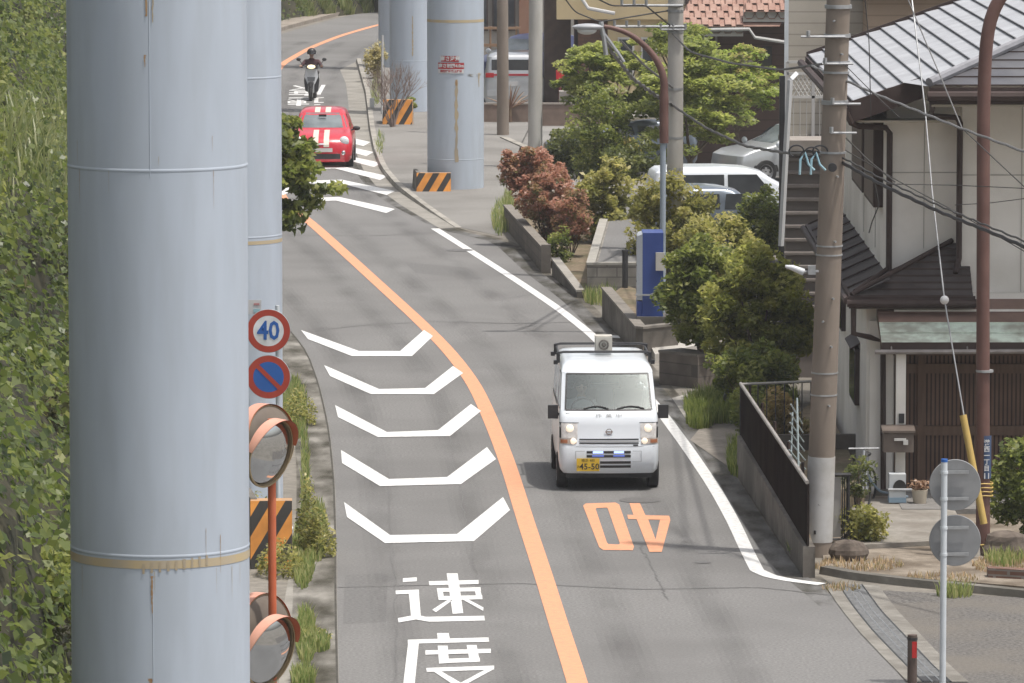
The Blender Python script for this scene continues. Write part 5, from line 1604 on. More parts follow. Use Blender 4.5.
car('parked_hatchback', 'dark blue car parked behind the silver minivan by the brick house', 'car', hatch_prof(.86, 1.55, 4.1), 4.1, NAVY, (.8, 3.3), .31, [[(1.35, 1.0), (2.3, 1.0), (2.2, 1.38), (1.75, 1.38)], [(2.4, 1.0), (3.4, 1.0), (3.2, 1.38), (2.35, 1.38)]], (1, 1.3), vb + Vector((-.9, 2.2, 0)), R(-40), extra=blue_extra)
vs_ = G(778, 180)
car('station_wagon', 'silver car parked in front of the dark brown house behind the maple', 'car', hatch_prof(.86, 1.5, 4.5), 4.5, SILV, (.85, 3.6), .31, [[(1.35, 1.0), (2.3, 1.0), (2.2, 1.34), (1.75, 1.34)], [(2.4, 1.0), (3.2, 1.0), (3.15, 1.34), (2.35, 1.34)], [(3.28, 1.02), (4.0, 1.05), (3.75, 1.32), (3.25, 1.34)]], (1, 1.3), vs_ + Vector((-1.5, -1.0, 0)), R(-66), extra=blue_extra)
vq = G(566, 172)
car('parked_hatchback', 'grey blue car parked behind the conifer bush left of the curved lamp arm', 'car', hatch_prof(.84, 1.35, 3.9), 3.9, SLATE, (.8, 3.1), .31, [[(1.30, .97), (2.15, .97), (2.1, 1.2), (1.7, 1.2)], [(2.25, .97), (3.2, .97), (3.0, 1.2), (2.25, 1.2)]], (1, 1.2), vq + Vector((-.5, .0, 0)), R(-74))
vw = G(715, 243)
car('parked_minivan', 'white roofed minivan parked side on behind the slate blue car', 'van', van_prof(.84, 1.66, 4.0), 4.0, WHITE, (.8, 3.2), .31, [[(1.30, 1.08), (2.3, 1.08), (2.3, 1.50), (1.65, 1.50)], [(2.38, 1.08), (3.8, 1.08), (3.7, 1.50), (2.38, 1.50)]], (1.1, 1.5), vw + Vector((2.5, 1.3, 0)), R(-84) + PI, group=None)
vd = G(735, 251)
car('parked_hatchback', 'slate blue car parked side on behind the bushes, in front of the white minivan', 'car', hatch_prof(.84, 1.49, 3.9), 3.9, SLATE, (.8, 3.1), .31, [[(1.30, 1.0), (2.15, 1.0), (2.1, 1.33), (1.7, 1.33)], [(2.25, 1.0), (3.2, 1.0), (3.0, 1.33), (2.25, 1.33)]], (1, 1.3), vd + Vector((1.75, .0, 0)), R(-82) + PI)

# ---- scooter and rider
SG = G(311, 101)
sc = thing('scooter', 'black and white motor scooter ridden towards the camera behind the red car', 'scooter', (0, 0, 0))
SCW = mat('scooter_white', (.58, .60, .62), (.5, .52, .54), rough=.3)
def swheel(y):
    RY = Matrix.Rotation(R(90), 3, 'Y'); b = MB()
    b.lathe([(.13, -.05), (.22, -.06), (.25, -.03), (.255, 0), (.25, .03), (.22, .06), (.13, .05)], 28, (0, y, .255), rot=RY); w_ = b.build('wheel', BLACK, sc)
    b = MB(); b.lathe([(.01, .04), (.13, .05), (.13, -.05), (.01, -.04)], 20, (0, y, .255), rot=RY); b.build('rim', RIMM, w_)
swheel(.0); swheel(1.3)
b = MB(); b.tube([(0, -.16, .42), (0, -.10, .52), (0, .05, .55), (0, .2, .46)], [.05, .085, .09, .06], 10); b.build('front_mudguard', BLACKP, sc)
b = MB()
for s in (-1, 1): b.tube([(s * .075, .0, .26), (s * .075, .10, .62)], .025, 8)
b.build('fork', GALV, sc)
b = MB(); b.sweep([(-.11, .10, .52), (.11, .10, .52), (.21, .16, .74), (.17, .20, .98), (-.17, .20, .98), (-.21, .16, .74)], (0, .06, 0)); b.build('front_shield', SCW, sc)
b = MB(); b.sweep([(-.20, .22, .30), (.20, .22, .30), (.24, .26, .62), (.19, .26, .95), (-.19, .26, .95), (-.24, .26, .62)], (0, .05, 0)); b.build('leg_shield', BLACKP, sc)
b = MB(); b.sweep([(-.10, .075, .60), (.10, .075, .60), (.13, .09, .74), (-.13, .09, .74)], (0, .04, 0)); b.build('number_panel', mat('scooter_grey', (.12, .13, .14), rough=.5), sc)
b = MB(); b.sweep([(-.16, .12, 1.0), (.16, .12, 1.0), (.12, .16, 1.12), (-.12, .16, 1.12)], (0, .12, .0)); b.build('handlebar_cover', BLACKP, sc)
b = MB(); b.ball((0, .11, 1.055), .085, 10, sx=1.5, sy=.5, sz=.75); b.build('headlight', emit_mat('scooter_lamp', (1.0, .86, .55), .8), sc)
b = MB(); b.tube([(-.34, .30, 1.10), (-.2, .22, 1.07), (.2, .22, 1.07), (.34, .30, 1.10)], .017, 8); b.build('handlebar', BLACKP, sc)
for s in (-1, 1):
    b = MB(); b.tube([(s * .25, .24, 1.08), (s * .37, .22, 1.24)], .01, 6); b.ball((s * .40, .22, 1.28), .065, 8, sx=1.1, sy=.35, sz=.8); b.build('mirror', BLACKP, sc)
b = MB(); b.bb(-.17, .17, .28, .72, .27, .33); b.build('footboard', BLACKP, sc)
b = MB(); b.sweep([(0, .62, .3), (0, 1.45, .55), (0, 1.62, .74), (0, 1.5, .80), (0, .75, .74), (0, .66, .60)], (.26, 0, 0)); 
b.v = [(x - .13, y, z) for x, y, z in b.v]; b.build('rear_body', SCW, sc)
b = MB(); b.sweep([(-.14, .68, .74), (-.14, 1.4, .78), (-.14, 1.35, .86), (-.14, .72, .83)], (.28, 0, 0)); b.build('saddle', BLACK, sc)
sc.location = SG; sc.rotation_euler = (0, 0, R(-3))
rid = sitter('person in a maroon jacket and dark helmet riding the scooter, hands on the bars', (0, 0, 0), ((-.31, -.47, .37), (.31, -.47, .37)), MAROON, knees_y=-.40, feet=((-.12, -.40, -.36), (.12, -.40, -.36)),
             helmet=[mat('helmet_black', (.03, .03, .032), rough=.25), mat('helmet_white', (.55, .55, .56), rough=.3)])
rid.location = SG + Vector((.0, .80, .70)); rid.scale = (1.04, 1.04, 1.04)

# ================================================================ house at right
HX = 5.22                       # left wall of the ground floor
house = thing('cream_house', 'cream two storey house with silver roof and brown lattice entrance at far right', 'house', (HX, 83.2, 0))
b = MB()
b.bb(HX, 16, 83.3, 95.5, -.05, 2.9)                      # ground floor
b.bb(5.54, 16, 84.0, 95.4, 2.9, 5.95)                    # upper floor, left part
b.bb(6.62, 16, 83.5, 84.1, 2.9, 6.15); b.bb(6.78, 16, 83.25, 83.5, 2.8, 3.0)                    # upper floor, front part
b.bb(5.60, 16, 82.95, 83.29, 2.45, 2.79)
# gable infill under the slope
b.sweep([(5.54, 84.0, 5.95), (9.2, 84.0, 5.95), (9.2, 84.0, 7.0), (5.6, 84.0, 5.97)], (0, 11.3, 0))
b.build('wall', WHITEW, house)
b = MB(); b.bb(5.26, 5.62, 83.18, 83.298, 0.02, 2.6); b.build('corner_pier', WHITEW, house)
# vertical joint trims
b = MB()
for x, y, z0, z1 in ((5.535, 86.4, 3.4, 5.8), (5.535, 89.2, 3.4, 5.8)): b.bb(x - .006, x + .004, y - .008, y + .008, z0, z1)
for x, z0, z1 in ((6.10, 3.6, 5.9),): b.bb(x - .006, x + .006, 83.988, 84.0, z0, z1)
for x in (7.5, 8.6): b.bb(x - .006, x + .006, 83.488, 83.5, 3.0, 6.1)
b.bb(5.54, 6.6, 83.99, 84.0, 4.72, 4.735); b.bb(6.63, 12, 83.49, 83.5, 4.72, 4.735)
b.build('siding_joint', mat('joint_grey', (.42, .40, .36), rough=.8), house)
SL = .36
def rz(x): return 5.80 + (x - 5.0) * SL
# main slope, its brightness painted in, laid in overlapping rows parallel to the eave
rows_x = [5.0 + .245 * i for i in range(22)]
b = MB()
def yfront(x):
    return 83.45 if x < 5.98 else 81.5 + (x - 6.0)
for i in range(len(rows_x) - 1):
    x0, x1 = rows_x[i], rows_x[i + 1]
    segs = [(x0, x1)]
    if x0 < 5.98 < x1: segs = [(x0, 5.98), (5.981, x1)]
    for a, c_ in segs:
        ya, yc = yfront(a), yfront(c_)
        z0, z1 = rz(a), rz(c_)
        up = .028
        if c_ - a < .02: continue
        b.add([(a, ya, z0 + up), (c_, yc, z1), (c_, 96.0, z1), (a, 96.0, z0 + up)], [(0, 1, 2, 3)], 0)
    b.add([(x0, yfront(x0), rz(x0) - .01), (x0, yfront(x0), rz(x0) + .028), (x0, 96.0, rz(x0) + .028), (x0, 96.0, rz(x0) - .01)], [(0, 1, 2, 3)], 1)
    b.bb(x0 - .012, x0 + .006, yfront(x0) + .01, 96.0, rz(x0) + .0285, rz(x0) + .034, m=1)
b.bb(10.2, 10.4, 85.6, 96.0, rz(10.2) - .05, rz(10.2) + .1, m=1)
b.add([(5.0, 83.45, rz(5.0) - .12), (10.2, 83.45, rz(10.2) - .12), (10.2, 96, rz(10.2) - .12), (5.0, 96, rz(5.0) - .12)], [(0, 1, 2, 3)], 1)
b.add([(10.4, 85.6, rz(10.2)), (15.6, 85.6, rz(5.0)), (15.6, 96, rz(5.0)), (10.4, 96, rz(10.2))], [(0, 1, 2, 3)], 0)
b.build('main_roof', [ROOF_LIT, mat('roof_lap_grey', (.10, .10, .11), (.13, .13, .14), rough=.6)], house)
# rake fascia facing the camera, eave fascia and gutter on the left side
b = MB(); b.sweep([(4.98, 83.44, rz(5.0) - .30), (6.02, 83.44, rz(6.0) - .30), (6.02, 83.44, rz(6.0) + .02), (4.98, 83.44, rz(5.0) + .02)], (0, -.05, 0)); b.build('rake_board', DBROWN, house)
b = MB(); b.sweep([(4.97, 96.02, rz(5.0) - .25), (10.2, 96.02, rz(10.2) - .25), (10.2, 96.02, rz(10.2) + .06), (4.97, 96.02, rz(5.0) + .06)], (0, .05, 0)); b.build('rake_board', DBROWN, house)
b = MB(); b.bb(4.95, 5.0, 83.4, 96.0, 5.55, 5.79); b.tube([(4.88, 83.3, 5.68), (4.88, 96, 5.68)], .065, 8); b.build('left_eave_gutter', DBROWN, house)
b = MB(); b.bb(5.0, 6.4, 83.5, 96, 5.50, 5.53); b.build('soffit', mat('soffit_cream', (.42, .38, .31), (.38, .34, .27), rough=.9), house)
# front slope, its shade painted in, of laid rows
b = MB()
for i in range(11):
    t0, t1 = .29 * i, .29 * (i + 1)
    z0, z1 = 5.96 + .2 + t0 * SL, 5.96 + .2 + t1 * SL
    z0 = rz(6.0) + t0 * SL; z1 = rz(6.0) + t1 * SL
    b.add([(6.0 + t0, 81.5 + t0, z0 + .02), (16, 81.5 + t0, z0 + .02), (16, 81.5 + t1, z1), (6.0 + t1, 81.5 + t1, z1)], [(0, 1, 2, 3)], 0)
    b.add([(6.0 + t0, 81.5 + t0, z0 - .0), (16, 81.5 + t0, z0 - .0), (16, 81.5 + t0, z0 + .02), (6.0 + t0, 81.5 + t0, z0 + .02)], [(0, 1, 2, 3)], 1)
b.build('front_roof', [ROOF_SHADE, DBROWN], house)
b = MB(); b.tube([(5.98, 81.48, rz(6.0) + .05), (9.2, 84.7, rz(9.2) + .06)], .07, 8); b.build('hip_cap', mat('hip_metal', (.22, .22, .235), (.3, .3, .32), rough=.4, metal=.2), house)
b = MB(); b.bb(5.98, 16, 81.45, 81.5, 5.90, 6.14); b.tube([(5.95, 81.38, 6.02), (16, 81.38, 6.02)], .07, 8); b.build('front_gutter', DBROWN, house)
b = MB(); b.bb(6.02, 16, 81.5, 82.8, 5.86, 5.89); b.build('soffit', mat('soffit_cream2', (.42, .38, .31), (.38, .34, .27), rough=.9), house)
# pent roof round the ground floor corner
PS = .46
def pz(x): return 2.98 + (x - 4.98) * PS
b = MB()
# left side panels (rows parallel to the wall with cross joints)
for k in range(10):
    y0 = 82.9 + 1.25 * k
    b.add([(4.98, y0, pz(4.98) + .012), (5.54, y0, pz(5.54) + .012), (5.54, y0 + 1.23, pz(5.54)), (4.98, y0 + 1.23, pz(4.98))], [(0, 3, 2, 1)], 0)
    b.bb(4.98, 5.54, y0 + 1.225, y0 + 1.255, pz(4.98), pz(4.98) + .02, m=1) if False else None
    b.sweep([(4.98, y0 + 1.225, pz(4.98) + .005), (5.54, y0 + 1.225, pz(5.54) + .005), (5.54, y0 + 1.225, pz(5.54) + .035), (4.98, y0 + 1.225, pz(4.98) + .035)], (0, .03, 0), 1)
b.build('left_pent_roof', [ROOFP, DBROWN], house)
b = MB()
b.add([(4.98, 82.9, pz(4.98) + .013), (6.5, 84.0, pz(6.5) + .01), (5.54, 84.0, pz(5.54) + .01)], [(0, 1, 2)], 0)
n_ = 8
for i in range(n_):
    f0, f1 = i / n_, (i + 1) / n_
    def pp(f, right):
        xl = 4.98 + (6.5 - 4.98) * f; yy = 82.9 + 1.1 * f; zz = pz(xl)
        return (6.75 if right else xl, yy, zz)
    a, c_, d, e = pp(f0, 0), pp(f0, 1), pp(f1, 1), pp(f1, 0)
    up = Vector((0, 0, .03))
    b.add([Vector(a) + up, Vector(c_) + up, d, e], [(0, 1, 2, 3)], 0); b.add([a, c_, Vector(c_) + up, Vector(a) + up], [(0, 1, 2, 3)], 1)
b.add([(6.75, 82.9, 2.98), (6.75, 84.0, pz(6.5)), (6.75, 84.0, 2.98)], [(0, 1, 2)], 1)
b.build('front_pent_roof', [ROOFP, DBROWN], house)
b = MB(); b.tube([(4.97, 82.88, 3.02), (6.52, 83.99, pz(6.5) + .04)], .04, 8); b.build('pent_hip', DBROWN, house)
b = MB(); b.tube([(5.55, 83.9, 3.3), (5.02, 82.95, 3.06)], .035, 8); b.tube([(5.58, 83.90, 3.28), (5.58, 83.90, 5.32), (5.52, 83.88, 5.40), (5.1, 83.6, 5.44), (4.98, 83.40, 5.50), (4.90, 83.35, 5.66)], .045, 8); b.build('upper_downpipe', DBROWN, house)
b = MB(); b.bb(4.93, 4.98, 82.9, 95.4, 2.84, 3.0); b.tube([(4.90, 82.85, 2.93), (4.90, 95.4, 2.93)], .055, 8); b.build('left_pent_gutter', DBROWN, house)
b = MB(); b.bb(4.93, 6.78, 82.83, 82.88, 2.82, 3.0); b.tube([(4.90, 82.78, 2.90), (6.85, 82.78, 2.90)], .055, 8); b.build('front_pent_gutter', DBROWN, house)
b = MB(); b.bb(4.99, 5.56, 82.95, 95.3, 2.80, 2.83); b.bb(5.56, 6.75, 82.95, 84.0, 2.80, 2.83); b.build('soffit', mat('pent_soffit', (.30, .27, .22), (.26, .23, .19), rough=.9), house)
b = MB(); b.tube([(6.54, 83.40, 5.58), (6.58, 83.44, 5.5), (6.58, 83.44, 3.5), (6.52, 83.3, 3.3)], .045, 8); b.tube([(6.02, 81.45, 5.95), (6.06, 81.9, 5.80), (6.12, 83.2, 5.62), (6.54, 83.40, 5.58)], .04, 8); b.build('front_downpipe', DBROWN, house)
b = MB(); b.tube([(5.0, 82.86, 2.85), (5.0, 82.86, 2.45), (5.25, 83.0, 2.38), (5.45, 83.10, 2.3), (5.47, 83.12, .12)], .042, 8); b.build('lower_downpipe', DBROWN, house)
# windows on the left wall
def side_window(name_z, x, y0, y1, z0, z1, hood=.0, shut=False):
    w = MB(); w.bb(x - .07, x + .08, y0, y1, z0, z1, m=0); o = w.build('window_frame', DBROWN, house)
    w = MB(); w.bb(x - .078, x - .068, y0 + .06, y1 - .06, z0 + .05, z1 - .05); w.build('pane', mat('shutter_brown', (.075, .05, .045), (.095, .065, .058), rough=.5) if shut else GLASSD, o)
    if hood:
        w = MB(); w.sweep([(x, y0 - .05, z1 + .08), (x - hood, y0 - .05, z1), (x - hood, y0 - .05, z1 + .02), (x, y0 - .05, z1 + .11)], (0, y1 - y0 + .1, 0)); w.build('hood', DBROWN, o)
side_window('', 5.47, 84.7, 87.0, 4.15, 5.50, .10, True)
side_window('', 5.47, 87.5, 90.2, 4.15, 5.50, .10, True)
side_window('', HX, 84.9, 86.3, 1.15, 2.0, .14, False)
side_window('', HX, 88.5, 90.0, 1.9, 2.55, .1, False)
# entrance: lattice screens, frame, canopy
LATT = wave_mat('lattice_wood', (.135, .08, .055), (.03, .018, .013), 16, 'X', .75, .38, noise_amt=.2)
WOOD = mat('dark_entrance_wood', (.10, .062, .042), (.14, .088, .06), rough=.75, scale=3, stretch=(6, 6, .6))
b = MB(); b.bb(5.72, 7.6, 83.20, 83.25, .11, 2.35); b.build('lattice_screen', LATT, house)
b = MB(); b.bb(7.75, 12.0, 83.20, 83.25, .11, 2.35); b.build('lattice_screen', LATT, house)
b = MB()
for x in (5.68, 6.02, 7.62): b.bb(x - .05, x + .05, 83.14, 83.198, .11, 2.38)
for z in (.98, 1.9): b.bb(5.72, 7.6, 83.15, 83.198, z - .07, z + .07)
b.bb(5.6, 12.0, 83.10, 83.198, 2.1, 2.38)
b.build('door_frame', WOOD, house)
b = MB(); b.bb(7.72, 12, 83.05, 83.14, .11, .8); b.build('low_panel', WOOD, house)
VERD = mat('weathered_copper', (.62, .72, .62), (.52, .60, .52), rough=.8, scale=5, detail=8, c3=(.22, .20, .16), scale3=2.5, amt3=.7)
BRRF = mat('brown_canopy_roof', (.16, .10, .08), (.22, .145, .115), rough=.7, scale=3, detail=8)
b = MB()
nseg = 4
def cz(f): return 2.92 - .52 * f ** .8
for i in range(nseg):
    f0, f1 = i / nseg, (i + 1) / nseg
    b.add([(5.36, 83.25 - 1.2 * f0, cz(f0)), (12, 83.25 - 1.2 * f0, cz(f0)), (12, 83.25 - 1.2 * f1, cz(f1)), (5.36, 83.25 - 1.2 * f1, cz(f1))], [(0, 3, 2, 1)], 0 if i < 2 else 1)
    if i: b.bb(5.36, 12, 83.25 - 1.2 * f0 - .01, 83.25 - 1.2 * f0 + .01, cz(f0), cz(f0) + .015, m=0 if i < 2 else 1)
b.bb(5.36, 12, 82.02, 82.05, 2.27, cz(1) + .005, m=2)
b.build('canopy', [BRRF, VERD, DBROWN], house)
b = MB(); b.sweep([(5.36, 83.25, 2.86), (5.36, 82.07, 2.36), (5.36, 82.07, 2.30), (5.36, 83.25, 2.66)], (6.64, 0, 0)); b.build('canopy_underside', WOOD, house)
b = MB(); b.tube([(5.26, 81.98, 2.27), (12, 81.98, 2.30)], .035, 8)
for k in range(6): b.tube([(5.5 + 1.1 * k, 81.98, 2.30), (5.5 + 1.1 * k, 82.06, 2.38)], .012, 4)
b.build('canopy_gutter', mat('gutter_zinc', (.20, .18, .17), (.28, .26, .25), rough=.5, metal=.3), house)
b = MB(); b.bb(5.58, 5.72, 82.10, 82.24, .11, 2.36); b.build('white_post', WHITEW, house)
b = MB(); b.bb(5.62, 5.70, 82.07, 82.095, 1.22, 1.36); b.build('intercom', BLACKP, house)
b = MB(); b.bb(5.60, 16, 81.0, 83.2, 0.0, .11); b.build('porch_slab', mat('porch_concrete', (.17, .165, .155), (.22, .21, .2), rough=.9, scale=8, bump=.2), house)
b = MB(); b.bb(5.34, 16, 83.0, 83.17, .0, .115) ; b.build('footing', CONC_D, house)

# mailbox fixed on the post
t = thing('mailbox', 'grey brown metal mailbox with a pale handle fixed to the white post', 'mailbox', (5.68, 81.95, .78))
c0 = W(898, 441, 81.9)
MBX = mat('mailbox_metal', (.12, .095, .08), (.16, .13, .11), rough=.5)
b = MB(); b.box(c0, (.44, .26, .30)); b.build('case', MBX, t)
b = MB(); b.sweep([c0 + Vector((-.24, -.17, .14)), c0 + Vector((.24, -.17, .14)), c0 + Vector((.24, -.17, .17)), c0 + Vector((-.24, -.17, .17))], (0, .33, .05)); b.build('lid', MBX, t)
b = MB(); b.box(c0 + Vector((.02, -.15, .04)), (.17, .04, .035)); b.box(c0 + Vector((.10, -.16, .0)), (.07, .04, .07)); b.build('handle', mat('pale_handle', (.55, .54, .52), rough=.5), t)
# watering stand, pot, meter pipes on the porch
t = thing('water_stand', 'pale water stand with a dark round opening and blue base, under the mailbox', 'water stand', tuple(W(898, 512, 81.5)))
q = W(898, 513, 81.5); q.z = .11
b = MB(); b.bb(q.x - .12, q.x + .12, 81.62, 81.85, .11, .53); b.build('case', mat('stand_white', (.52, .54, .55), (.42, .46, .5), rough=.5, scale=3), t)
b = MB(); b.bb(q.x - .125, q.x + .125, 81.60, 81.86, .12, .19); b.build('base_band', mat('pale_blue_base', (.30, .42, .52), rough=.6), t)
b = MB(); b.flat([(q.x + .03 + .10 * math.cos(R(a)), 81.612, .32 + .13 * math.sin(R(a))) for a in range(0, 181, 15)]); b.tube([(q.x - .14, 81.58, .31), (q.x + .20, 81.58, .31)], .022, 8, m=1); b.build('opening', [BLACK, GALV], t)
t = thing('flower_pot', 'pale pot with dry brown leaves on the entrance step', 'flower pot', (q.x + .32, 81.6, .11))
c_ = Vector((q.x + .32, 81.62, .11)); b = MB(); b.lathe([(.001, 0), (.09, 0), (.12, .20), (.105, .20)], 20, c_); b.build('pot', mat('pot_cream', (.5, .45, .36), (.42, .36, .28), rough=.8), t)
rng = np.random.default_rng(2); foliage('dry_plant', np.array(c_) + np.stack([rng.normal(0, .07, 120), rng.normal(0, .06, 120), .2 + rng.random(120) * .14], 1), .06, leafmat('dry_plant', [(0.250, 0.150, 0.088), (0.400, 0.250, 0.163)], .2), t, seed=2)
b = MB(); hp = [W(866, 470, 82.4), W(870, 480, 82.3), W(880, 492, 82.2), W(895, 494, 82.0), W(908, 497, 82.0)]
b.tube(smooth_line(hp, 14, 1), .018, 6); tag(b.build('garden_hose', mat('hose_blue_grey', (.25, .32, .38), rough=.5)), 'grey blue hose hanging from the tap to the water stand', 'hose')
t = thing('bicycle', 'small bicycle parked by the white wall, half hidden by the plants', 'bicycle', tuple(G(856, 524)))
bc = G(866, 515); RYm = Matrix.Rotation(R(62), 3, 'Z') @ Matrix.Rotation(R(90), 3, 'X')
for dy in (0, .9):
    cc_ = bc + Vector((-.05 + dy * .15, dy, .30)); b = MB()
    n_ = 24
    b.tube([cc_ + RYm @ Vector((.27 * math.cos(2 * PI * i / n_), .27 * math.sin(2 * PI * i / n_), 0)) for i in range(n_ + 1)], .018, 6); b.build('wheel', BLACK, t)
b = MB(); f0 = bc + Vector((-.05, 0, .3)); f1 = bc + Vector((.085, .9, .3)); sd = bc + Vector((.05, .62, .78)); hb_ = bc + Vector((-.03, .12, .92)); bb_ = bc + Vector((.02, .5, .28))
for p_, q_ in ((f0, hb_), (hb_, bb_), (bb_, sd), (sd, f1), (bb_, f1), (hb_, sd)): b.tube([p_, q_], .017, 6)
b.build('frame', mat('bike_silver', (.38, .40, .42), rough=.4), t)
b = MB(); b.tube([hb_ + Vector((-.22, -.02, .03)), hb_ + Vector((.22, .02, .03))], .014, 6); b.build('handlebar', GALV, t)
b = MB(); b.ball(sd + Vector((0, 0, .03)), .09, 8, sx=.7, sz=.4); b.build('saddle', BLACK, t)

# front yard: slabs, steps, rocks
def slab(name, pts, z0, z1, m):
    b = MB(); b.prism([(p.x, p.y) for p in Gl(pts)], z0, z1); return struct(name, b, m)
slab('yard_ground', [(822, 572), (1200, 604), (1200, 470), (838, 470), (826, 520)], -.01, .035, mat('yard_concrete', (.19, .16, .125), (.27, .23, .185), rough=.95, scale=6, detail=8, bump=.5, c3=(.11, .085, .06), scale3=1.6, amt3=.85))
b = MB(); q0, q1 = G(862, 552), G(928, 546); b.prism([(q0.x, q0.y), (q1.x + .6, q1.y), (q1.x + .6, 82.2), (q0.x + .1, 82.2)], .03, .10); struct('yard_step', b, mat('step_concrete', (.215, .20, .175), (.28, .26, .23), rough=.95, scale=7, bump=.3, c3=(.14, .12, .1), scale3=1.5))
ROCK = mat('garden_rock', (.075, .06, .05), (.17, .14, .115), rough=.95, scale=5, detail=8, bump=.9, bscale=7)
def rock(label, c, r, sx, sy, sz, seed):
    rg_ = random.Random(seed); b = MB(); b.ball((0, 0, 0), 1, 12)
    vs = []
    for p in b.v:
        k = 1 + .13 * math.sin(3.1 * p[0] + seed) * math.cos(2.3 * p[1] + seed * 2) + .10 * math.sin(5 * p[2] + seed) + rg_.uniform(-.025, .025)
        x, y, z = p[0] * k, p[1] * k, p[2] * k
        mx_ = max(abs(x), abs(y), abs(z)); f = .75 + .25 / max(.6, mx_)
        vs.append((c.x + x * r * sx * f, c.y + y * r * sy * f, max(-.02, c.z + r * sz * .6 + z * r * sz * f)))
    b.v = vs; b.s = [False] * len(b.s)
    return tag(b.build('rock', ROCK), label, 'rock', 'rocks edging the front yard')
rock('brown rock beside the foot of the brown concrete pole', G(849, 562), .20, 1.25, 1.0, 1.0, 1)
rock('small rock behind the pole foot', G(856, 546), .15, 1.2, 1.0, .9, 2)
rock('low wide rock at the right edge under the climbing plants', G(1010, 558), .22, 1.7, 1, 1.0, 3)
BRK = brick_mat('edging_brick', (.14, .07, .05), (.18, .10, .07), (.22, .2, .18), .22, .07)
b = MB(); q0, q1 = G(988, 580), G(1060, 584); b.prism([(q0.x, q0.y), (q1.x, q1.y), (q1.x, q1.y + .2), (q0.x, q0.y + .2)], 0, .16); tag(b.build('brick_edging', BRK), 'low dark brick edging of the bed at the right edge', 'edging')
# garden gate post and metal fence piece just right of the thick pole
t = thing('garden_gate', 'narrow black framed gate panel right of the thick brown pole', 'gate', tuple(G(842, 545)))
gq = G(832, 548)
b = MB()
for x in (-.06, .22):
    b.tube([(gq.x + x, gq.y, 0), (gq.x + x, gq.y, 1.02)], .025, 6)
b.tube([(gq.x - .1, gq.y, 1.02), (gq.x + .26, gq.y, 1.02)], .03, 6); b.tube([(gq.x - .06, gq.y, .12), (gq.x + .22, gq.y, .12)], .018, 6)
b.build('gate_frame', BLACKP, t)
b = MB(); b.bb(gq.x - .03, gq.x + .12, gq.y + .02, gq.y + .04, .15, .98); b.build('gate_panel', mat('gate_grey', (.28, .27, .26), (.34, .33, .31), rough=.7), t)
b = MB()
for k in range(3): b.tube([(gq.x + .14 + .03 * k, gq.y, .12), (gq.x + .14 + .03 * k, gq.y, 1.0)], .008, 4)
b.build('gate_bar', BLACKP, t)

# ================================================================ fenced yard left of the house: retaining wall, dark panel fence
A0, A1 = G(737, 476), G(803, 578)
WALLC = mat('retaining_concrete', (.135, .12, .105), (.19, .172, .152), rough=.95, scale=4, detail=8, bump=.3, c3=(.08, .072, .06), scale3=.9, amt3=.8)
d_ = (A1 - A0); d_.normalize(); nn_ = Vector((-d_.y, d_.x, 0)) * 1.0
if nn_.x < 0: nn_ = -nn_
b = MB()
b.sweep([A0, A1, Vector((A1.x, A1.y, .42)), Vector((A0.x, A0.y, .62))], nn_ * .16)
b.sweep([A0 + nn_ * .16, A0 + nn_ * .16 + Vector((2.2, .3, 0)), A0 + nn_ * .16 + Vector((2.2, .3, .6)), A0 + nn_ * .16 + Vector((0, 0, .62))], (0, .12, 0))
tag(b.build('retaining_wall', WALLC), 'stained concrete retaining wall under the dark panel fence', 'wall')
b = MB(); b.prism([(A0.x + .15, A0.y + .05), (A1.x + .15, A1.y), (A1.x + .17, A1.y + 2.0), (4.15, 80.2), (5.1, 81.6), (5.1, 90), (A0.x + 1.8, A0.y + 8)], 0, .38); struct('raised_yard', b, SOIL)
t = thing('panel_fence', 'dark brown panel fence along the road with pale top rail', 'fence', tuple(A0))
b = MB(); zt0, zt1 = zat(385, A0.y), zat(484, A1.y)
F0, F1 = A0 + nn_ * .05, A1 + nn_ * .05
b.sweep([Vector((F0.x, F0.y, .63)), Vector((F1.x, F1.y, .43)), Vector((F1.x, F1.y, zt1)), Vector((F0.x, F0.y, zt0))], nn_ * .03)
b.build('panel', mat('fence_panel', (.018, .013, .012), (.028, .021, .019), rough=1, spec=0, scale=3, c3=(.045, .037, .03), scale3=1.2, amt3=.4), t)
b = MB(); b.tube([Vector((F0.x, F0.y, zt0 + .02)), Vector((F1.x, F1.y, zt1 + .02))], .028, 8); b.build('top_rail', mat('rail_grey', (.25, .23, .21), (.32, .30, .28), rough=.5), t)
for k in range(5):
    p = F0.lerp(F1, k / 5); zz = zt0 + (zt1 - zt0) * k / 5; b = MB(); b.tube([Vector((p.x + .14, p.y, .4)), Vector((p.x + .14, p.y, zz))], .025, 6); b.build('post', DBROWN, t)
t = thing('railing', 'thin black railing with pale top rail behind the dark fence', 'railing', (A0.x, A0.y + .2, 0))
R0, R1 = Vector((F0.x, F0.y + .1, 0)), Vector((F0.x + 1.35, F0.y + .4, 0))
b = MB(); b.tube([R0 + Vector((0, 0, zt0)), R1 + Vector((0, 0, zt0 + .02))], .022, 6); b.build('top_rail', mat('rail_grey2', (.33, .32, .30), rough=.5), t)
for k in range(11):
    p = R0.lerp(R1, k / 10); b = MB(); b.tube([p + Vector((0, 0, .55)), p + Vector((0, 0, zt0))], .010, 5); b.build('bar', BLACKP, t)
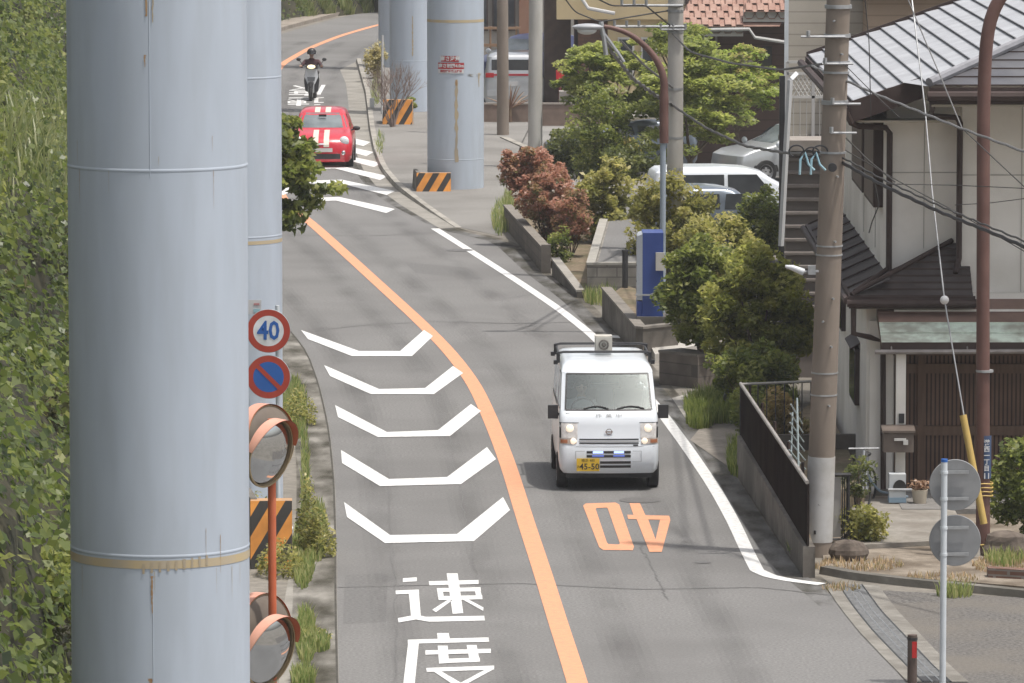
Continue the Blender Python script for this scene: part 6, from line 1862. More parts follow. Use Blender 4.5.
# old aerial leaning inside the fence
an = W(797, 470, 78.6); 
b = MB(); a0_ = W(799, 494, 78.4); a1_ = W(797, 398, 78.8)
b.tube([a0_, a1_], .016, 6)
b.tube([a0_ + Vector((-.12, .0, .18)), a1_ + Vector((-.06, 0, -.2))], .012, 6)
for k in range(9):
    f = .08 + k * .095; c_ = a0_.lerp(a1_, f); s_ = .16 - .008 * k
    b.tube([c_ + Vector((-s_, -.1, .14)), c_ + Vector((s_ * .8, .1, -.16))], .011, 5)
tag(b.build('aerial', mat('aerial_pale', (.40, .46, .47), (.34, .4, .4), rough=.4, metal=.3)), 'old pale television aerial leaning upright between the fence and the thick pole', 'aerial')
# warning trestle
t = thing('road_barrier', 'small yellow and white folding barrier standing in the grass behind the fence end', 'barrier', tuple(G(730, 412)))
q = G(729, 412)
b = MB(); b.tube([q, q + Vector((0, 0, .62))], .02, 6); b.tube([q + Vector((0, 0, .62)), q + Vector((.26, -.1, .25))], .028, 6); b.tube([q + Vector((0, .35, 0)), q + Vector((0, 0, .62))], .018, 6); b.build('legs', YEL, t)
b = MB(); b.add([q + Vector((-.12, -.02, .18)), q + Vector((.12, -.02, .2)), q + Vector((.03, -.02, .5)), q + Vector((-.03, -.02, .5))], [(0, 1, 2, 3)]); b.sweep([q + Vector((-.12, -.02, .18)), q + Vector((.14, -.02, .2)), q + Vector((.02, -.02, .52))], (0, .02, 0)); b.build('panel', mat('barrier_white', (.42, .44, .45), (.36, .38, .4), rough=.6), t)

# ================================================================ planter walls and terrace
BLK = brick_mat('block_wall_grey', (.20, .185, .165), (.235, .22, .195), (.12, .11, .10), .40, .20, .012)
BLKB = brick_mat('block_wall_brown', (.135, .115, .10), (.165, .14, .12), (.09, .08, .07), .40, .20, .010)
def wall_line(name, label, pts, hs, w, m, cap=None, cat='wall'):
    """wall along ground points with heights hs"""
    b = MB(); P_ = [Vector(p) for p in pts]
    for i in range(len(P_) - 1):
        a, c_ = P_[i], P_[i + 1]; d = (c_ - a).normalized(); n_ = Vector((-d.y, d.x, 0))
        if n_.x < 0: n_ = -n_
        e = d * (.004 * (i + 1))
        b.sweep([a + e, c_ - e, c_ - e + Vector((0, 0, hs[i + 1])), a + e + Vector((0, 0, hs[i]))], n_ * w)
        if cap: b.sweep([a + Vector((0, 0, hs[i] + .002)) - n_ * .02, c_ + Vector((0, 0, hs[i + 1] + .002)) - n_ * .02, c_ + Vector((0, 0, hs[i + 1] + .045)) - n_ * .02, a + Vector((0, 0, hs[i] + .045)) - n_ * .02], n_ * (w + .04), 1)
    o = b.build(name, [m, cap] if cap else m)
    return tag(o, label, cat)
wall_line('planter_wall', 'low brown block wall in front of the red leaved shrub', [G(504, 226), G(520, 246), G(542, 272)], [.45, .48, .50], .16, BLKB, mat('cap_brown', (.17, .15, .13), (.22, .2, .17), rough=.9))
b = MB(); q = G(546, 273); b.bb(q.x - .10, q.x + .10, q.y - .1, q.y + .1, 0, .60); tag(b.build('wall_post', WALLC), 'square concrete post between the two low planter walls', 'post')
wall_line('planter_wall', 'low sloping kerb wall in front of the small soil bed', [G(552, 276), G(577, 298)], [.34, .12], .14, WALLC, mat('cap_pale', (.27, .25, .22), (.33, .31, .28), rough=.9))
b = MB(); b.prism([(p.x + .15, p.y) for p in Gl([(506, 226), (522, 246), (552, 274), (578, 297), (590, 297), (590, 262), (600, 235), (560, 195), (520, 200)])], 0, .12); struct('planting_bed', b, SOIL)
# terrace with grey block face
T0, T1 = G(587, 297), G(632, 297)
t = thing('block_terrace', 'grey block walled terrace with pale edge, right of the red shrub', 'terrace', tuple(T0))
b = MB(); hT = zat(265, T0.y)
poly = [(T0.x, T0.y), (T1.x + .6, T0.y), (T1.x + .9, T0.y + 22), (T0.x + .9, T0.y + 22)]
b.prism(poly, 0, hT); b.build('block_wall', BLK, t)
b = MB(); b.bb(T0.x + .2, T1.x + .6, T0.y + .2, T0.y + 20, hT + .002, hT + .006) ; b.v = [(x + (y - T0.y) * .9 / 22 * (1 if x < T0.x + 1 else 0), y, z) for x, y, z in b.v]; b.build('paved_top', ASPH, t)
b = MB(); b.bb(T0.x - .01, T1.x + .6, T0.y - .01, T0.y + .16, hT + .002, hT + .05)
b.sweep([(T0.x - .01, T0.y + .16, hT + .002), (T0.x + .17, T0.y + .16, hT + .002), (T0.x + .17, T0.y + .16, hT + .05), (T0.x - .01, T0.y + .16, hT + .05)], (.87, 21.5, 0))
b.build('coping', mat('coping_pale', (.30, .285, .255), (.36, .345, .31), rough=.9, scale=5), t)
# second planter (road side) and its front
wall_line('planter_wall', 'brown concrete planter wall below the blue box', [G(602, 318), G(636, 356), G(672, 352)], [.56, .50, .50], .16, WALLC, mat('cap_brown2', (.165, .15, .13), (.215, .195, .17), rough=.9))
b = MB(); b.prism([(p.x, p.y) for p in [G(606, 318), G(638, 352), G(672, 350), G(672, 322), G(625, 305)]], 0, .40); struct('planter_soil', b, SOIL)
b = MB(); q = G(636, 350); b.bb(q.x + .02, q.x + .62, q.y + .1, q.y + .9, .3, .60); tag(b.build('plinth', CONC_D), 'low concrete plinth under the blue and white box', 'plinth')
# blue and white box
t = thing('vending_machine', 'tall blue sided box with pale front facing the road, on the plinth', 'vending machine', (q.x + .32, q.y + .5, .60))
zb0, zb1 = .602, zat(233, q.y + .15)
VMB = mat('machine_blue', (.03, .06, .22), (.035, .07, .25), rough=.4, scale=2); VMW = mat('machine_pale', (.40, .43, .47), (.35, .38, .42), rough=.4)
b = MB(); b.bb(q.x + .12, q.x + .50, q.y + .15, q.y + .95, zb0, zb1); b.build('cabinet', VMB, t)
b = MB(); b.sweep([(q.x + .02, q.y + .17, zb0 + .3), (q.x + .118, q.y + .15, zb0 + .3), (q.x + .118, q.y + .15, zb1 - .02), (q.x + .02, q.y + .17, zb1 - .06)], (0, .78, 0)); b.build('front_panel', VMW, t)
b = MB(); b.bb(q.x + .02, q.x + .118, q.y + .16, q.y + .94, zb0, zb0 + .28); b.build('lower_panel', VMB, t)
for k in range(4):
    b = MB(); z = zb0 + .62 + .3 * k; b.bb(q.x + .012, q.x + .03, q.y + .25, q.y + .85, z, z + .02); b.build('shelf_trim', CHROME, t)
b = MB(); b.bb(q.x + .36, q.x + .52, q.y + .09, q.y + .147, 1.45, 1.78); b.build('meter_box', mat('meter_cream', (.48, .46, .42), rough=.6), t)
b = MB(); b.box((q.x + .2, q.y + .12, 1.0), (.42, .03, .03)); b.box((q.x + .32, q.y + .11, .98), (.10, .05, .09)); b.build('lock_bar', GALV, t)
b = MB(); q2 = G(625, 308); b.tube([(q2.x, q2.y, 0), (q2.x, q2.y, 1.1)], .06, 10); b.tube([(q2.x, q2.y, 1.1), (q2.x, q2.y, 1.15)], .07, 10); tag(b.build('bollard_lamp', BLACKP), 'black cylinder post standing in the planter left of the blue box', 'post')
# next planter with tree, pale path slabs
wall_line('planter_wall', 'square brown block planter wall at the foot of the big bush', [G(659, 384), G(698, 389)], [.55, .55], .5, BLKB, mat('cap_brown3', (.15, .135, .12), (.2, .18, .16), rough=.9))
b = MB(); b.prism([(p.x, p.y) for p in Gl([(655, 362), (700, 352), (700, 343), (650, 352)])], 0, .14); struct('pale_slab', b, mat('slab_pale', (.36, .345, .31), (.42, .40, .37), rough=.9))
b = MB(); b.flat([G(u, v, .012) for u, v in [(672, 398), (690, 425), (740, 412), (790, 400), (790, 385), (700, 390)]]); struct('pale_path', b, mat('path_pale', (.30, .285, .26), (.36, .34, .31), rough=.9, scale=5))
b = MB(); b.flat([G(u, v, .014) for u, v in [(690, 440), (745, 478), (738, 440), (742, 430), (700, 428)]]); struct('drive_apron', b, mat('apron', (.20, .18, .155), (.27, .245, .215), rough=.95, scale=8, c3=(.12, .105, .09), scale3=1.2))

# ================================================================ plants
G1 = leafmat('bush_green', [(0.057, 0.076, 0.022), (0.114, 0.148, 0.034), (0.194, 0.224, 0.050), (0.319, 0.326, 0.099)], .4)
G5 = leafmat('brightened_bush', [(0.103, 0.122, 0.032), (0.194, 0.214, 0.050), (0.319, 0.326, 0.077), (0.479, 0.459, 0.162)], .45)  # leaf colours brightened to stand in for sun the house blocks
G2 = leafmat('maple_green', [(0.114, 0.148, 0.041), (0.194, 0.230, 0.059), (0.285, 0.316, 0.081), (0.388, 0.398, 0.126)], .45)
G3 = leafmat('dark_green', [(0.046, 0.061, 0.022), (0.080, 0.102, 0.032), (0.137, 0.158, 0.045), (0.217, 0.224, 0.072)], .35)
G4 = leafmat('yellow_bush', [(0.091, 0.107, 0.032), (0.182, 0.189, 0.050), (0.296, 0.286, 0.081), (0.456, 0.408, 0.162)], .4)
RD = leafmat('red_leaves', [(.15, .17, .06), (.27, .17, .09), (.40, .20, .14), (.46, .28, .21)], .35)
BR = leafmat('bronze_leaves', [(.14, .13, .05), (.26, .20, .08), (.36, .27, .12), (.24, .25, .10)], .35)
def plant_px(name, label, cat, u, v, w, h, base_v, m, seed, dens=1.0, leaf=.09, trunk=.02, depth=None, crad=.2, base_u=None, group=None, low=-1, shell=.3, up=.35, per=90, nlimb=7, flat=.9, aspect=.55, more=()):
    """crown centred on what one sees at (u, v), standing on the ground under it"""
    g_ = G(base_u or u, base_v); c_ = W(u, v, g_.y); k = FPX / g_.y
    rx, rzz = w / 2 / k, h / 2 / k
    ry = depth or rx
    n = int(dens * (rx * rzz + rx * ry + ry * rzz) / (crad * crad) * 1.35) + 6
    mo = [(tuple(W(a, b_, g_.y + dy_)), (ww / 2 / k * .9, ww / 2 / k * .8, hh / 2 / k * .9)) for a, b_, ww, hh, dy_ in more]
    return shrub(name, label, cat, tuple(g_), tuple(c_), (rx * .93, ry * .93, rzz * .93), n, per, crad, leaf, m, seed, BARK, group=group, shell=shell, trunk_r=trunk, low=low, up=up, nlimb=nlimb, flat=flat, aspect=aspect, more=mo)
# tree between the pier and the road on the left
plant_px('leafy_tree', 'loose leafy tree reaching over the left lane from behind the second pier', 'tree', 268, 160, 72, 104, 390, G1, 101, leaf=.15, trunk=.07, base_u=222, depth=.9, crad=.20, per=30, shell=.2, dens=1.35, low=-1, up=.1, flat=.6,
    more=((298, 172, 50, 40, 0), (286, 128, 30, 44, .2), (288, 212, 30, 48, 0), (326, 188, 34, 10, -.2), (312, 202, 24, 18, 0), (304, 150, 30, 22, .3)))
# shrubs beside the road on the right
plant_px('red_shrub', 'large red leaved shrub behind the low wall in the middle distance', 'shrub', 545, 192, 62, 78, 246, RD, 111, leaf=.085, crad=.15, depth=1.2, dens=1.0, per=70, more=((518, 172, 34, 40, 0), (533, 158, 30, 24, 0), (560, 222, 52, 58, 0), (508, 162, 14, 26, 0)))
plant_px('red_shrub', 'smaller reddish shrub end hanging low beside the wooden stake', 'shrub', 572, 214, 40, 60, 262, RD, 112, leaf=.085, crad=.18, dens=.9)
plant_px('green_shrub', 'pale green glossy shrub just right of the red leaved shrub', 'shrub', 600, 200, 60, 84, 248, G4, 113, leaf=.12, crad=.24, dens=1.2)
plant_px('small_plant', 'small green rose like plant by the wooden stake', 'plant', 560, 245, 24, 40, 268, G1, 114, leaf=.08, crad=.12, dens=.7, per=40)
b = MB(); q = G(567, 262); b.tube([q, q + Vector((0, 0, .95))], .035, 6); tag(b.build('wooden_stake', mat('stake_wood', (.28, .24, .2), (.2, .17, .14), rough=.9)), 'grey wooden stake standing in front of the red shrub', 'stake')
plant_px('dark_bush', 'dark green bush between the pale concrete pole and the maples', 'bush', 572, 150, 56, 50, 178, G3, 115, leaf=.11, crad=.25)
plant_px('conifer_bush', 'bushy mid green tree left of the curved lamp arm', 'tree', 602, 140, 72, 118, 200, G1, 116, leaf=.10, crad=.28, trunk=.06, dens=1.25)
plant_px('yellow_bush', 'small yellow leaved bush low between the dark trees', 'bush', 628, 150, 24, 26, 180, leafmat('golden', [(.22, .2, .05), (.36, .30, .08), (.45, .38, .13)], .3), 117, leaf=.09, crad=.18)
plant_px('round_bush', 'rounded yellow green bush around the foot of the pale middle pole', 'bush', 668, 224, 100, 100, 285, G4, 118, leaf=.11, crad=.25, dens=1.3, depth=.9)
# maples
plant_px('maple_tree', 'bright green maple in front of the cream building, left of the pale pole', 'tree', 612, 88, 118, 110, 172, G2, 121, leaf=.13, crad=.30, trunk=.07, flat=.42, per=110, dens=1.15, up=.9, low=-.6)
plant_px('maple_tree', 'bright green layered maple right of the pale middle pole', 'tree', 690, 112, 120, 156, 200, G2, 122, leaf=.13, crad=.32, trunk=.08, flat=.40, per=120, dens=1.2, up=.9, low=-.6)
plant_px('maple_tree', 'maple with reddish green tips farthest right by the silver car', 'tree', 737, 92, 96, 104, 178, leafmat('maple_tip', [(0.125, 0.175, 0.037), (0.213, 0.275, 0.056), (0.300, 0.338, 0.088), (0.325, 0.250, 0.112)], .45), 123, leaf=.12, crad=.30, trunk=.06, flat=.40, per=100, dens=.95, up=.8, low=-.6)
plant_px('leafy_tree', 'taller fresh green tree reaching the top of the pale pole', 'tree', 678, 40, 70, 50, 176, G2, 124, leaf=.12, crad=.30, trunk=.06, flat=.4, dens=.7)
plant_px('dark_bush', 'dark bush under the maples behind the round bush', 'bush', 640, 170, 70, 60, 205, G3, 125, leaf=.12, crad=.28)
# big bushes right of the blue box
plant_px('large_bush', 'big glossy green bush right of the blue box, spreading to the thick pole', 'bush', 757, 318, 118, 150, 405, G5, 131, leaf=.115, crad=.24, trunk=.06, dens=1.5, depth=1.1, per=120)
plant_px('large_bush', 'darker green bush close behind the blue box', 'bush', 698, 292, 82, 122, 385, G1, 132, leaf=.11, crad=.22, trunk=.05, dens=1.25, per=110, base_u=706)
plant_px('large_bush', 'leafy bush top in front of the slate blue car', 'bush', 718, 248, 96, 66, 330, G4, 133, leaf=.10, crad=.22, trunk=.05, dens=1.1)
plant_px('round_bush', 'dense dark green bush left of the leaning white post', 'bush', 764, 220, 50, 76, 262, G1, 134, leaf=.10, crad=.22, dens=1.4)
plant_px('bronze_shrub', 'bronze leaved shrub between the big bush and the thick pole', 'shrub', 806, 285, 44, 70, 345, BR, 135, leaf=.085, crad=.18, dens=1.1)
plant_px('dark_bush', 'shaded bush under the big bush behind the fence', 'bush', 752, 372, 96, 60, 425, G1, 136, leaf=.09, crad=.2, dens=1.1)
plant_px('garden_plants', 'low yellowish plants inside the fenced yard', 'plants', 782, 430, 52, 80, 470, BR, 137, leaf=.08, crad=.18, dens=1.1)
plant_px('garden_plants', 'green garden plants beside the railing bars', 'plants', 752, 405, 40, 50, 440, G1, 138, leaf=.09, crad=.18, dens=1.0)
plant_px('yard_shrub', 'small leafy shrub in the front yard right of the black gate', 'shrub', 862, 526, 52, 46, 546, G4, 139, leaf=.075, crad=.13, dens=1.0, per=60)
plant_px('potted_bush', 'sparse dark shrub at the foot of the cream wall', 'shrub', 860, 480, 30, 50, 520, G3, 140, leaf=.07, crad=.12, dens=.5, per=40)
plant_px('climbing_plant', 'dense green climbing plant at the right edge beside the red pole', 'shrub', 1030, 482, 82, 120, 545, G1, 141, leaf=.09, crad=.2, dens=1.5, depth=.5)
# far plants by the piers
plant_px('dry_shrub', 'pale yellow shrub by the fourth pier up the road', 'shrub', 376, 60, 22, 38, 82, leafmat('pale_dry', [(0.250, 0.225, 0.088), (0.425, 0.375, 0.175), (0.525, 0.475, 0.275)], .3), 151, leaf=.10, crad=.2, dens=.8)
plant_px('small_shrub', 'small green shrub beside the weathered striped block', 'shrub', 405, 108, 26, 20, 122, G1, 152, leaf=.1, crad=.15, dens=.6)
# bare shrub
t = thing('bare_shrub', 'bare twiggy shrub spreading in front of the striped block and pier', 'shrub', tuple(G(393, 131)))
b = MB(); rr = random.Random(4); q = G(393, 131)
def tw(p, d, l, r_, k):
    e = p + d * l; b.tube([p, p.lerp(e, .5) + Vector((rr.uniform(-.03, .03), 0, 0)), e], [r_, r_ * .8, r_ * .5], 4, caps=False)
    if k > 0:
        for _ in range(3 if k > 1 else 2):
            dd = (d + Vector((rr.uniform(-.55, .55), rr.uniform(-.4, .4), rr.uniform(-.1, .35)))).normalized(); tw(e, dd, l * rr.uniform(.6, .85), r_ * .6, k - 1)
for a in range(7): tw(q, Vector((rr.uniform(-.6, .6), rr.uniform(-.3, .3), 1)).normalized(), .62, .028, 4)
b.build('twigs', mat('twig_grey', (.20, .15, .13), (.28, .22, .19), rough=.95), t)
b = MB(); q = G(382, 118); b.tube([q, q + Vector((.02, 0, 2.45))], .04, 6); tag(b.build('marker_post', mat('marker_white', (.5, .5, .5), (.42, .42, .42), rough=.7)), 'thin pale post standing by the bare shrub', 'post')
b = MB(); q = G(372, 112); b.bb(q.x - .07, q.x + .07, q.y - .06, q.y + .06, .1, .42); tag(b.build('marker_block', mat('marker_block_white', (.62, .62, .6), rough=.7)), 'small white block on the kerb near the bare shrub', 'marker')
t = thing('spiky_plant', 'reddish spiky plant at the foot of the thin weathered pole', 'plant', tuple(G(510, 128)))
b = MB(); q = G(510, 126)
for a in range(26):
    an_ = rr.uniform(0, 2 * PI); el_ = rr.uniform(.2, 1.3); d = Vector((math.cos(an_) * math.cos(el_), math.sin(an_) * math.cos(el_), math.sin(el_))); b.tube([q + Vector((0, 0, .5)), q + Vector((0, 0, .5)) + d * .5, q + Vector((0, 0, .45)) + d * .8], [.025, .018, .004], 4)
b.tube([q, q + Vector((0, 0, .5))], .06, 6); b.build('leaves', mat('spiky_red', (.20, .12, .09), (.28, .2, .13), rough=.7), t)
# leafy weeds beside the left gutter and round the guard block
leafpatch('weed_clump', ['tall green weeds left of the gutter beside the striped block', 'yellow green weeds spilling on the gutter beside the tall ones', 'green weeds in front of the striped block', 'green weeds at the left part of the striped block', 'yellow low weeds on the gutter beside the lower mirror', 'light green weeds beside the upper mirror'], 'weeds',
          [(308, 556, .17, 1.05, 900), (320, 556, .22, .60, 700), (280, 575, .32, .45, 700), (258, 560, .30, .85, 700), (312, 640, .25, .12, 260), (299, 425, .30, .55, 700)], .065, G4, 60)

# ================================================================ houses and buildings at the back
BRICKB = brick_mat('brown_brick', (.12, .065, .045), (.15, .08, .055), (.09, .06, .05), .4, .12, .01)
YELW = mat('yellow_cream_wall', (.52, .42, .25), (.48, .385, .225), rough=.9, scale=2, c3=(.42, .34, .21), scale3=.7)
bl_ = thing('apartment_building', 'yellow cream building with brown brick base behind the lamp head', 'building', (4, 172, 0))
b = MB(); b.bb(2.0, 6.6, 172.6, 184, 0, 2.75); b.build('brick_wall', BRICKB, bl_)
b = MB(); b.bb(1.35, 7.2, 172.0, 186, 2.75, 9); b.bb(2.9, 7.2, 172.2, 172.58, 0.5, 2.74); b.build('wall', YELW, bl_)
b = MB(); b.bb(1.0, 1.8, 174, 180, 0, 9); b.build('stair_wall', mat('stair_brown', (.10, .075, .06), (.14, .1, .08), rough=.9), bl_)
for x0, x1, z0, z1 in ((3.2, 3.7, .9, 2.2), (3.9, 4.4, .9, 2.2), (5.0, 5.6, .9, 2.2)):
    w = MB(); w.bb(x0, x1, 172.1, 172.18, z0, z1); o = w.build('window', mat('window_white', (.5, .49, .46), rough=.6), bl_)
    w = MB(); w.bb(x0 + .06, x1 - .06, 172.08, 172.1, z0 + .06, z1 - .06); w.build('pane', GLASSD, o)
b = MB(); b.tube([(2.1, 171.8, 3.4), (2.3, 171.7, 3.1), (3.1, 171.6, 2.95)], .06, 8); b.build('pipe', mat('pipe_white', (.5, .5, .5)), bl_)
b = MB(); b.tube([(5.1, 172.0, 3.2), (5.1, 172.0, 8)], .16, 4); b.build('downpipe', mat('pipe_cream', (.45, .42, .36)), bl_)
b = MB(); b.bb(5.25, 5.55, 171.9, 172.0, 1.9, 9); b.build('corner_strip', DBROWN, bl_)
b2_ = thing('brick_building', 'brick and dark glass building behind the parked blue car', 'building', (-.6, 200, 0))
b = MB(); b.bb(-2.2, 3.6, 202, 210, 0, 9); b.build('wall', mat('grey_wall', (.25, .24, .22), (.3, .28, .26), rough=.9, scale=2), b2_)
b = MB(); b.bb(.25, .85, 201.9, 202, 0, 9); b.build('brick_strip', mat('brick_strip', (.24, .13, .09), (.28, .16, .11), rough=.9, scale=5), b2_)
for x0, x1 in ((-1.7, -.85), (-.7, .12)):
    w = MB(); w.bb(x0, x1, 201.9, 201.95, .9, 5); o = w.build('window', DBROWN, b2_)
    w = MB(); w.bb(x0 + .05, x1 - .05, 201.88, 201.9, .95, 4.9); w.build('pane', GLASSD, o)
b = MB(); b.bb(-2.2, .3, 197, 197.15, .6, .7); b.bb(-2.2, .3, 197, 197.15, 1.2, 1.28)
for k in range(6): b.tube([(-2.1 + .45 * k, 197.07, 0), (-2.1 + .45 * k, 197.07, 1.3)], .04, 6)
tag(b.build('wooden_railing', mat('rail_wood', (.30, .19, .12), (.24, .15, .09), rough=.8)), 'low brown wooden railing in front of the far brick building', 'railing')
wall_line('low_wall', 'low brown wall in front of the silver minivan', [G(478, 126), G(612, 126)], [.62, .62], .2, mat('low_wall_brown', (.17, .125, .10), (.22, .165, .135), rough=.9, scale=4), mat('low_wall_cap', (.28, .25, .22), rough=.9))
b = MB(); q = G(572, 124); b.bb(q.x - .38, q.x + .5, q.y - .5, q.y + .1, 0, .98); tag(b.build('block', mat('grey_block', (.26, .24, .22), (.31, .29, .27), rough=.9, scale=5)), 'square grey concrete block at the end of the low brown wall', 'block')
t = thing('mail_post', 'small bright red box on a thin post by the brown brick wall', 'post box', tuple(G(560, 112)))
q = G(560, 112); b = MB(); b.tube([q, q + Vector((0, 0, 1.0))], .05, 6); b.build('post', mat('post_maroon', (.16, .03, .03)), t); b = MB(); b.box(q + Vector((0, 0, 1.12)), (.24, .2, .26)); b.build('case', mat('bright_red', (.55, .03, .04), rough=.4), t)
wall_line('white_kerb_wall', 'pale low kerb of the planting island behind the red shrub', [G(500, 142), G(540, 160), G(610, 190)], [.15, .15, .15], .2, KERB)

# brown house with tiled roof
TILE = mat('terracotta_tile', (.30, .19, .15), (.38, .25, .20), rough=.8, scale=6, c3=(.26, .14, .11), scale3=2)
h2 = thing('brown_house', 'dark brown house with terracotta tiled roof behind the maples', 'house', (6, 150, 0))
HB = wave_mat('brown_siding', (.085, .055, .045), (.055, .036, .03), 3.5, 'Z', .8, .1)
b = MB(); b.bb(4.75, 9.9, 150, 158, 0, 3.7); b.build('wall', HB, h2)
b = MB(); b.bb(5.72, 6.36, 149.93, 149.99, 1.9, 3.0); b.build('beige_panel', mat('panel_beige', (.36, .32, .26), (.40, .36, .3), rough=.8), h2)
b = MB(); b.bb(6.6, 6.85, 149.93, 149.99, 2.6, 3.1); b.build('window', GLASSD, h2)
b = MB()
for x in (5.05, 5.38): b.bb(x - .03, x + .03, 149.9, 149.99, 1.2, 3.5)
b.build('downpipe', mat('pipe_grey', (.25, .24, .23)), h2)
b = MB(); b.bb(4.35, 6.05, 148.9, 149.1, 3.42, 3.72); b.bb(6.05, 8.0, 148.9, 149.1, 3.8, 4.1); b.build('eave_board', mat('eave_white', (.50, .50, .48), (.45, .45, .43), rough=.6), h2)
for k, (x0, x1, z0) in enumerate(((4.3, 6.0, 3.72), (6.05, 8.2, 4.1))):
    rows_ = MB()
    for r_ in range(6):
        for c_ in range(int((x1 - x0) / .3) + 1):
            xx = x0 + c_ * .3 + .12 * r_; zz = z0 + .16 * r_; yy = 148.8 + .38 * r_
            rows_.lathe([(.15, 0), (.15, .42)], 6, (xx + .15, yy, zz - .10), rot=Matrix.Rotation(R(-67), 3, 'X'), smooth=False)
    rows_.build('tiled_roof', TILE, h2)
    b = MB(); b.add([(x0, 148.75, z0 - .03), (x1 + 1, 148.75, z0 - .03), (x1 + 2, 152.5, z0 + 1.5), (x0 + 1, 152.5, z0 + 1.5)], [(0, 1, 2, 3)]); b.build('roof_deck', TILE, h2)
b = MB(); b.tube([(5.0, 148.8, 3.60), (6.2, 148.7, 3.62), (6.35, 148.7, 3.4), (7.95, 148.8, 3.15)], .05, 6); b.build('gutter', mat('gutter_white', (.46, .46, .45)), h2)
# beige siding house with white lattice balcony
h3 = thing('beige_house', 'beige sided house with a white lattice balcony behind the thick pole', 'house', (7, 112, 0))
BS = wave_mat('beige_siding', (.42, .385, .33), (.30, .275, .235), 4.5, 'Z', .8, .12, noise_amt=.06)
BS2 = wave_mat('tan_siding', (.33, .25, .185), (.25, .19, .14), 4.5, 'Z', .8, .12, noise_amt=.06)
b = MB(); b.bb(5.42, 6.2, 112, 112.5, 0, 8); b.bb(6.2, 6.9, 112, 120, 0, 8); b.build('wall', BS, h3)
b = MB(); b.bb(6.9, 15, 110.5, 120, 0, 6.25); b.build('tan_wall', BS2, h3)
b = MB(); b.bb(6.7, 15.5, 110, 121, 6.25, 6.4); b.build('eave', DBROWN, h3)
b = MB(); b.bb(5.36, 5.44, 111.9, 111.99, 0, 8); b.build('corner_trim', STEELW, h3)
LX0, LX1, LY, LZ0, LZ1 = 5.35, 5.95, 108.5, zat(97, 108.5), zat(62, 108.5)
lb = MB()
for z in (LZ0, LZ1 - .22, LZ1): lb.bb(LX0 - .1, LX1 + .3, LY - .02, LY + .02, z - .025, z + .025)
n_ = 9
for k in range(-3, 12):
    for s in (-1, 1):
        x0 = LX0 + k * .08; dz = (LZ1 - .24 - LZ0)
        a = Vector((x0, LY, LZ0)); c_ = Vector((x0 + s * dz * .62, LY, LZ0 + dz))
        if min(a.x, c_.x) > LX0 - .12 and max(a.x, c_.x) < LX1 + .32: lb.tube([a, c_], .010, 4)
lb.build('lattice_panel', mat('lattice_white', (.5, .49, .47), rough=.5), h3)
lb = MB()
for x in (LX0 - .1, (LX0 + LX1) / 2 + .1, LX1 + .3): lb.bb(x - .03, x + .03, LY - .02, LY + .02, LZ0 - 1.0, LZ1)
for k in range(9): lb.tube([(LX0 - .1 + .125 * k, LY, LZ0 - .85), (LX0 - .1 + .125 * k, LY, LZ0)], .007, 4)
lb.bb(LX0 - .1, LX1 + .3, LY - .03, LY + .03, LZ0 - .88, LZ0 - .82)
lb.build('balcony_rail', mat('rail_pale', (.42, .41, .40), rough=.5), h3)
b = MB(); b.bb(LX0 - .1, LX1 + 1.2, LY, 112, LZ0 - 1.05, LZ0 - .95); b.build('balcony_floor', CONC_D, h3)
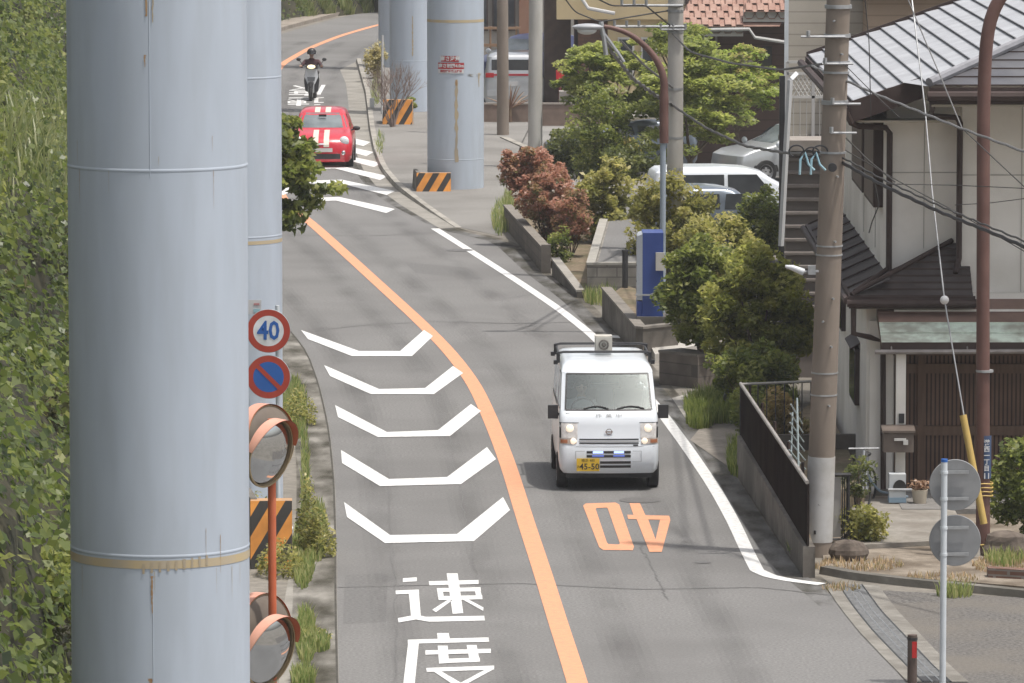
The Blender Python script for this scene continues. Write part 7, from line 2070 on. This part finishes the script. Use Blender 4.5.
# corrugated shed
sh = thing('corrugated_shed', 'grey brown shed wall of wide horizontal ribs left of the cream house', 'shed', (5.2, 99, 0))
zs1 = zat(150, 99)
b = MB(); b.bb(4.78, 6.6, 99, 99.8, 0, zs1)
b.build('wall', mat('shed_metal', (.15, .13, .12), (.18, .16, .15), rough=.6, scale=2), sh)
b = MB()
for k in range(14):
    z = zs1 - .12 - k * .235; 
    if z > .1: b.sweep([(4.75, 98.99, z), (4.75, 98.93, z - .02), (4.75, 98.93, z - .06), (4.75, 98.99, z - .08)], (1.85, 0, 0))
b.build('ribs', mat('shed_rib', (.20, .175, .16), (.24, .215, .20), rough=.6), sh)
b = MB(); b.bb(4.76, 6.7, 98.8, 99.9, zs1, zs1 + .18); b.build('roof_edge', mat('shed_cap', (.24, .21, .185), (.3, .27, .24), rough=.8), sh)
b = MB(); b.tube([W(790, 80, 97), W(785.5, 160, 97), W(781, 246, 97)], .05, 4); b.tube([W(790, 80, 97), W(796, 74, 97.5)], .05, 4)
tag(b.build('leaning_post', mat('post_white', (.58, .59, .60), (.52, .53, .54), rough=.5)), 'white square post leaning slightly in front of the ribbed shed', 'post')
b = MB(); b.bb(W(779, 200, 97.6).x, W(784.5, 200, 97.6).x, 97.6, 97.7, 0, zat(76, 97.6)); tag(b.build('dark_post', BLACKP), 'dark flat post just left of the leaning white post', 'post')
# ground level closing wall far behind on the right and distant trees so no bare horizon shows
for k, (x, y, w, h, s_) in enumerate(((-3.6, 236, 3, 3.2, 1), (2.5, 232, 3, 4.0, 2), (9, 180, 4, 5, 3), (12.5, 140, 3, 5.5, 4))):
    shrub('background_tree', ['dark green tree at the outer side of the bend behind the piers', 'green tree behind the brick building', 'green tree behind the yellow cream building', 'green tree right of the brown house'][k], 'tree', (x, y, 0), (x, y, h), (w, w, h * .7), 60, 120, .9, .3, G1, 200 + k, BARK, trunk_r=.15, group='trees in the background')

# ---------------------------------------------------------------- thin scattering volume, added to lift the shadows
hz = MB(); hz.bb(-330, 330, -25, 630, -2.2, 40)
hm = bpy.data.materials.new('shadow_lift_scatter'); hm.use_nodes = True
for n_ in list(hm.node_tree.nodes):
    if n_.type == 'BSDF_PRINCIPLED': hm.node_tree.nodes.remove(n_)
vp = hm.node_tree.nodes.new('ShaderNodeVolumePrincipled')
vp.inputs['Color'].default_value = (.95, .96, 1.0, 1)
vp.inputs['Density'].default_value = 0.0003
vp.inputs['Anisotropy'].default_value = 0.0
hm.node_tree.links.new(vp.outputs[0], hm.node_tree.nodes['Material Output'].inputs['Volume'])
o = hz.build('shadow_lift_haze', hm); tag(o, 'thin bright haze added over the whole road to lift the shadows', 'shadow_lift_haze', kind='stuff')
